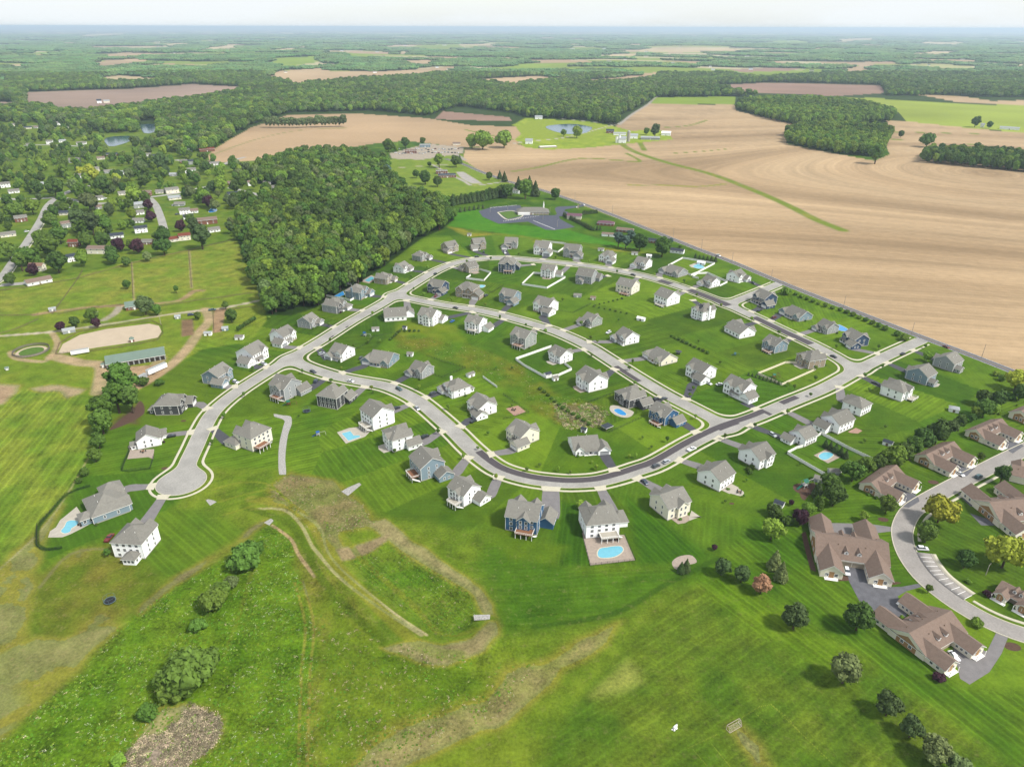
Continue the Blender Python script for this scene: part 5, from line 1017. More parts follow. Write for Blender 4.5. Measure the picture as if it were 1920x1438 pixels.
# purple and suburb trees
SUBT = [(222, 458, 24, 'p'), (256, 461, 26, 'p'), (277, 383, 18, 'p'), (282, 405, 20, 'p'), (337, 423, 20, 'p'), (366, 424, 12, 'p'), (391, 378, 22, 'p'), (168, 323, 30, 'y'), (218, 334, 18, 'y'), (152, 322, 18, 'y'), (262, 312, 26, 'v'), (300, 302, 30, 'c'), (375, 440, 36, 'c'), (430, 425, 18, 'c'), (145, 410, 34, 'c'), (170, 415, 34, 'c'), (195, 420, 30, 'g'), (72, 370, 12, 'c'), (40, 372, 12, 'c'), (58, 386, 34, 'l'), (25, 395, 34, 'g'), (92, 410, 28, 'g'), (48, 480, 40, 'g'), (90, 460, 46, 'g'), (105, 490, 46, 'd'), (15, 470, 40, 'o'), (110, 440, 36, 'g'), (210, 482, 24, 'd'), (275, 480, 18, 'v'), (305, 440, 30, 'd'), (305, 462, 34, 'd'), (160, 450, 26, 'g'), (190, 450, 30, 'd'), (190, 345, 30, 'd'), (150, 358, 38, 'g'), (165, 378, 36, 'v'), (17, 523, 22, 'd'), (60, 505, 22, 'p'), (237, 490, 18, 'd'), (70, 350, 24, 'd'), (100, 350, 40, 'd'), (250, 365, 34, 'l'), (412, 345, 28, 'l'), (456, 332, 24, 'g'), (402, 384, 20, 'v'), (380, 366, 26, 'l')]
for x, y, w, k in SUBT: tree(x, y, w, 'tall' if k == 'c' else ('wide' if w > 30 else 'round'), k, {'p': 'dark purple leaved tree in the old suburb', 'y': 'yellow leaved tree in the old suburb', 'c': 'dark tall conifer in the old suburb'}.get(k), 'suburb trees')
def ring_px(P): return np.array(W(P))
HP = None
def scatter(Pw, spacing, rmin, rmax, mks, shapes, label, group, avoid=None, prob=1.0, avoid_polys=(), seed=1, hk=None, farx=False):
    rg = np.random.default_rng(seed); Pw = np.array(Pw); x0, y0 = Pw.min(0); x1, y1 = Pw.max(0)
    X, Y = np.meshgrid(np.arange(x0, x1, spacing), np.arange(y0, y1, spacing)); X = (X + rg.uniform(-.45, .45, X.shape) * spacing).ravel(); Y = (Y + rg.uniform(-.45, .45, Y.shape) * spacing).ravel()
    k = inpoly(X, Y, Pw) & (rg.random(X.shape) < prob)
    for p in avoid_polys:
        for q_ in ((1, .97, .945) if farx else (1,)): k &= ~inpoly(X / q_, Y / q_, p)
    X, Y = X[k], Y[k]
    if avoid is not None and len(avoid):
        for ax, ay, ar in avoid:
            m_ = np.hypot(X - ax, Y - ay) > ar; X, Y = X[m_], Y[m_]
    Z = hgt(X, Y) if len(X) else []
    for x, y, z in zip(X, Y, Z):
        r = rg.uniform(rmin, rmax); sh = shapes[rg.integers(len(shapes))]; h = r * {'round': 2.4, 'tall': 3.0, 'wide': 2.0, 'cone': 3.4, 'bush': 1.3}[sh] * (hk or 1)
        TREES.append((float(x), float(y), float(z), r, h, sh, mks[rg.integers(len(mks))], label, group, 'tree', 'tree'))
scatter(W(WOODS_NEAR), 8.2, 3.6, 7.6, 'gggdlgdgovlgb' if False else 'ggdgldglovgd', ['round', 'round', 'tall', 'tall'], 'broadleaf tree in the dense dark green woodland beside the estate', 'woodland trees beside the estate', seed=3, hk=1.08)
# rows and hedges
def row(P, n, w, shape, mk, label, group, name='tree', cat='tree'):
    Q = W(P); L_ = [0]
    for a, b in zip(Q[:-1], Q[1:]): L_.append(L_[-1] + math.dist(a, b))
    for i in range(n):
        s = L_[-1] * (i + .5) / n; j = max(q for q in range(len(L_)) if L_[q] <= s) if s < L_[-1] else len(L_) - 2; j = min(j, len(Q) - 2); t = (s - L_[j]) / (L_[j + 1] - L_[j])
        x = Q[j][0] + (Q[j + 1][0] - Q[j][0]) * t; y = Q[j][1] + (Q[j + 1][1] - Q[j][1]) * t; r = w * random.uniform(.85, 1.15)
        TREES.append((x, y, float(hgt(x, y)), r, r * {'cone': 3.3, 'column': 4.3, 'bush': 1.3, 'round': 2.2, 'tall': 2.9}[shape], shape, mk, label, group, name, cat))
row([(832, 384), (870, 380), (905, 372), (955, 362)], 20, 4.2, 'tall', 'd', 'dark conifer in the thick row between woodland and meeting hall', 'conifer row', 'conifer')
row([(845, 386), (900, 378), (960, 366)], 16, 3.8, 'cone', 'c', 'dark conifer in the thick row between woodland and meeting hall', 'conifer row', 'conifer')
row([(859, 399), (910, 391)], 6, 2.0, 'cone', 'c', 'small dark spruce in the even row above the parking lot', 'even spruce row', 'conifer')
row([(1056, 405), (1090, 422), (1110, 433), (1128, 432)], 24, 1.6, 'cone', 'c', 'arborvitae in the long hedge beside the purple roofed house', 'arborvitae hedge', 'conifer')
row([(1092, 403), (1120, 400)], 12, 1.5, 'cone', 'c', 'arborvitae in the short hedge near the rural road', 'short arborvitae hedge', 'conifer')
row([(1487, 552), (1535, 572), (1580, 585), (1640, 610), (1665, 622)], 15, 2.4, 'bush', 'g', 'roadside shrub in the screening strip along the rural road', 'roadside screening shrubs', 'shrub', 'shrub')
row([(1300, 485), (1345, 492)], 6, 1.6, 'cone', 'c', 'small spruce behind the white fenced pool yard', 'small spruces by the rural road', 'conifer')
row([(1400, 703), (1463, 722)], 9, .9, 'cone', 'c', 'tiny spruce in the row outside the beige fence', 'spruces by the beige fence', 'conifer')
row([(1542, 836), (1590, 862)], 5, 1.6, 'cone', 'c', 'small spruce along the white pool yard fence', 'spruces by the pool yard fence', 'conifer')
row([(445, 622), (480, 600)], 8, 1.6, 'round', 'd', 'small dark tree in the hedge behind the small white shed', 'farm edge hedge', 'shrub', 'shrub')
row([(498, 240), (560, 240), (648, 238)], 22, 9, 'tall', 'v', 'tree in the thin row across the far left field', 'tree row in the far field')
row([(1170, 560), (1110, 575), (1180, 590)], 14, 1.0, 'bush', 'd', 'small garden shrub behind the cream deck house', 'garden shrubs', 'shrub', 'shrub')
row([(1255, 630), (1330, 665)], 10, 1.5, 'bush', 'g', 'garden shrub between the lots behind the cream low house', 'garden shrubs', 'shrub', 'shrub')
row([(730, 640), (750, 622), (790, 622)], 10, 1.3, 'bush', 'd', 'shrub beside the wet swale', 'swale shrubs', 'shrub', 'shrub')
row([(1010, 728), (1060, 770), (1110, 800)], 12, 1.5, 'bush', 'g', 'shrub beside the wet swale', 'swale shrubs', 'shrub', 'shrub')
row([(1425, 865), (1400, 885), (1412, 890)], 5, 1.6, 'bush', 'g', 'garden shrub behind the round fire pit patio', 'garden shrubs', 'shrub', 'shrub')
# young street trees on the verges
YS = 0
for R_, step, lab in ((R_A, 30, 'the outer loop street'), (R_B, 24, 'the inner loop street'), (R_C, 24, 'the lower street')):
    P_, n_ = normals(R_); acc = 0
    for i in range(1, len(P_)):
        acc += np.hypot(*(P_[i] - P_[i - 1]))
        if acc > step:
            acc = random.uniform(-5, 5); sd_ = random.choice((-1, 1)); p = P_[i] + n_[i] * sd_ * (HW + 4.6)
            if field_at(SDF, p[0], p[1]) > 3.4 and math.hypot(p[0] - CUL[0], p[1] - CUL[1]) > 22: TREES.append((p[0], p[1], 0, random.uniform(.9, 1.5), random.uniform(3.2, 4.4), 'round', random.choice('gl'), 'young street tree on a thin stem beside ' + lab, 'young street trees', 'young_tree', 'young tree'))
# small yard trees
YT = [(338, 742), (640, 570), (690, 640), (740, 845), (1070, 885), (1110, 866), (988, 880), (1012, 872), (1205, 820), (1222, 838), (1180, 855), (640, 690), (663, 648), (712, 640), (1086, 750), (700, 735), (560, 780), (1530, 690), (1478, 720), (1630, 730), (1618, 870), (1660, 800), (1622, 826), (1350, 680), (1090, 606), (960, 690), (1300, 728), (1180, 690), (930, 690), (600, 660), (505, 596), (1310, 640), (1120, 640), (896, 840), (915, 812), (960, 760), (1055, 562), (1160, 600), (1520, 740), (1400, 900), (1360, 940), (1430, 870), (1395, 930), (905, 600), (1000, 640), (1650, 890), (1500, 870)]
for x, y in YT: tree(x, y, random.uniform(5, 8), 'round', random.choice('ggl'), 'small young garden tree on an estate lawn', 'young garden trees', 'young_tree', hk=2.6, cat='young tree')
# shrubs in the beds around the houses
rs = random.Random(12); hash_i = lambda v: int(abs(v) * 10) % 2
for hx, hy, yw, lb, wd in HPOS:
    vil = 'villa' in lb or 'clubhouse' in lb
    for j in range(4 if vil else (2 if hash_i(hx) else 1)):
        u = rs.uniform(-.5, .5) * wd; v = (-1 if rs.random() < .7 else 1) * (wd * (.36 if vil else .50) + rs.uniform(1.2, 2.4))
        if rs.random() < .3: u, v = (wd * .5 + 1.6) * rs.choice((-1, 1)), rs.uniform(-.4, .4) * wd
        x = hx + u * math.cos(yw) - v * math.sin(yw); y = hy + u * math.sin(yw) + v * math.cos(yw)
        if field_at(SDF, x, y) > 4: TREES.append((x, y, 0, rs.uniform(.5, 1.1), rs.uniform(.8, 1.6), 'bush', rs.choice('dgolp' if rs.random() < .3 else 'dgo'), 'small garden shrub beside a brown roofed villa' if vil else 'small garden shrub beside a house of the new estate', 'villa shrubs' if vil else 'estate garden shrubs', 'shrub', 'shrub'))
# suburb scatter, avoiding its houses and roads
SUBH = [(9, 347, 20), (26, 359, 20), (75, 346, 20), (39, 410, 24), (15, 440, 28), (121, 400, 20), (124, 421, 22), (181, 372, 24), (139, 456, 24), (133, 484, 20), (187, 468, 46), (219, 442, 24), (70, 501, 32), (72, 527, 48), (55, 272, 12), (93, 267, 13), (117, 265, 13), (153, 269, 18), (140, 301, 22), (210, 290, 20), (189, 297, 14), (177, 318, 20), (205, 322, 20), (232, 324, 22), (149, 331, 16), (275, 291, 16), (295, 293, 20), (270, 363, 28), (229, 363, 14), (300, 360, 16), (258, 385, 22), (260, 399, 20), (260, 414, 22), (264, 430, 24), (184, 389, 14), (277, 454, 22), (322, 357, 26), (327, 371, 24), (337, 383, 20), (346, 396, 20), (353, 407, 18), (363, 396, 16), (388, 414, 36), (401, 431, 22), (326, 449, 20), (346, 444, 22), (435, 344, 16), (438, 364, 22), (470, 344, 12), (501, 344, 14), (515, 352, 20), (534, 357, 18), (552, 364, 24), (449, 401, 10), (362, 304, 20), (385, 306, 18), (404, 307, 18), (357, 320, 20), (325, 328, 14), (344, 303, 14), (27, 235, 14), (52, 240, 14), (70, 239, 14), (110, 232, 14), (122, 240, 12), (350, 283, 20)]
SUBR = [S_([(-60, 560), (0, 522), (25, 490), (50, 455), (75, 415), (90, 385), (112, 368), (150, 352), (200, 345)], 8), S_([(280, 372), (292, 385), (302, 410), (310, 440), (314, 448)], 6), S_([(112, 370), (180, 382), (240, 375), (280, 370), (330, 363), (380, 352), (430, 345)], 8), S_([(430, 352), (470, 362), (520, 374), (560, 380)], 8), S_([(330, 300), (400, 312), (440, 300), (460, 295)], 8), S_([(20, 275), (80, 272), (160, 275)], 10), S_([(-40, 370), (40, 374), (112, 370)], 8), S_([(30, 240), (80, 236), (130, 245)], 10), S_([(0, 535), (60, 530), (75, 525)], 6)]
AV = []
for x, y, w in SUBH:
    p = gnd(x, y, 3); AV.append((p[0], p[1], 11 if y > 340 else 9)); f = math.hypot(p[0], p[1]); AV.append((p[0] * (1 - 14 / f), p[1] * (1 - 14 / f), 9)); AV.append((p[0] * (1 - 26 / f), p[1] * (1 - 26 / f), 7))
for Rr in SUBR: AV += [(p[0], p[1], 8.5) for p in Rr]; AV += [(p[0] * (1 - 14 / math.hypot(*p)), p[1] * (1 - 14 / math.hypot(*p)), 6) for p in Rr]
SUBP = [(-200, 560), (-200, 232), (0, 228), (60, 232), (130, 232), (250, 262), (330, 290), (400, 300), (470, 312), (480, 345), (560, 352), (500, 372), (440, 420), (440, 445), (240, 488), (0, 538)]
POND2 = W([(192, 262), (205, 250), (260, 250), (262, 228), (292, 226), (296, 250), (270, 264), (250, 272), (240, 290), (205, 288)])
LAWN_S = [W([(0, 535), (0, 480), (20, 500), (90, 545), (40, 560)]), W([(290, 378), (330, 372), (345, 420), (320, 445)]), W([(345, 395), (430, 385), (440, 420), (380, 425)]), W([(200, 320), (245, 310), (260, 325), (225, 330)]), W([(95, 480), (130, 500), (150, 520), (95, 530)]), W([(60, 370), (115, 372), (85, 430), (40, 440)]), W([(230, 478), (340, 452), (430, 436), (430, 450), (240, 492)]), W([(40, 268), (180, 268), (180, 280), (40, 280)])]
scatter(W(SUBP), 14.5, 3.2, 7.0, 'gldggdlcgvo', ['round', 'wide', 'tall', 'round'], 'green tree among the houses of the old suburb', 'suburb trees', avoid=AV, prob=.46, avoid_polys=LAWN_S + [POND2], seed=9, hk=1.05)
# woods in the middle distance
def wood(P, sp, r0, r1, mks, lab, grp, seed): scatter(W(P), sp, r0, r1, mks, ['round', 'round', 'tall'], lab, grp, avoid_polys=[], seed=seed, hk=1.15)
wood([(1380, 206), (1382, 196), (1440, 190), (1530, 190), (1620, 200), (1680, 216), (1668, 230), (1600, 232), (1500, 236), (1440, 224)], 9.5, 5, 7, 'glllg', 'tree in the upper wood block beside the great tan field', 'upper wood block', 21)
wood([(1474, 270), (1474, 252), (1500, 244), (1560, 240), (1640, 244), (1672, 250), (1662, 270), (1650, 296), (1560, 288)], 9, 5, 7, 'glllg', 'tree in the lower wood block beside the great tan field', 'lower wood block', 22)
wood([(1728, 305), (1732, 293), (1780, 290), (1850, 292), (1920, 296), (2100, 310), (2100, 350), (1920, 324), (1820, 314)], 9, 5, 7, 'glgdo', 'tree in the wood strip at the right edge beside the tan field', 'right wood strip', 23)
wood([(960, 212), (1100, 212), (1160, 222), (1160, 236), (1100, 226), (985, 220)], 10, 5, 7, 'gld', 'tree in the wood beyond the farm pond', 'far woodland', 24)
WOODS_MID = [W([(1380, 206), (1382, 190), (1530, 184), (1680, 216), (1668, 232), (1440, 224)]), W([(1474, 270), (1474, 244), (1672, 246), (1650, 300)]), W([(1728, 307), (1732, 286), (2100, 300), (2100, 352), (1820, 316)])]
FARZ = W([(-500, 232), (0, 228), (60, 232), (130, 232), (250, 262), (330, 288), (395, 284), (470, 236), (540, 212), (700, 208), (800, 218), (860, 200), (985, 215), (1150, 225), (1215, 192), (1380, 182), (1700, 180), (2400, 190), (2400, 140), (-500, 140)])
POND2_ = W([(192, 262), (205, 250), (260, 250), (262, 228), (292, 226), (296, 250), (270, 262), (250, 268), (240, 282), (205, 285)])
scatter(FARZ, 12.5, 5, 9.5, 'gdllgovg', ['round', 'round', 'tall'], 'tree in the far woodland', 'far woodland', avoid_polys=OPEN + [POND2], seed=31, hk=.9, farx=True)
# the 300 that show largest are things of their own; the rest of the woodland is one mass
def size(t): d = np.dot(np.array([t[0], t[1], t[2] - EYE]), FWD); return math.sqrt(t[3] * t[4]) / d
def vis(t):
    d = np.dot(np.array([t[0], t[1], t[2] - EYE]), FWD); u, v = proj(t[0], t[1], t[2] + t[4] * .5)
    return -30 < u < 1950 and v < 1470
TREES = [t for t in TREES if vis(t)]
named = [t for t in TREES if t[9] in ('young_tree',) or (t[7] and t[8] is None)]
rest = sorted([t for t in TREES if not (t[9] in ('young_tree',) or (t[7] and t[8] is None))], key=size, reverse=True)
shr = [t for t in rest if t[9] == 'shrub']; con = [t for t in rest if t[9] == 'conifer']; brd = [t for t in rest if t[9] == 'tree']
nb = sum(1 for t in named if t[9] == 'tree'); IND = named + shr + con + brd[:max(0, 296 - nb)]; MASS = brd[max(0, 296 - nb):]
print('trees individual', len(IND), 'mass', len(MASS))
def var_of(t): return int(abs(t[0] * 7 + t[1] * 3)) % 3
GRPLAB = {}
for t in IND:
    x, y, z, r, h, sh, mk, lab, grp, nm, ct = t
    cm, H = crown(sh, mk, var_of(t)); th = 0 if sh in ('bush',) else (.05 * h if sh in ('cone', 'column') else min(.16 * h, 3))
    if nm == 'young_tree': th = h * .42
    R = link(nm, None, None, (x, y, z), random.uniform(0, 6.28), label=lab or 'green tree among the houses of the old suburb', cat=ct, group=grp)
    hz = (h - th) / H; link('crown', cm, R, (0, 0, th), sc=(r, r, hz))
    if sh != 'bush': link('trunk', trunk_mesh(var_of(t)), R, (0, 0, -.1), sc=(h * (.9 if nm != 'young_tree' else .7),) * 2 + (h * (.9 if nm != 'young_tree' else .85),))
# ---- far tree clumps for the land beyond 3 km
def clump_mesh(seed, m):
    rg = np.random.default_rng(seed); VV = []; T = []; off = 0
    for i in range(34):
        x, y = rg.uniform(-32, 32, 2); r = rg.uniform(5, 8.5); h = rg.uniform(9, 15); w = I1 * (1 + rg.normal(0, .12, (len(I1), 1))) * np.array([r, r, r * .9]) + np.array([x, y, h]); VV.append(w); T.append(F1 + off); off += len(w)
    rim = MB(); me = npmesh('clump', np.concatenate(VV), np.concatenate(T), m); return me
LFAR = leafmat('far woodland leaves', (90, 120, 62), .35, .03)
def points_object(name, protos, pts, label=None, cat=None):
    """pts: x,y,z,rot,sx,sz,index -> one object, geometry nodes instance the prototype meshes"""
    P = np.array(pts, float); me = D.meshes.new(name); me.vertices.add(len(P)); me.vertices.foreach_set('co', P[:, :3].astype(np.float32).ravel())
    for nm, c in (('rot', 3), ('sx', 4), ('sz', 5)):
        a = me.attributes.new(nm, 'FLOAT', 'POINT'); a.data.foreach_set('value', P[:, c].astype(np.float32))
    a = me.attributes.new('idx', 'INT', 'POINT'); a.data.foreach_set('value', P[:, 6].astype(np.int32))
    o = link(name, me, kind='stuff', label=label, cat=cat); G = D.node_groups.new(name, 'GeometryNodeTree')
    G.interface.new_socket('Geometry', in_out='INPUT', socket_type='NodeSocketGeometry'); G.interface.new_socket('Geometry', in_out='OUTPUT', socket_type='NodeSocketGeometry')
    gi = G.nodes.new('NodeGroupInput'); go = G.nodes.new('NodeGroupOutput'); jn = G.nodes.new('GeometryNodeJoinGeometry'); lk = G.links.new
    def att(n_, t_='FLOAT'): q = G.nodes.new('GeometryNodeInputNamedAttribute'); q.data_type = t_; q.inputs[0].default_value = n_; return q
    for i, pm in enumerate(protos):
        ob = D.objects.new(name + '_form', pm)          # not linked: only the instanced form
        oi = G.nodes.new('GeometryNodeObjectInfo'); oi.inputs[0].default_value = ob; oi.inputs['As Instance'].default_value = True
        ip = G.nodes.new('GeometryNodeInstanceOnPoints'); cp = G.nodes.new('FunctionNodeCompare'); cp.data_type = 'INT'; cp.operation = 'EQUAL'
        lk(att('idx', 'INT').outputs[0], cp.inputs[2]); cp.inputs[3].default_value = i
        rc = G.nodes.new('ShaderNodeCombineXYZ'); lk(att('rot').outputs[0], rc.inputs[2]); scc = G.nodes.new('ShaderNodeCombineXYZ'); a1 = att('sx'); a2 = att('sz'); lk(a1.outputs[0], scc.inputs[0]); lk(a1.outputs[0], scc.inputs[1]); lk(a2.outputs[0], scc.inputs[2])
        lk(gi.outputs[0], ip.inputs['Points']); lk(cp.outputs[0], ip.inputs['Selection']); lk(oi.outputs['Geometry'], ip.inputs['Instance']); lk(rc.outputs[0], ip.inputs['Rotation']); lk(scc.outputs[0], ip.inputs['Scale']); lk(ip.outputs[0], jn.inputs[0])
    lk(jn.outputs[0], go.inputs[0]); md = o.modifiers.new('scatter', 'NODES'); md.node_group = G; return o
def tree_form(mk, var, shape):
    """crown and trunk joined, unit radius, for the mass of the woodland"""
    cm, H = crown(shape, mk, var); return cm, H
protos = []; pidx = {}; pts = []
for t in MASS:
    k = (t[5] if t[5] != 'wide' else 'round', t[6], var_of(t) % 2)
    if k not in pidx: cm, H = crown(*k); pidx[k] = (len(protos), H); protos.append(cm)
    i, H = pidx[k]; pts.append((t[0], t[1], t[2] + t[4] * .10, random.uniform(0, 6.28), t[3], t[4] * .9 / H, i))
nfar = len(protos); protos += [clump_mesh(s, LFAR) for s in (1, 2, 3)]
rg = np.random.default_rng(44)
def farpts(r0, r1, sp):
    X, Y = np.meshgrid(np.arange(-r1, r1, sp), np.arange(r0 * .7, r1, sp)); X = (X + rg.uniform(-.5, .5, X.shape) * sp).ravel(); Y = (Y + rg.uniform(-.5, .5, Y.shape) * sp).ravel()
    r = np.hypot(X, Y); k = (r >= r0) & (r < r1) & (np.abs(np.arctan2(X, Y)) < math.radians(40)); X, Y = X[k], Y[k]
    k = np.ones(len(X), bool)
    for p in OPEN:
        for q_ in (1, .97, .945): k &= ~inpoly(X / q_, Y / q_, p)
    for q_ in (1, .975, .95): k &= ~((landclass(X / q_, Y / q_) > 0) & (Y > 3700)); return X[k], Y[k]
for r0, r1, sp, sc in ((3550, 6500, 46, 1.0), (6500, 12000, 84, 1.9), (12000, 25300, 170, 3.6)):
    X, Y = farpts(r0, r1, sp); Z = hgt(X, Y)
    for x, y, z in zip(X, Y, Z): pts.append((x, y, z - (2 if sc < 2 else 4), rg.uniform(0, 6.28), sc * rg.uniform(.8, 1.2), sc ** .3 * rg.uniform(.5, .95), nfar + int(rg.integers(3))))
print('woodland points', len(pts))
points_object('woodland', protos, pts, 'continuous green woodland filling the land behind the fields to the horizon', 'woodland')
# ---- meadow weeds and reeds in the foreground
def tuft_mesh(m, seed, n=26, leaf=.16, h=.5):
    rg = np.random.default_rng(seed); P = rg.normal(0, .42, (n, 3)); P[:, 2] = np.abs(rg.normal(0, .35, n)) * h + .1; Nn = np.stack([P[:, 0], P[:, 1], np.full(n, .8)], 1); Nn /= np.linalg.norm(Nn, axis=1)[:, None]
    V, q = leaf_quads(P, Nn, leaf, rg); return npmesh('tuft', V, q, m)
WEED = [tuft_mesh(leafmat('weed leaves', (104, 138, 34), .3, .03), 1), tuft_mesh(leafmat('pale weed heads', (178, 190, 120), .2), 2, 14, .12, .7), tuft_mesh(leafmat('straw stems', (206, 188, 156), .2), 3, 22, .12, .8), tuft_mesh(leafmat('white flower heads', (224, 226, 200), .1), 4, 12, .10, .8), tuft_mesh(leafmat('dark reed leaves', (138, 128, 104), .3), 5, 24, .14, 1.4)]
def weeds(P, dens, ws, lo=.5, hi=1.2, seed=0):
    rg = np.random.default_rng(seed + 77); Pw = np.array(W(P)); x0, y0 = Pw.min(0); x1, y1 = Pw.max(0); n = int((x1 - x0) * (y1 - y0) * dens); X = rg.uniform(x0, x1, n); Y = rg.uniform(y0, y1, n); k = inpoly(X, Y, Pw); nz_ = fbm(X, Y, 9, 71, 3)
    X, Y, nz_ = X[k], Y[k], nz_[k]; idx = rg.choice(len(WEED), len(X), p=ws); Z = hgt(X, Y); k = (nz_ + rg.normal(0, .1, len(X))) > .42
    s = rg.uniform(lo, hi, len(X)); return [(x, y, z, rg.uniform(0, 6.28), a, a * .8, i) for x, y, z, a, i in zip(X[k], Y[k], Z[k], s[k], idx[k])]
wp = []
wp += weeds([(225, 1172), (330, 1100), (480, 1012), (508, 980), (545, 1020), (568, 1100), (590, 1200), (575, 1445), (-20, 1445), (-20, 1405), (150, 1262)], 1.1, [.84, .05, .01, .10, 0], .3, .8, 1)
wp += weeds([(655, 1048), (728, 1016), (800, 1062), (878, 1108), (893, 1150), (870, 1182), (832, 1198), (780, 1165), (700, 1105)], .9, [.9, .06, .02, .02, 0], .3, .7, 2)
wp += weeds([(575, 1200), (620, 1120), (720, 1200), (900, 1240), (1010, 1240), (930, 1350), (700, 1445), (575, 1445)], .5, [.7, .1, .18, .02, 0], .3, .7, 3)
wp += weeds([(742, 628), (800, 630), (900, 652), (985, 690), (1040, 735), (1150, 765), (1135, 800), (1060, 806), (960, 735), (880, 690), (748, 652)], .22, [.82, .10, .06, 0, .02], .4, .9, 4)
wp += weeds([(240, 1445), (232, 1420), (262, 1385), (300, 1372), (335, 1352), (352, 1318), (378, 1325), (415, 1345), (418, 1370), (400, 1400), (360, 1430), (330, 1450)], 3.2, [.02, .12, .38, .0, .48], .6, 1.3, 5)
wp += weeds([(1035, 755), (1110, 758), (1145, 772), (1128, 800), (1060, 806)], 1.2, [.4, .2, .25, 0, .15], .7, 1.5, 6)
wp += weeds([(500, 912), (545, 888), (690, 950), (706, 985), (600, 1015)], .4, [.5, .2, .3, 0, 0], .3, .7, 7)
print('weeds', len(wp)); points_object('meadow_plants', WEED, wp, 'wild meadow plants and dry reeds covering the foreground', 'meadow plants')
# ---------------------------------------------------------------- pools, patios
def z_(P, ox, oy, k): return [(ox + x / k, oy + y / k) for x, y in P]
def pool(water, deck, label, m=M_POOL, dm=M_PAVER, sm=1.2, smd=0):
    C = np.mean([gnd(*p)[:2] for p in water], 0); R = link('swimming_pool', None, None, (float(C[0]), float(C[1]), 0), label=label, cat='pool')
    def loc(P): return [(p[0] - C[0], p[1] - C[1]) for p in W(P)]
    if deck:
        b = MB(); P = loc(deck); P = [p[:2] for p in smooth(P, 1.5, True)] if smd else P; b.poly([(x, y, .10) for x, y in P]); a2 = sum(P[i - 1][0] * P[i][1] - P[i][0] * P[i - 1][1] for i in range(len(P)))
        if a2 < 0: b.f[0] = b.f[0][::-1]
        for i in range(len(P)): p, q = P[i - 1], P[i]; b.poly([(*p, .1), (*q, .1), (*q, 0), (*p, 0)])
        b.build('patio', dm, R)
    P = loc(water); P = [p[:2] for p in (smooth(P, .8, True) if sm else P)]; c = np.mean(P, 0); b = MB(); Q = [tuple(c + (np.array(p) - c) * (1 + .5 / (np.linalg.norm(np.array(p) - c) + .1))) for p in P]
    for i in range(len(P)): b.poly([(*P[i - 1], .15), (*P[i], .15), (*Q[i], .15), (*Q[i - 1], .15)]); b.poly([(*Q[i - 1], .15), (*Q[i], .15), (*Q[i], .1), (*Q[i - 1], .1)])
    b.build('coping', M_WALK, R); b = MB(); b.poly([(x, y, .13) for x, y in P]); a2 = sum(P[i - 1][0] * P[i][1] - P[i][0] * P[i - 1][1] for i in range(len(P)))
    if a2 < 0: b.f[0] = b.f[0][::-1]
    b.build('water', m, R); return R
zz = z_([(610, 1150), (645, 1105), (670, 1055), (720, 1042), (780, 1052), (765, 1090), (715, 1120), (700, 1155), (650, 1172)], 0, 780, 5.325)
pool(zz, z_([(480, 1212), (500, 1150), (560, 1110), (600, 1040), (700, 960), (765, 905), (830, 1000), (885, 1085), (800, 1130), (700, 1180), (620, 1210)], 0, 780, 5.325), 'kidney shaped blue pool left of the far left blue house', M_POOL, M_CONC)
pool(z_([(722, 1275), (820, 1250), (858, 1298), (925, 1298), (930, 1315), (800, 1357)], 520, 600, 5.99), z_([(670, 1262), (800, 1215), (960, 1195), (1090, 1205), (985, 1310), (770, 1388)], 520, 600, 5.99), 'angular pool on a cream patio below the white stair deck house', M_POOL, M_CONC, sm=0)
pool(z_([(1182, 728), (1200, 695), (1240, 688), (1290, 680), (1340, 680), (1357, 705), (1330, 735), (1280, 755), (1200, 757)], 800, 840, 3.686), z_([(1072, 585), (1140, 580), (1150, 600), (1365, 600), (1440, 775), (1130, 810)], 800, 840, 3.686), 'large turquoise pool on a fenced paver patio in the bottom row')
pool(z_([(380, 1112), (400, 1102), (440, 1104), (498, 1145), (495, 1165), (450, 1162), (395, 1135)], 1080, 560, 5.325), z_([(335, 1090), (345, 1070), (420, 1068), (560, 1120), (575, 1145), (540, 1180), (480, 1188), (400, 1165), (345, 1125)], 1080, 560, 5.325), 'deep blue oval pool behind the charcoal house', M_POOLB, M_CONC, smd=1)
pool(z_([(720, 930), (770, 897), (840, 900), (862, 925), (800, 968), (745, 965)], 1400, 680, 5.325), z_([(670, 925), (795, 863), (942, 940), (812, 1005)], 1400, 680, 5.325), 'pale pool on a diamond shaped patio inside the white fence')
pool(z_([(778, 1042), (870, 992), (885, 1028), (812, 1056)], 480, 360, 5.325), None, 'bright blue rectangular pool in the white fenced yard near the woodland', M_POOLB, sm=0)
pool(z_([(1082, 885), (1150, 845), (1190, 860), (1128, 900)], 480, 360, 5.325), z_([(1045, 895), (1150, 832), (1215, 860), (1130, 915)], 480, 360, 5.325), 'small turquoise pool beside the stone and cream house', M_POOL, M_PAVER, sm=0)
pool(z_([(520, 680), (545, 680), (598, 712), (570, 724), (525, 712)], 1440, 440, 3.994), None, 'slim blue pool between two houses near the rural road', M_POOLB)
pool(z_([(955, 745), (1010, 722), (1070, 755), (1010, 768)], 1120, 360, 5.325), z_([(915, 735), (1000, 700), (1075, 755), (1040, 770), (940, 755)], 1120, 360, 5.325), 'small pool with loungers inside the upper white fence', M_POOL, M_CONC)
pool(z_([(502, 930), (582, 934), (560, 956), (512, 952)], 800, 360, 5.325), None, 'small pale pool behind the wide tan stone house')
pool([(391, 397), (396, 391.5), (404, 391), (407, 395), (402, 398), (394, 399)], None, 'above ground round pool in the old suburb', M_POOLB)
def pond(P, label): sheet('pond_water', W(P), .35, M_POND, sm=8)
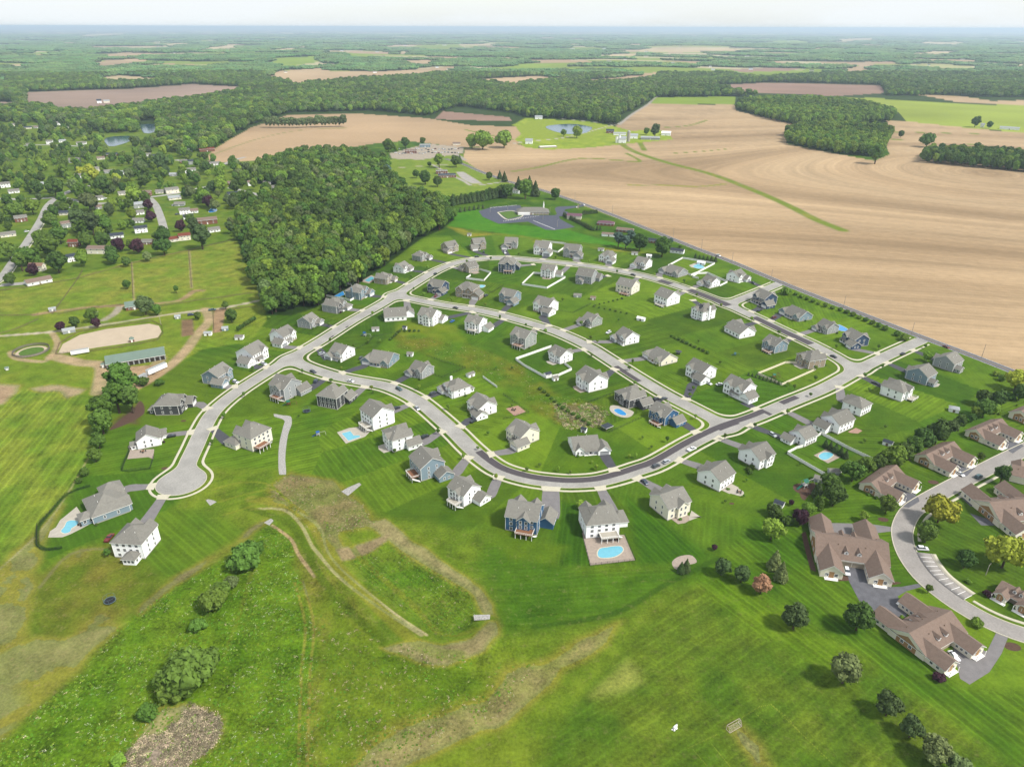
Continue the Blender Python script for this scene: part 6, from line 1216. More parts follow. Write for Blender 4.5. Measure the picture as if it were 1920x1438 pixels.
pond([(1023, 239), (1040, 235), (1075, 233.5), (1105, 238), (1110, 242), (1096, 250), (1068, 252), (1040, 247)], ''); pond([(262, 233), (272, 231), (290, 231), (292, 242), (288, 249), (270, 250)], ''); pond([(196, 263), (210, 257), (250, 256), (246, 264), (225, 272), (205, 275)], '')
# ---------------------------------------------------------------- patios, stone, beds
sheet('sand_arena', ARENA, .05, M_SAND)
sheet('stone_channel', smooth(W([(513, 776), (530, 779), (545, 781), (547, 795), (541, 812), (537, 835), (535, 860), (536, 890), (524, 890), (522, 860), (524, 830), (531, 800), (533, 788), (514, 781)]), 2, True), .12, M_STONE, th=.12)
sheet('stone_apron', W(z_([(120, 1208), (190, 1165), (320, 1110), (345, 1130), (195, 1255)], 620, 720, 5.99)), .12, M_STONE, th=.12)
sheet('stone_apron', W([(888, 1157), (928, 1150), (931, 1158), (889, 1166)]), .35, M_STONE, th=.3); sheet('stone_apron', W([(386, 938), (390, 936), (400, 938), (406, 941), (394, 948)]), .1, M_STONE, th=.1); sheet('stone_apron', W([(495, 980), (508, 972), (513, 976), (505, 985)]), .1, M_STONE, th=.1)
sheet('bare_patch', W(z_([(1695, 790), (1740, 750), (1815, 738), (1850, 755), (1865, 790), (1800, 810), (1725, 838)], 800, 840, 3.686)), .05, M_PAVER, sm=1)
sheet('patio', W(z_([(890, 1235), (1025, 1200), (1115, 1270), (985, 1318)], 800, 560, 5.99)), .088, mat('pink paver', alb(206, 168, 148), .9, .2, 1.5), th=.07)
sheet('patio', W(z_([(1010, 690), (1090, 650), (1155, 680), (1110, 708), (1030, 700)], 1400, 680, 5.325)), .088, mat('pink paver', alb(206, 168, 148), .9, .2, 1.5), th=.07)
sheet('patio', W(z_([(1320, 850), (1400, 830), (1465, 870), (1430, 905), (1370, 890), (1330, 880)], 1120, 760, 5.325)), .088, M_CONC, th=.07, sm=1)
sheet('patio', W(z_([(920, 1150), (1030, 1110), (1040, 1120), (940, 1050), (915, 1120)], 1120, 760, 5.325)), .088, M_CONC, th=.07)
sheet('patio', W(z_([(1270, 430), (1300, 340), (1540, 330), (1530, 430), (1480, 410), (1380, 420)], 0, 780, 5.325)), .088, M_PAVER, th=.07)
for P in ([(205, 806), (232, 782), (250, 768), (262, 752), (270, 760), (270, 775), (255, 786), (236, 796)], [(1500, 930), (1505, 915), (1525, 905), (1530, 915), (1515, 930), (1508, 938)], [(1548, 1088), (1560, 1078), (1600, 1082), (1600, 1088)], [(1615, 1080), (1640, 1086), (1690, 1092), (1660, 1096)], [(1503, 1000), (1510, 996), (1522, 1040), (1530, 1072), (1520, 1068)], [(1690, 1150), (1720, 1180), (1712, 1186), (1686, 1160)], [(1800, 1268), (1825, 1245), (1832, 1255), (1810, 1278)]):
    sheet('mulch_bed', W(P), .035, M_DIRT, sm=1.5)
def ellipse(px, py, a, b, n=14): c = gnd(px, py); return [(c[0] + a * math.cos(2 * math.pi * i / n), c[1] + b * math.sin(2 * math.pi * i / n)) for i in range(n)]
for x, y, a in ((1656, 974, 2.4), (1750, 904, 2.6), (1898, 1212, 3.0), (344, 789, 1.6), (309, 878, 1.8), (1372, 944, 1.2), (1460, 700, 1)): sheet('mulch_bed', ellipse(x, y, a, a * .7), .04, M_DIRT)
# ---------------------------------------------------------------- fences
def fence(P, label, style='white', h=1.8, closed=False, k=None, group=None):
    Q = W(P) if k is None else W(z_(P, *k)); Q = [tuple(q) for q in Q]; Q = Q + [Q[0]] if closed else Q; R = link('fence', None, None, (Q[0][0], Q[0][1], float(hgt(*Q[0]))), label=label, cat='fence', group=group)
    mt = {'white': M_WHITE, 'cream': mat('beige vinyl', alb(232, 222, 196, .75), .7, .03, 1), 'black': M_BLACKF, 'wood': M_WOOD}[style]; pb, rb = MB(), MB(); ox, oy = Q[0]
    for a, b in zip(Q[:-1], Q[1:]):
        L_ = math.dist(a, b); n = max(1, round(L_ / 2.4)); ax, ay, bx, by = a[0] - ox, a[1] - oy, b[0] - ox, b[1] - oy
        for i in range(n + 1): t = i / n; x, y = ax + (bx - ax) * t, ay + (by - ay) * t; w = .07 if style in ('white', 'cream') else .045; pb.box(x - w, x + w, y - w, y + w, 0, h + .08)
        if style in ('white', 'cream'):
            rb.bar((ax, ay, h * .52), (bx, by, h * .52), .05, h * .96); rb.bar((ax, ay, h), (bx, by, h), .10, .08)
        elif style == 'black':
            for z in (.15, h * .55, h): rb.bar((ax, ay, z), (bx, by, z), .03, .05)
            m_ = max(1, int(L_ / .5))
            for i in range(m_): t = (i + .5) / m_; x, y = ax + (bx - ax) * t, ay + (by - ay) * t; rb.box(x - .012, x + .012, y - .012, y + .012, .1, h)
        else:
            for z in (.4, .8, 1.2): rb.bar((ax, ay, z), (bx, by, z), .05, .13)
    rb.build('panel' if style in ('white', 'cream') else 'rail', mt, R); pb.build('post_row', mt, R); R['kindnote'] = style; del R['kindnote']; return R
K2 = (480, 360, 5.325); K3 = (800, 360, 5.325); K4 = (1120, 360, 5.325); K3C = (800, 560, 5.99); K1 = (0, 780, 5.325); K4B = (800, 840, 3.686); K4C = (1080, 560, 5.325); K5 = (1400, 680, 5.325)
fence([(952, 935), (860, 905), (775, 892), (548, 1000), (622, 1032), (790, 1062), (880, 1075), (940, 1095), (1005, 1058)], 'white vinyl fence around the bright blue pool yard near the woodland', k=K2)
fence([(525, 780), (642, 815), (572, 893), (392, 872), (440, 840)], 'small white vinyl fence behind the stone house inside the bend', k=K3)
fence([(1155, 822), (1065, 818), (950, 930), (1200, 968), (1385, 862), (1325, 852)], 'white vinyl fence forming a diamond behind the tall white house', k=K3)
fence([(1150, 498), (1370, 522), (1415, 535), (1310, 608), (1255, 598)], 'white vinyl fence behind the top row houses', k=K3)
fence([(705, 745), (850, 668), (1000, 692), (1172, 722), (1000, 812), (935, 838), (900, 825)], 'white vinyl fence around the small lounger pool near the rural road', k=K4)
fence([(1010, 870), (948, 855), (1000, 822), (1100, 818), (1298, 908), (1222, 945)], 'white vinyl fence behind the porch house near the entrance', k=K4)
fence([(1400, 548), (998, 690), (1100, 765), (1340, 898), (1410, 885), (1480, 872), (1630, 805), (1545, 738)], 'large white vinyl fence above the wet swale', k=K3C)
fence([(632, 888), (790, 1002)], 'short straight white fence at the edge of the wet swale', k=K3C, h=1.5)
fence([(500, 10), (385, 8), (108, 120), (348, 228), (690, 75)], 'beige fence around the lawn of the tan stone corner house', 'cream', k=K5, h=1.6)
fence([(560, 845), (500, 860), (402, 912), (822, 1155)], 'white vinyl fence left of the diamond pool patio', k=K5)
fence([(692, 748), (745, 718), (1000, 858), (1318, 1008)], 'white vinyl fence right of the diamond pool patio', k=K5); fence([(925, 1108), (1025, 1055)], 'short white fence piece beside the grey shed', k=K5)
fence([(900, 705), (780, 738), (650, 785), (500, 965), (372, 1095), (368, 1290), (400, 1330), (500, 1345), (620, 1318)], 'black metal fence curving round the far left pool yard', 'black', 1.4, k=K1)
fence([(1292, 345), (1218, 548), (1500, 530), (1540, 400)], 'black metal fence around the small rear lawn left of the cul-de-sac neck', 'black', 1.4, k=K1)
fence([(392, 940), (120, 1040), (270, 1180), (218, 1292), (328, 1340), (735, 1155)], 'black metal fence around the oval pool lawn', 'black', 1.4, k=K4C)
fence([(1072, 590), (1130, 812), (1442, 778), (1368, 605)], 'black metal fence around the paver pool patio in the bottom row', 'black', 1.3, k=K4B)
fence([(0, 645), (200, 720), (438, 780), (170, 888), (0, 830)], 'black metal fence beside the wet swale, left part', 'black', 1.4, k=K3C)
fence([(1640, 1122), (1460, 1212), (1330, 1190)], 'dark metal fence behind the pale sage porch house', 'black', 1.4, k=K3); fence([(770, 938), (650, 1008), (600, 990)], 'dark metal fence beside the wide tan stone house', 'black', 1.4, k=K3); fence([(860, 1080), (1150, 1280), (860, 1358)], 'black metal fence around the fire pit lawn', 'black', 1.3, k=K3C)
fence([(735, 625), (700, 632), (690, 645), (655, 660)], 'dark metal fence between the porch house lawn and the swale', 'black', 1.3)
fence([(-20, 548), (60, 538), (145, 523), (250, 494), (355, 470), (440, 450)], 'wooden rail fence along the top of the paddocks', 'wood'); fence([(155, 508), (146, 524), (108, 576), (98, 590)], 'wooden rail fence crossing the paddock at left', 'wood'); fence([(-20, 593), (65, 592), (72, 590)], 'wooden rail fence at the left edge of the paddocks', 'wood'); fence([(0, 627), (30, 618), (72, 600)], 'wooden rail fence slanting beside the farm lane', 'wood')
fence([(247, 493), (250, 560)], 'wooden rail fence between the left and middle paddocks', 'wood'); fence([(354, 471), (360, 540)], 'wooden rail fence between the middle and right paddocks', 'wood'); fence([(108, 590), (160, 580), (232, 572)], 'wooden rail fence left of the small green barn', 'wood'); fence([(300, 575), (365, 565), (420, 558), (490, 548)], 'wooden rail fence above the farm lane at right', 'wood')
fence([(105, 665), (112, 645), (145, 624), (200, 613), (285, 603), (304, 612), (306, 625), (296, 638), (250, 648), (180, 658)], 'wooden rail fence around the pale riding arena', 'wood', closed=True); fence([(480, 575), (400, 585), (402, 625)], 'wooden rail fence beside the farm garden', 'wood')
# round pen
c = gnd(59, 659); R = link('round_pen', None, None, c, label='round wooden horse pen left of the riding arena', cat='pen'); b = MB(); pr = 11
for i in range(36):
    a, a2 = 2 * math.pi * i / 36, 2 * math.pi * (i + 1) / 36
    for z in (.5, .95, 1.4, 1.8): b.bar((pr * math.cos(a), pr * math.sin(a), z), (pr * math.cos(a2), pr * math.sin(a2), z), .06, .3)
    b.box(pr * math.cos(a) - .08, pr * math.cos(a) + .08, pr * math.sin(a) - .08, pr * math.sin(a) + .08, 0, 2)
b.build('rail', mat('grey old boards', alb(150, 142, 132), .9, .2, 2), R); sheet('sand_ring', [(c[0] + 9.6 * math.cos(i * .35), c[1] + 9.6 * math.sin(i * .35)) for i in range(18)], .03, M_SAND); sheet('grass_disc', [(c[0] + 7.6 * math.cos(i * .35), c[1] + 7.6 * math.sin(i * .35)) for i in range(18)], .036, mat('lawn', alb(104, 140, 52), .9, .2, .5))
# ---------------------------------------------------------------- sheds, barns and other plain buildings
ROOFM = {'g': M_ROOF, 'n': M_BROWN, 'm': M_GREEN, 'w': M_WHITE, 'k': mat('dark shingles', alb(78, 86, 98), .9, .1, 1), 'r': mat('red brown shingles', alb(150, 84, 66), .9, .1, 1), 'u': mat('purple brown shingles', alb(140, 104, 118), .9, .1, 1), 't': mat('tan shingles', alb(176, 142, 120), .9, .1, 1, scale2=5, var2=.1), 's': mat('pale metal sheet', alb(200, 206, 208), .5, .05, 1)}
def hut(px, py, wpx, ratio, h, rise, front, wall, roof, label, name='shed', cat='shed', group=None, kind='g', axis='x', door=True, nwin=0, up=None, stor=1, extra=None):
    up = h * .6 if up is None else up
    P0 = gnd(px, py, up); yaw = yaw_to(np.array(P0[:2]), front); w = 8.0; B = None
    for _ in range(4):
        d = w * ratio; pts = np.array([(a * w / 2, b_ * d / 2, z) for a in (-1, 1) for b_ in (-1, 1) for z in (0, h)]); c_, s_ = math.cos(yaw), math.sin(yaw)
        u, v = proj(P0[0] + pts[:, 0] * c_ - pts[:, 1] * s_, P0[1] + pts[:, 0] * s_ + pts[:, 1] * c_, P0[2] + pts[:, 2]); w *= wpx / (u.max() - u.min())
    d = w * ratio; R = link(name, None, None, P0, yaw, label=label, cat=cat, group=group); wb, rb, fb = MB(), MB(), MB()
    add_walls(wb, -w / 2, w / 2, -d / 2, d / 2, 0, h, rise, axis, kind); add_roof(rb, fb, -w / 2, w / 2, -d / 2, d / 2, h, rise, axis, kind, .25 if h < 3 else .5); wb.build('wall', WALLC[wall] if wall in WALLC else wall, R); rb.build('roof', ROOFM[roof], R); fb.build('fascia', M_TRIM, R)
    if door: k = MB(); k.box(-.6, .6, -d / 2 - .05, -d / 2 + .02, .05, min(2.1, h - .2)); k.build('door', M_WOOD if wall in 'W' else M_TRIM, R)
    if nwin:
        A0 = (R, P0[0], P0[1], yaw); zs = [1.6] if h < 4.5 else [1.6, 4.2]; n2 = max(1, nwin // 2)
        wall_windows(*A0, (-w / 2, -d / 2), (w / 2, -d / 2), zs, nwin, 1.1, 1.3); wall_windows(*A0, (w / 2, -d / 2), (w / 2, d / 2), zs, n2, 1.1, 1.3); wall_windows(*A0, (w / 2, d / 2), (-w / 2, d / 2), zs, nwin, 1.1, 1.3); wall_windows(*A0, (-w / 2, d / 2), (-w / 2, -d / 2), zs, n2, 1.1, 1.3)
    return R, w, d, P0, yaw
SH = [(704, 617, 14, .6, (704, 640), 'W', 'g', 'white shed right of the small blue playset'), (759, 615, 9, .8, (745, 630), 'W', 'k', 'small white shed below the white low house'), (769, 664, 13, .75, (760, 680), 'W', 'g', 'white shed at the edge of the wet swale, left'), (882, 702, 17, .6, (900, 715), 'W', 'g', 'white shed with grey roof above the short straight fence'), (1027, 702, 15, .8, (1040, 715), 'W', 'k', 'white shed with dark roof at the white fence corner'), (1041, 709, 13, .8, (1050, 720), 'W', 'g', 'white shed with pale roof beside the dark roofed shed'),
 (880, 440, 8, .8, (878, 450), 'W', 'g', 'small white shed alone above the top row'), (1083, 554, 15, .6, (1080, 570), 'G', 'g', 'grey shed left of the little playhouse'), (1112, 559, 10, .8, (1110, 575), 'T', 'n', 'little brown playhouse beside the grey shed'), (1127, 468, 12, .6, (1120, 480), 'W', 'g', 'narrow white shed beside the top row stone gabled house'), (1202, 598, 17, .5, (1190, 610), 'W', 'w', 'long white shed alone on the big lawn'), (1190, 475, 12, .6, (1190, 485), 'W', 'g', 'white shed behind the long porch house, left'), (1217, 480, 10, .8, (1217, 490), 'W', 'w', 'white shed behind the long porch house, right'), (1315, 493, 16, .6, (1310, 502), 'W', 'w', 'white pool shed inside the upper white fence'),
 (1095, 806, 12, .8, (1090, 815), 'W', 'k', 'pale shed with dark roof left of the dark gazebo'), (1665, 830, 22, .7, (1650, 850), 'W', 'k', 'white shed with slate roof beside the tree belt'), (1563, 884, 24, .7, (1570, 900), 'G', 'g', 'grey roofed shed at the end of the long white fence'), (1537, 898, 24, .7, (1530, 915), 'G', 'g', 'grey shed beside the green topped playset'), (1461, 944, 22, .7, (1450, 962), 'W', 'k', 'white shed with slate roof left of the tiny purple tree'), (449, 632, 19, .8, (440, 648), 'W', 'g', 'white shed behind the farm edge hedge'), (422, 616, 13, .7, (420, 630), 'B', 's', 'small blue run-in shed in the farm corner'), (959, 453, 8, .8, (965, 470), 'B', 'k', 'small dark roofed shed beside the top row grey house'), (166, 421, 7, .8, (166, 430), 'W', 'w', 'tiny white shed in the paddock corner of the suburb')]
for x, y, w, r, fr, wa, ro, lab in SH: hut(x, y, w, r, 2.1, .9, fr, wa, ro, lab)
hut(1789, 767, 21, .8, 2.2, 1.0, (1789, 790), 'W', 's', 'white hipped shed alone on the wide lawn at right', kind='h')
hut(167, 421, 7, .8, 2.0, .8, (167, 432), 'W', 'w', 'x') if False else None
R, w, d, P0, yw_ = hut(1138, 802, 22, .8, .3, .2, (1150, 812), 'D', 'k', 'dark wooden gazebo beside the oval pool fence', 'gazebo', 'gazebo', kind='h', door=False, up=1)
for ch in list(R.children): ch.location = (0, 0, 2.1 if ch.name.startswith(('roof', 'fascia')) else 0)
k = MB()
for a in (-1, 1):
    for b_ in (-1, 1): k.box(a * w * .45 - .1, a * w * .45 + .1, b_ * d * .45 - .1, b_ * d * .45 + .1, .1, 2.3)
k.build('post_row', M_WOOD, R)
# horse farm
hut(252, 573, 34, .8, 3.2, 2.6, (252, 620), 'R', 'm', 'small stable barn with pale green metal roof in the paddock', 'barn', 'barn', nwin=4)
R, w, d, P0, yw_ = hut(255, 670, 112, .40, 3.6, 3.0, (262, 760), 'G', 'm', 'long riding barn with pale green metal roof', 'barn', 'barn', door=False)
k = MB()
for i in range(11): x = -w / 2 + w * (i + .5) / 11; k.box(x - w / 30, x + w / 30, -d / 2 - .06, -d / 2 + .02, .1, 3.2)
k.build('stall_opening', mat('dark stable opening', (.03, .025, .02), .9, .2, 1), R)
hut(129, 620, 26, .35, 2.6, 1.2, (135, 650), 'G', 's', 'low stable with pale grey green roof beside the farm lane', 'barn', 'barn'); hut(98, 580, 15, .5, 2.4, .8, (100, 590), 'G', 's', 'grey run-in shelter in the left paddock'); hut(333, 594, 12, .6, 2.2, .8, (333, 605), 'G', 's', 'small grey chicken shed beside the farm garden')
hut(247, 637, 10, .9, 2.6, 1.2, (247, 650), 'R', 'm', 'judge stand with green roof at the riding arena', kind='h'); hut(390, 625, 17, .6, 2.2, .7, (385, 635), 'W', 's', 'white roofed hen house below the farm fork'); hut(13, 691, 8, .8, 1.6, .6, (13, 700), 'S', 'm', 'tiny green water shelter at the left edge'); hut(193, 685, 8, .9, 2.4, .6, (193, 700), 'S', 'm', 'dark green shelter beside the long barn left end')
# houses near the rural road
hut(1077, 406, 28, .6, 4.0, 2.0, (1070, 430), 'C', 'u', 'pale two bay garage with purple brown roof beside the arborvitae hedge', 'garage', 'garage'); hut(1136, 419, 34, .5, 2.8, 2.0, (1150, 400), 'R', 'u', 'ranch house with purple brown roof near the rural road', 'house', 'house', nwin=4, kind='h'); hut(1172, 432, 34, .4, 2.8, 1.7, (1190, 420), 'R', 'n', 'low brick ranch behind the blue green spruces', 'house', 'house', nwin=4)
hut(1142, 440, 28, .35, 2.6, 1.2, (1135, 455), 'W', 'n', 'white walled shed with long brown roof', 'garage', 'garage'); hut(1226, 452, 24, .5, 2.8, 1.6, (1240, 440), 'R', 'k', 'brick ranch between two big round trees', 'house', 'house', nwin=3); hut(1270, 471, 28, .45, 2.8, 1.8, (1285, 460), 'W', 'k', 'white ranch with dark roof beside the rural road', 'house', 'house', nwin=3); hut(967, 358, 20, .7, 4.8, 2.2, (990, 350), 'W', 'g', 'white farmhouse beside the road bend conifers', 'house', 'house', nwin=3)
R, w, d, P0, yw_ = hut(999, 397, 60, .40, 3.4, 4.0, (1003, 430), 'X', 'g', 'meeting hall with long hipped roof and white steeple in the parking lot', 'church', 'church', nwin=9, kind='h'); k = MB(); k.box(w * .32, w * .32 + 1.6, -.8, .8, 5, 9.5); k.cyl(w * .32 + .8, 0, 9.5, 15, .9, .03, 8); k.build('steeple', M_TRIM, R); k = MB(); k.box(-w * .47, -w * .1, -d / 2 - 2, -d / 2, 0, 2.8); k.build('portico', M_TRIM, R)
for P in ([(897, 396), (925, 388), (975, 385), (985, 400), (1000, 404), (1040, 404), (1058, 396), (1066, 398), (1062, 406), (1048, 406), (1050, 411), (1078, 426), (1040, 432), (1023, 431), (990, 416), (935, 420), (905, 407)],): sheet('parking_lot', W(P), .04, mat('blue grey parking asphalt', alb(104, 108, 124), .9, .1, .3))
sheet('lawn_island', W([(935, 399), (960, 396), (978, 405), (952, 411)]), .05, mat('lawn', alb(104, 140, 52), .9, .2, .5)); sheet('road', W([(1040, 391), (1045, 388), (1085, 386), (1092, 383), (1096, 387), (1060, 393), (1055, 402), (1045, 404)]), .045, mat('blue grey parking asphalt', alb(104, 108, 124), .9, .1, .3))
k = MB()
for i in range(22):
    for (a, b_) in (((944, 415), (1010, 405)), ((1000, 414), (1040, 430)), ((920, 390), (968, 385))):
        p = np.array(gnd(a[0] + (b_[0] - a[0]) * i / 21, a[1] + (b_[1] - a[1]) * i / 21)[:2]); k.poly([(p[0] - .12, p[1] - 2.4, .062), (p[0] + .12, p[1] - 2.4, .062), (p[0] + .12, p[1] + 2.4, .062), (p[0] - .12, p[1] + 2.4, .062)])
k.build('parking_line', M_TRIM, kind='structure')
for a in [(935, 399), (960, 396), (978, 405), (952, 411)]: pass
fp = W([(933, 398.5), (960, 395.5), (980, 405), (952, 412), (933, 398.5)])
ribbon('sidewalk', smooth(fp, 3), -.9, .9, .07, M_WALK)
hut(838, 329, 34, .55, 3.8, .6, (850, 350), 'R', 'k', 'flat roofed brick school building with dark roof', 'school', 'school', nwin=6, kind='h'); hut(828, 322, 22, .6, 4.6, .8, (838, 345), 'R', 'g', 'school wing with pale roof behind the dark roofed wing', 'school', 'school', nwin=4, kind='h')
hut(770, 284, 22, .5, 4.5, 1.6, (772, 300), 'R', 'n', 'brown shop building at the road corner', 'shop', 'shop', nwin=4); hut(797, 273, 20, .4, 5, .6, (798, 290), 'B', 's', 'pale blue service building behind the parked vehicles', 'shop', 'shop', nwin=3); hut(856, 270, 14, .5, 3.5, 1.6, (856, 285), 'C', 'n', 'low tan building at the right end of the parking yard', 'shop', 'shop')
hut(1144, 247, 15, .7, 5, 3, (1140, 262), 'R', 'k', 'red brick farmhouse beside the pond lane', 'house', 'house', nwin=2); hut(1167, 263, 15, .9, 8, 4, (1160, 285), 'W', 's', 'tall white farm barn left of the grey silo', 'barn', 'barn'); hut(1188, 256, 16, .8, 6, 3, (1190, 272), 'W', 's', 'white farm barn right of the grey silo', 'barn', 'barn'); hut(1219, 259, 36, .45, 4, 1.6, (1222, 275), 'G', 's', 'long pale roofed farm shed below the dark conifers', 'barn', 'barn'); hut(1249, 251, 18, .8, 5, 3, (1243, 268), 'W', 'w', 'white arched farm barn at the right end of the farm', 'barn', 'barn'); hut(992, 266, 14, .7, 6, 3.5, (984, 282), 'W', 's', 'white field barn left of the silage bunker', 'barn', 'barn'); hut(1162, 251, 24, .4, 4, 1.5, (1164, 262), 'W', 's', 'long low white farm shed behind the farmhouse', 'barn', 'barn')
for x, y, h, r, m_, lab in ((1178, 266, 19, 3.2, 'grey concrete', 'tall grey concrete silo between the white farm barns'), (1161, 268, 13, 2.6, 'white', 'shorter white silo in front of the tall barn'), (1156, 268, 11, 2.4, 'white', 'shortest white silo at the left of the farm')):
    p = gnd(x, y); R = link('silo', None, None, p, label=lab, cat='silo'); k = MB(); k.cyl(0, 0, 0, h, r, r, 16); k.build('wall', M_CONC if m_ != 'white' else M_WHITE, R); k = MB(); k.cyl(0, 0, h, h + r * .7, r, .4, 16); k.build('roof', ROOFM['s'], R)
R = link('silage_bunker', None, None, gnd(1027, 277), .25, label='long silage bunker heap in the tan field beside the field barn', cat='bunker'); k = MB(); k.box(-17, 17, -4, 4, 0, 2.2); k.build('wall', M_CONC, R); k = MB(); k.box(-16, 16, -3.4, 3.4, 2.2, 2.7); k.build('cover', M_WHITE, R)
hut(186, 191, 10, .6, 7, 4, (190, 200), 'W', 'k', 'dark roofed barn in the far upper left field', 'barn', 'barn'); hut(200, 191, 12, .5, 5, 3, (202, 200), 'C', 's', 'pale barn in the far upper left field', 'barn', 'barn'); hut(1842, 236, 9, .8, 6, 3, (1842, 248), 'W', 's', 'small white barn in the far right fields', 'barn', 'barn'); hut(1893, 241, 38, .3, 4, 2, (1890, 255), 'W', 's', 'long white barn in the far right fields', 'barn', 'barn'); hut(1264, 176, 14, .5, 5, 3, (1266, 186), 'W', 'g', 'white house cluster at the far road', 'house', 'house'); hut(1298, 176, 14, .5, 5, 3, (1298, 186), 'C', 's', 'pale roofed building right of the far road', 'house', 'house'); hut(1010, 221, 14, .5, 5, 3, (1012, 232), 'W', 's', 'white house at the far edge of the farm pond meadow', 'house', 'house'); hut(1120, 222, 12, .5, 5, 3, (1122, 232), 'C', 'n', 'brown house among trees above the farm pond', 'house', 'house')
hut(388, 281, 30, .4, 4.5, 2, (395, 295), 'R', 'r', 'red roofed building at the left tip of the tan field', 'barn', 'barn')
# old suburb houses
SC_ = ['W', 'C', 'G', 'W', 'C', 'W', 'S', 'R']; SR_ = ['g', 'k', 'g', 'g', 'n', 'g', 's']
SPEC = {(139, 456): ('R', 'r', 'red roofed two storey house among suburb trees'), (70, 501): ('C', 't', 'tan roofed low house above the long brown roofed one'), (72, 527): ('W', 'n', 'long white house with brown roof at the paddock corner'), (346, 444): ('C', 'r', 'tall cream house with red roof, right part of the pair'), (326, 449): ('C', 'r', 'cream house with dormer and red roof, left part of the pair'), (435, 344): ('R', 'n', 'red brick house in a clearing of suburb trees'), (388, 414): ('R', 'n', 'long brick ranch on the cul-de-sac of the old suburb'), (187, 468): ('C', 'n', 'long yellowish two storey building above the paddock'), (133, 484): ('W', 'k', 'white house with dark roof above the paddock fence'), (219, 442): ('W', 'k', 'white house with two dormers beside a purple tree'), (401, 431): ('W', 'g', 'white house next to the woodland at the paddock top')}
for i, (x, y, w) in enumerate(SUBH):
    sp_ = SPEC.get((x, y)); wa, ro = (sp_[0], sp_[1]) if sp_ else (SC_[(i * 5) % 8], SR_[(i * 3) % 7]); two = i % 3 == 0 or (x, y) in ((139, 456), (346, 444), (187, 468))
    near_ = 'in the row left of the suburb cul-de-sac' if 255 < x < 268 and y > 380 else 'in the row right of the suburb cul-de-sac' if 320 < x < 365 and 350 < y < 410 else 'beside the woodland in the old suburb' if x > 495 and y > 340 else 'near the far pond' if 200 < x < 300 and y < 330 else 'in the bright cluster below the tan field' if x > 320 and y < 330 else 'far back in the old suburb' if y < 275 else 'among the trees of the old suburb'
    w *= 1.12
    lab = sp_[2] if sp_ else f"{'two storey' if two else 'low'} {({'W': 'white', 'C': 'cream', 'G': 'pale grey', 'S': 'pale sage', 'R': 'brick'})[wa]} house {near_}"
    hut(x, y, w, .66 if w < 30 else .48, 5.2 if two else 3.0, 2.0, (x + random.choice((-14, 14, 4)), y + 14), wa, ro, lab, 'house', 'house', 'old suburb houses', nwin=3 if w > 14 else 0, door=w > 14)
for Rr in SUBR: ribbon('road', Rr, -4.2, 4.2, .05, M_ROAD)
ribbon('sidewalk', SUBR[0][:len(SUBR[0]) * 2 // 3], -6.2, -5.0, .06, M_WALK)
# ---------------------------------------------------------------- cars
CARP = {}
def car_parts(kind):
    if kind in CARP: return CARP[kind]
    L_, Wd, pro, gl = {'sedan': (4.7, 1.85, [(-2.35, .35), (-2.35, .85), (-1.9, .98), (-1.15, 1.02), (.9, .98), (2.1, .85), (2.35, .6), (2.35, .35)], [(-1.75, 1.0), (-.95, 1.43), (.35, 1.45), (1.15, .98)]),
        'suv': (4.8, 1.95, [(-2.4, .4), (-2.4, 1.05), (-1.2, 1.15), (1.0, 1.12), (2.2, .98), (2.4, .7), (2.4, .4)], [(-2.3, 1.1), (-2.0, 1.72), (.3, 1.75), (1.15, 1.12)]),
        'pickup': (5.7, 2.0, [(-2.85, .5), (-2.85, 1.15), (-.6, 1.15), (1.4, 1.15), (2.6, 1.05), (2.85, .8), (2.85, .5)], [(-.7, 1.15), (-.55, 1.8), (.8, 1.82), (1.5, 1.15)])}[kind]
    def ext(P, w0, w1, top=None):
        k = MB(); n = len(P); zmin = min(p[1] for p in P); zmax = max(p[1] for p in P)
        hw = lambda z: w0 + (w1 - w0) * (z - zmin) / (zmax - zmin + 1e-6)
        for x, z in P: k.v.append((x, -hw(z) / 2, z))
        for x, z in P: k.v.append((x, hw(z) / 2, z))
        k.f.append(tuple(range(n))); k.f.append(tuple(reversed(range(n, 2 * n))))
        for i in range(n): j = (i + 1) % n; k.f.append((i, i + n, j + n, j))
        return k
    body = ext(pro, Wd, Wd * .95); glass = ext(gl, Wd * .92, Wd * .76); rx = [gl[1][0] + .1, gl[2][0] - .05]; zt = gl[1][1]; roof = MB(); roof.box(rx[0], rx[1], -Wd * .36, Wd * .36, zt - .02, zt + .05)
    if kind == 'pickup': roof.box(-2.75, -.7, -.95, -.85, 1.15, 1.35); roof.box(-2.75, -.7, .85, .95, 1.15, 1.35)
    wh = MB(); wh.v = []; n = 12
    for y in (-.11, .11):
        for i in range(n): a = 2 * math.pi * i / n; wh.v.append((.34 * math.cos(a), y, .34 * math.sin(a)))
    wh.f = [tuple(range(n)), tuple(reversed(range(n, 2 * n)))] + [(i, i + n, (i + 1) % n + n, (i + 1) % n) for i in range(n)]
    CARP[kind] = (body, glass.mesh('window_band', M_GLASS), roof, wh.mesh('wheel', mat('tyre rubber', (.02, .02, .02), .8, .1, 2)), L_); return CARP[kind]
PAINT = {'white': (235, 236, 238), 'black': (40, 42, 46), 'silver': (176, 180, 186), 'dark grey': (74, 78, 84), 'red': (116, 44, 46), 'blue': (40, 110, 190), 'navy': (52, 62, 88), 'teal': (70, 96, 100)}
BOD = {}
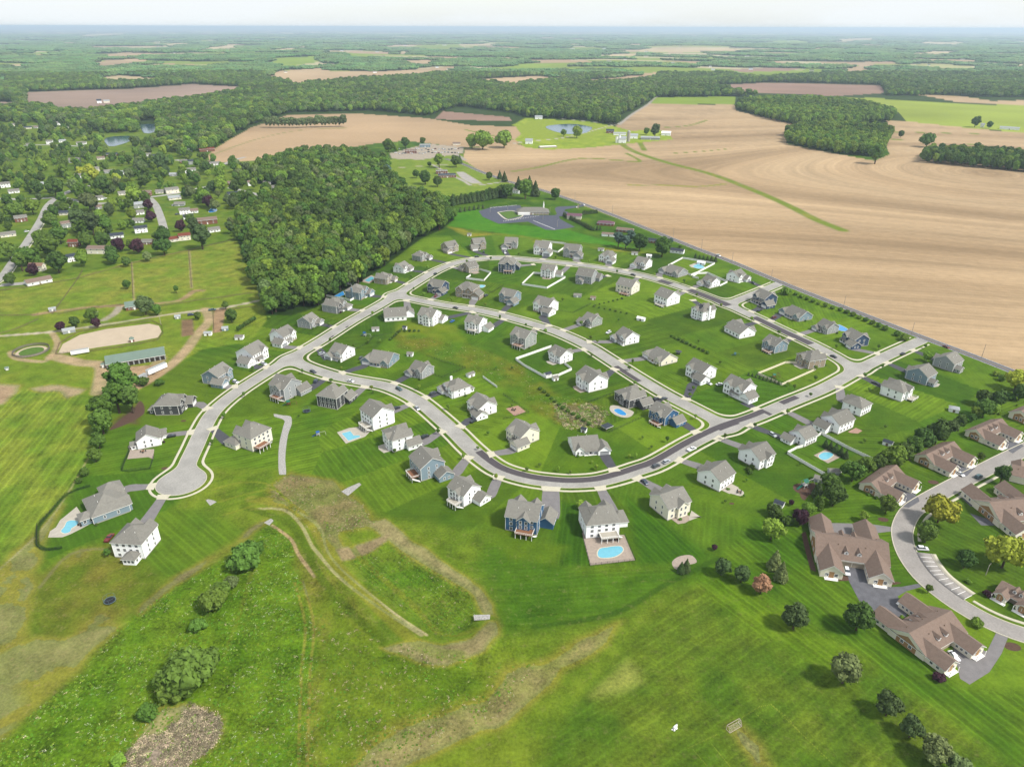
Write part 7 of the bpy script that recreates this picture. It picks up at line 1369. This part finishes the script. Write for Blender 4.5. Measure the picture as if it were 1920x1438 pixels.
def car(px, py, to, colr, label, kind='sedan', group=None):
    b, g, r, wl, L_ = car_parts(kind); pm = mat(colr + ' car paint', alb(*PAINT[colr], k=.75), .3, .03, 1, spec=.5); p = gnd(px, py, .7); q = gnd(*to, .7); z = .04 if field_at(SDF, p[0], p[1]) < 0 else .07
    R = link('car' if kind != 'pickup' else 'pickup_truck', None, None, (p[0], p[1], p[2] + z), math.atan2(q[1] - p[1], q[0] - p[0]), label=label, cat='car' if kind != 'pickup' else 'pickup', group=group)
    if (kind, colr) not in BOD: BOD[(kind, colr)] = (b.mesh('body', pm), r.mesh('roof', pm))
    bm, rm = BOD[(kind, colr)]; link('body', bm, R); link('window_band', g, R); link('roof', rm, R)
    for x in (-L_ * .31, L_ * .31):
        for y in (-.84, .84): link('wheel', wl, R, (x, y, .34))
for a in [(1230, 873, (1250, 864), 'dark grey', 'dark sport utility car parked on the pale kerb side below the asphalt', 'suv'), (1250, 865, (1270, 856), 'silver', 'silver car parked ahead of the dark one on the lower street', 'suv'), (1297, 842, (1315, 834), 'white', 'white pickup at the kerb beside the dark asphalt', 'pickup'), (1209, 903, (1219, 912), 'navy', 'dark blue car on the drive of the cream gabled house'), (587, 697, (600, 702), 'dark grey', 'dark grey car just inside the first side street', 'suv'), (657, 714, (670, 717), 'white', 'white car parked at the kerb of the first side street'), (748, 729, (760, 735), 'teal', 'dark teal car on the curved street outside', 'suv'), (782, 765, (790, 773), 'silver', 'silver car parked on the inner kerb of the curved street'),
 (812, 737, (822, 732), 'dark grey', 'grey car on the dark drive of the white hipped house', 'suv'), (888, 789, (900, 783), 'black', 'black car on the dark drive beside the fire pit house'), (743, 765, (750, 762), 'black', 'black car on the grey drive of the pool deck house', 'suv'), (797, 818, (808, 813), 'black', 'black car on the drive of the second hipped house below', 'suv'), (603, 663, (610, 661), 'silver', 'silver blue car at the side of the corner porch house', 'suv'), (677, 671, (682, 663), 'dark grey', 'dark car on the drive left of the wide pale blue house', 'suv'), (592, 714, (597, 707), 'navy', 'navy car on the drive of the pale grey brown deck house', 'suv'), (495, 682, (505, 686), 'white', 'white car on the drive of the upper left gabled house', 'suv'), (442, 716, (452, 720), 'white', 'white car on the drive of the light blue gabled house', 'suv'), (321, 817, (332, 815), 'black', 'black car on the drive of the white stone patio house'), (205, 1008, (214, 997), 'red', 'dark red pickup beside the lowest left white house', 'pickup'),
 (1141, 623, (1133, 627), 'white', 'white car behind the left end of the porch house', 'suv'), (1329, 718, (1336, 722), 'white', 'white car in front of the farmhouse style house'), (1349, 720, (1358, 718), 'white', 'white car turning between the two farmhouse style houses'), (1230, 748, (1238, 745), 'black', 'black car on the drive of the charcoal pool house', 'suv'), (1245, 747, (1252, 745), 'dark grey', 'grey car behind the black one at the charcoal pool house'), (1449, 815, (1460, 822), 'silver', 'silver car on the dark drive of the fenced pool house', 'suv'), (1642, 718, (1653, 722), 'black', 'black car on the drive of the white rear deck house'), (1563, 668, (1573, 672), 'black', 'black car driving on the upper street near the tan house'), (1693, 663, (1703, 659), 'black', 'black car on the street near the rural road junction'), (1774, 650, (1786, 655), 'red', 'dark red car on the rural road at right'), (1347, 479, (1356, 483), 'white', 'white pickup on the rural road', 'pickup'),
 (1187, 515, (1194, 517), 'black', 'black car on the upper street below the long porch house'), (854, 577, (862, 579), 'black', 'black car on the loop street near the dark blue house'), (894, 481, (902, 481), 'dark grey', 'dark grey car on the top of the outer street'), (816, 513, (821, 509), 'black', 'black car on the outer street bend'), (817, 555, (813, 560), 'red', 'dark red car on the drive of the dark blue house', 'suv'), (894, 557, (900, 561), 'black', 'black car left of two at the wide tan stone house', 'suv'), (911, 554, (917, 551), 'dark grey', 'grey car right of two at the wide tan stone house', 'suv'), (947, 474, (950, 481), 'white', 'white car on the drive of the grey white top row house', 'suv'), (907, 473, (907, 480), 'black', 'black car on the drive of the stone fronted house', 'suv'), (1090, 484, (1095, 488), 'dark grey', 'dark car beside the top row grey gabled house', 'suv'), (960, 572, (956, 578), 'black', 'black car on the drive of the light blue gabled house'), (848, 602, (853, 599), 'blue', 'bright blue car on a dark drive'), (1424, 582, (1430, 579), 'black', 'black car on the drive of the slate blue entrance house'), (1451, 595, (1458, 592), 'red', 'dark red car beside the pale blue low house', 'suv'), (1413, 531, (1420, 535), 'black', 'black car beside the white corner house near the upper entrance', 'suv'),
 (1835, 893, (1850, 886), 'teal', 'dark teal car driving on the curved concrete road', 'suv'), (1800, 888, (1808, 893), 'white', 'white car at the mouth of the middle villa court'), (1795, 865, (1804, 869), 'white', 'white car parked against the middle villa wing'), (1730, 1028, (1744, 1029), 'white', 'white car in the topmost parking bay', 'suv'), (1588, 1071, (1590, 1078), 'white', 'white car beside the left wing of the front villa', 'suv'), (1789, 1229, (1797, 1238), 'white', 'white car in the lower court of the largest villa'), (398, 581, (410, 580), 'teal', 'dark pickup at the farm fork', 'pickup'), (358, 590, (368, 589), 'navy', 'navy car parked beside the farm lane', 'suv'), (1094, 384, (1100, 386), 'white', 'white car on the rural road near the meeting hall'), (1895, 845, (1905, 840), 'black', 'x')][:-1]:
    car(*a[:5], *(a[5:] or ()))
COLS = ['white', 'silver', 'dark grey', 'black', 'white', 'red', 'white']
for i in range(40):                                     # vehicles in the yard at the road corner
    x = 742 + (i % 20) * 6.2 + random.uniform(-1, 1); y = (281 if i < 20 else 288) + random.uniform(-2, 1.5) - (i % 20) * .1
    car(x, y, (x + random.choice((-4, 4)), y + random.choice((-1, 2))), COLS[i % 7], 'vehicle parked in the crowded yard at the road corner', 'suv' if i % 2 else 'pickup', 'vehicles parked in the yard')
for x, y, c_, kd in ((197, 372, 'white', 0), (128, 390, 'silver', 0), (130, 379, 'black', 0), (50, 434, 'white', 0), (236, 376, 'dark grey', 0), (325, 385, 'white', 0), (332, 402, 'dark grey', 0)): car(x, y, (x + 5, y - 1), c_, 'car parked on a driveway of the old suburb', 'suv', 'cars in the old suburb')
def trailer(px, py, to, L_, w, h, col, label):
    p = gnd(px, py, 1.5); q = gnd(*to, 1.5); R = link('trailer', None, None, p, math.atan2(q[1] - p[1], q[0] - p[0]), label=label, cat='trailer'); k = MB(); k.box(-L_ / 2, L_ / 2, -w / 2, w / 2, .9, h); k.build('body', col, R); k = MB(); k.box(-L_ / 2 + .1, L_ / 2 - .1, -w / 2 + .1, w / 2 - .1, h, h + .12); k.build('roof', ROOFM['s'], R)
    wl = car_parts('sedan')[3]
    for x in (-L_ * .3, -L_ * .3 + 1.0):
        for y in (-w / 2 + .1, w / 2 - .1): link('wheel', wl, R, (x, y, .4))
    k = MB(); k.bar((L_ / 2, 0, .9), (L_ / 2 + 1.4, 0, .6), .15); k.build('hitch', M_BLACKF, R)
trailer(294, 693, (310, 686), 14, 2.6, 3.9, M_WHITE, 'long white trailer beside the riding barn'); trailer(263, 710, (275, 704), 9, 2.5, 3.4, WALLC['G'], 'grey trailer below the long white one'); trailer(150, 660, (168, 657), 11, 2.5, 3.2, M_WHITE, 'white horse trailer at the lower edge of the riding arena')
# ---------------------------------------------------------------- poles, play equipment and small things
def pole(px, py, h, label, arm=True, group='utility poles along the rural road', light=False):
    p = gnd(px, py); R = link('street_lamp' if light else 'utility_pole', None, None, p, .7, label=label, cat='street lamp' if light else 'utility pole', group=group); k = MB(); k.cyl(0, 0, 0, h, .18, .12, 8); k.build('pole', mat('bleached pole wood', alb(208, 196, 184), .9, .1, 2) if not light else M_CONC, R)
    k = MB()
    if light: k.bar((0, 0, h), (1.6, 0, h + .1), .1); k.box(1.3, 2.1, -.15, .15, h, h + .15); k.build('lamp_head', M_CONC, R)
    else: k.bar((-1.2, 0, h - .7), (1.2, 0, h - .7), .12); k.build('crossarm', M_WOOD, R)
for x, y, n_ in ((1445, 527, 'beside the upper entrance'), (1581, 578, 'between the two entrances'), (1708, 630, 'beside the lower entrance'), (1372, 494, 'above the upper white corner house'), (1315, 468, 'above the white ranch'), (1262, 446, 'between the round trees and the road'), (1148, 402, 'near the purple roofed house'), (1078, 376, 'near the big round roadside tree'), (1840, 672, 'near the right edge of the rural road')): pole(x, y, 10.5, 'bleached utility pole ' + n_)
for x, y in ((952, 397), (919, 399), (1018, 412), (1045, 426), (1031, 401)): pole(x, y, 7.5, 'parking lot lamp at the meeting hall', group='parking lot lamps', light=True)
pole(1848, 1078, 5, 'lamp post beside the path near the parking bays', group=None, light=True); pole(184, 604, 8, 'slim light pole at the farm lane', group='farm light poles', light=True); pole(302, 608, 8, 'slim light pole at the arena end', group='farm light poles', light=True)
p = gnd(1084, 391); R = link('sign', None, None, p, 0, label='pale monument sign on the lawn beside the rural road', cat='sign'); k = MB(); k.box(-.9, .9, -.3, .3, 0, 4.2); k.build('pillar', M_PAVER, R); k = MB(); k.box(-2.6, -.9, -.15, .15, .8, 2.2); k.build('board', M_TRIM, R)
def playset(px, py, rz, label, c1, c2, sc=1.0):
    p = gnd(px, py, 1); R = link('playset', None, None, p, rz, label=label, cat='playset', sc=sc); m1 = mat(c1[0], alb(*c1[1]), .6, .05, 1); m2 = mat(c2[0], alb(*c2[1]), .6, .05, 1); k = MB()
    for x in (-.9, .9):
        for y in (-.9, .9): k.box(x - .08, x + .08, y - .08, y + .08, 0, 3.0)
    k.box(-1, 1, -1, 1, 1.3, 1.45); k.build('tower', m1, R); k = MB(); k.poly([(-1.2, -1.2, 2.9), (1.2, -1.2, 2.9), (1.2, 0, 3.9), (-1.2, 0, 3.9)]); k.poly([(-1.2, 0, 3.9), (1.2, 0, 3.9), (1.2, 1.2, 2.9), (-1.2, 1.2, 2.9)]); k.build('canopy', m2, R)
    k = MB(); k.bar((1, 0, 2.5), (5, 0, 2.5), .14)
    for y in (-1.1, 1.1): k.bar((5, 0, 2.5), (5.2, y, 0), .12); k.bar((1.2, 0, 2.5), (1.2, y, 0), .1)
    k.build('swing_frame', m1, R)
    for x in (2.2, 3.6): k = MB(); k.bar((x - .2, 0, 2.5), (x - .2, 0, .6), .03); k.bar((x + .2, 0, 2.5), (x + .2, 0, .6), .03); k.box(x - .3, x + .3, -.15, .15, .5, .6); k.build('swing', M_BLACKF, R)
    k = MB(); k.poly([(-1, -.4, 1.45), (-1, .4, 1.45), (-4, .4, .2), (-4, -.4, .2)][::-1]); k.bar((-1, -.42, 1.6), (-4, -.42, .35), .08); k.bar((-1, .42, 1.6), (-4, .42, .35), .08); k.build('slide', m2, R)
BL = ('blue plastic', (50, 110, 190)); WH = ('white play frame', (236, 236, 232)); GN = ('green canvas', (40, 130, 110)); BR = ('brown play timber', (150, 104, 76)); TL = ('teal plastic', (70, 130, 150))
playset(596, 814, .4, 'bright blue and white playset on the lawn above the angular pool', WH, BL, .8); playset(684, 628, -.3, 'blue and white playset left of the white swale shed', WH, BL, .9); playset(1508, 910, .5, 'white framed playset with green canvas on mulch', WH, GN, 1.2); playset(1451, 706, .1, 'small playset in the beige fenced lawn', BR, GN, .8); playset(541, 757, .2, 'brown timber playset under the brown rear deck', BR, GN, .9); playset(960, 770, .4, 'x', BR, GN) if False else None
playset(1378, 664, 0, 'small dark teal playset on the lawn left of the tan house', TL, TL, .6)
sheet('mulch_bed', ellipse(1507, 917, 5, 5), .03, M_DIRT)
def trampoline(px, py, label):
    p = gnd(px, py, .9); R = link('trampoline', None, None, p, label=label, cat='trampoline'); k = MB(); k.cyl(0, 0, .85, .9, 1.9, 1.9, 20); k.build('mat', mat('black mesh', (.015, .016, .02), .8, .1, 1), R); k = MB(); n = 20
    for i in range(n):
        a, b_ = 2 * math.pi * i / n, 2 * math.pi * (i + 1) / n; k.bar((2.1 * math.cos(a), 2.1 * math.sin(a), .9), (2.1 * math.cos(b_), 2.1 * math.sin(b_), .9), .18, .1); k.bar((2.2 * math.cos(a), 2.2 * math.sin(a), 2.6), (2.2 * math.cos(b_), 2.2 * math.sin(b_), 2.6), .05)
        if i % 4 == 0: k.bar((2.2 * math.cos(a), 2.2 * math.sin(a), 0), (2.2 * math.cos(a), 2.2 * math.sin(a), 2.6), .07)
    k.build('frame', mat('teal frame', alb(120, 150, 160), .6, .05, 1), R)
trampoline(575, 770, 'round trampoline left below the charcoal three level house'); trampoline(206, 1125, 'round black trampoline below the lowest left house')
p = gnd(1374, 1357, .9); q = gnd(1390, 1348, .9); R = link('soccer_goal', None, None, p, math.atan2(q[1] - p[1], q[0] - p[0]), label='white soccer goal on the sports field', cat='goal'); k = MB(); g_ = 2.6
for x in (-g_, g_): k.bar((x, 0, 0), (x, 0, 2.0), .12); k.bar((x, 0, 2.0), (x, -.7, 2.0), .09); k.bar((x, -.7, 2.0), (x, -1.5, 0), .09); k.bar((x, 0, .04), (x, -1.5, .04), .09)
k.bar((-g_, 0, 2.0), (g_, 0, 2.0), .12); k.bar((-g_, -.7, 2.0), (g_, -.7, 2.0), .09); k.bar((-g_, -1.5, .05), (g_, -1.5, .05), .09); k.build('frame', mat('white goal paint', alb(236, 214, 206), .6, .03, 1), R)
k = MB()
for i in range(16): x = -g_ + 2 * g_ * i / 15; k.bar((x, -.7, 2.0), (x, -1.5, .05), .012)
for i in range(5): z = 2 * i / 5 + .1; y = -1.5 + .8 * z / 2; k.bar((-g_, y, z), (g_, y, z), .012)
k.build('net', M_TRIM, R)
p = gnd(1266, 1364); R = link('gear_pile', None, None, p, .6, label='pile of white bags and gear left on the sports field', cat='gear'); k = MB(); 
for x, y, r, h in ((0, 0, .75, .5), (.6, .3, .5, .4), (-.9, -.4, .4, .35), (-1.3, .1, .25, .25), (1.2, .5, .3, .2)): k.cyl(x, y, 0, h, r, r * .6, 9)
k.build('bag_heap', M_WHITE, R); k = MB(); k.bar((-1.6, -.6, .3), (1.8, .9, .35), .12); k.bar((-1.2, .6, .1), (-.2, -.9, .15), .1); k.build('pole_bundle', M_BLACKF, R)
def table_set(px, py, label, m_=M_WOOD, umb=False):
    p = gnd(px, py, .5); R = link('patio_table', None, None, (p[0], p[1], p[2] + .08), label=label, cat='table'); k = MB(); k.cyl(0, 0, .66, .72, .75, .75, 12); k.cyl(0, 0, 0, .66, .1, .1, 8); k.build('tabletop', m_, R)
    for i in range(4):
        a = i * 1.57 + .4; k = MB(); x, y = 1.2 * math.cos(a), 1.2 * math.sin(a); k.box(x - .28, x + .28, y - .28, y + .28, .38, .46); k.box(x - .28, x + .28, y + .2, y + .28, .46, .95)
        for u in (-.22, .22):
            for v in (-.22, .22): k.box(x + u - .03, x + u + .03, y + v - .03, y + v + .03, 0, .38)
        k.build('chair', M_BLACKF, R)
    if umb: k = MB(); k.cyl(0, 0, .7, 2.5, .04, .04, 6); k.cyl(0, 0, 2.1, 2.9, 2.3, .05, 12, False); k.build('umbrella', mat('grey umbrella cloth', alb(96, 100, 102), .9, .1, 1), R)
table_set(1272, 663, 'patio table with grey umbrella behind the cream low house', umb=True); table_set(1157, 1010, 'patio table beside the turquoise pool', M_REDW); table_set(963, 768, 'dark fire pit table on the pink patio'); table_set(268, 846, 'long table on the stone rear patio at left', M_REDW); table_set(1386, 922, 'fire pit with seats on the round patio'); table_set(1112, 730, 'dark grill table on the curved beige patio'); table_set(152, 983, 'patio furniture beside the kidney shaped pool')
# outdoor flower beds around young plants
for x, y, w, mk, lab in ((1655, 974, 12, 'v', 'white flowering bush in the round bed above the front villa'), (1750, 903, 12, 'v', 'white flowering bush in the bed beside the lowest row villa'), (1897, 1211, 16, 'v', 'white flowering bush in the oval bed at the right edge')): pass

rf = np.random.default_rng(8); nfh = 0
for _ in range(4000):
    if nfh >= 60: break
    py_ = rf.uniform(72, 150); px_ = rf.uniform(10, 1910); q = gnd(px_, py_)
    if landclass(np.array([q[0]]), np.array([q[1]]))[0] == 0 or q[1] < 3700: continue
    nfh += 1; hut(px_, py_, rf.uniform(5, 9), .6, 5.0, 3.0, (px_ + 4, py_ + 8), 'WCW'[nfh % 3], 'gskn'[nfh % 4], 'tiny pale farm building far away towards the horizon', 'house', 'house', 'distant farm buildings', door=False)
# ---------------------------------------------------------------- haze: the air between here and the horizon
HZ = 90000.0
b = MB(); b.box(-HZ, HZ, -300, 87000, -60, EYE + 15); M = D.materials.new('thin blue haze'); M.use_nodes = True; t = M.node_tree; t.nodes.clear(); o = N(t, 'ShaderNodeOutputMaterial'); v = N(t, 'ShaderNodeVolumePrincipled')
v.inputs['Color'].default_value = (.70, .86, 1.0, 1); v.inputs['Density'].default_value = 0.00006; v.inputs['Anisotropy'].default_value = .2; t.links.new(v.outputs[0], o.inputs['Volume'])
b.build('haze', M, kind='stuff')
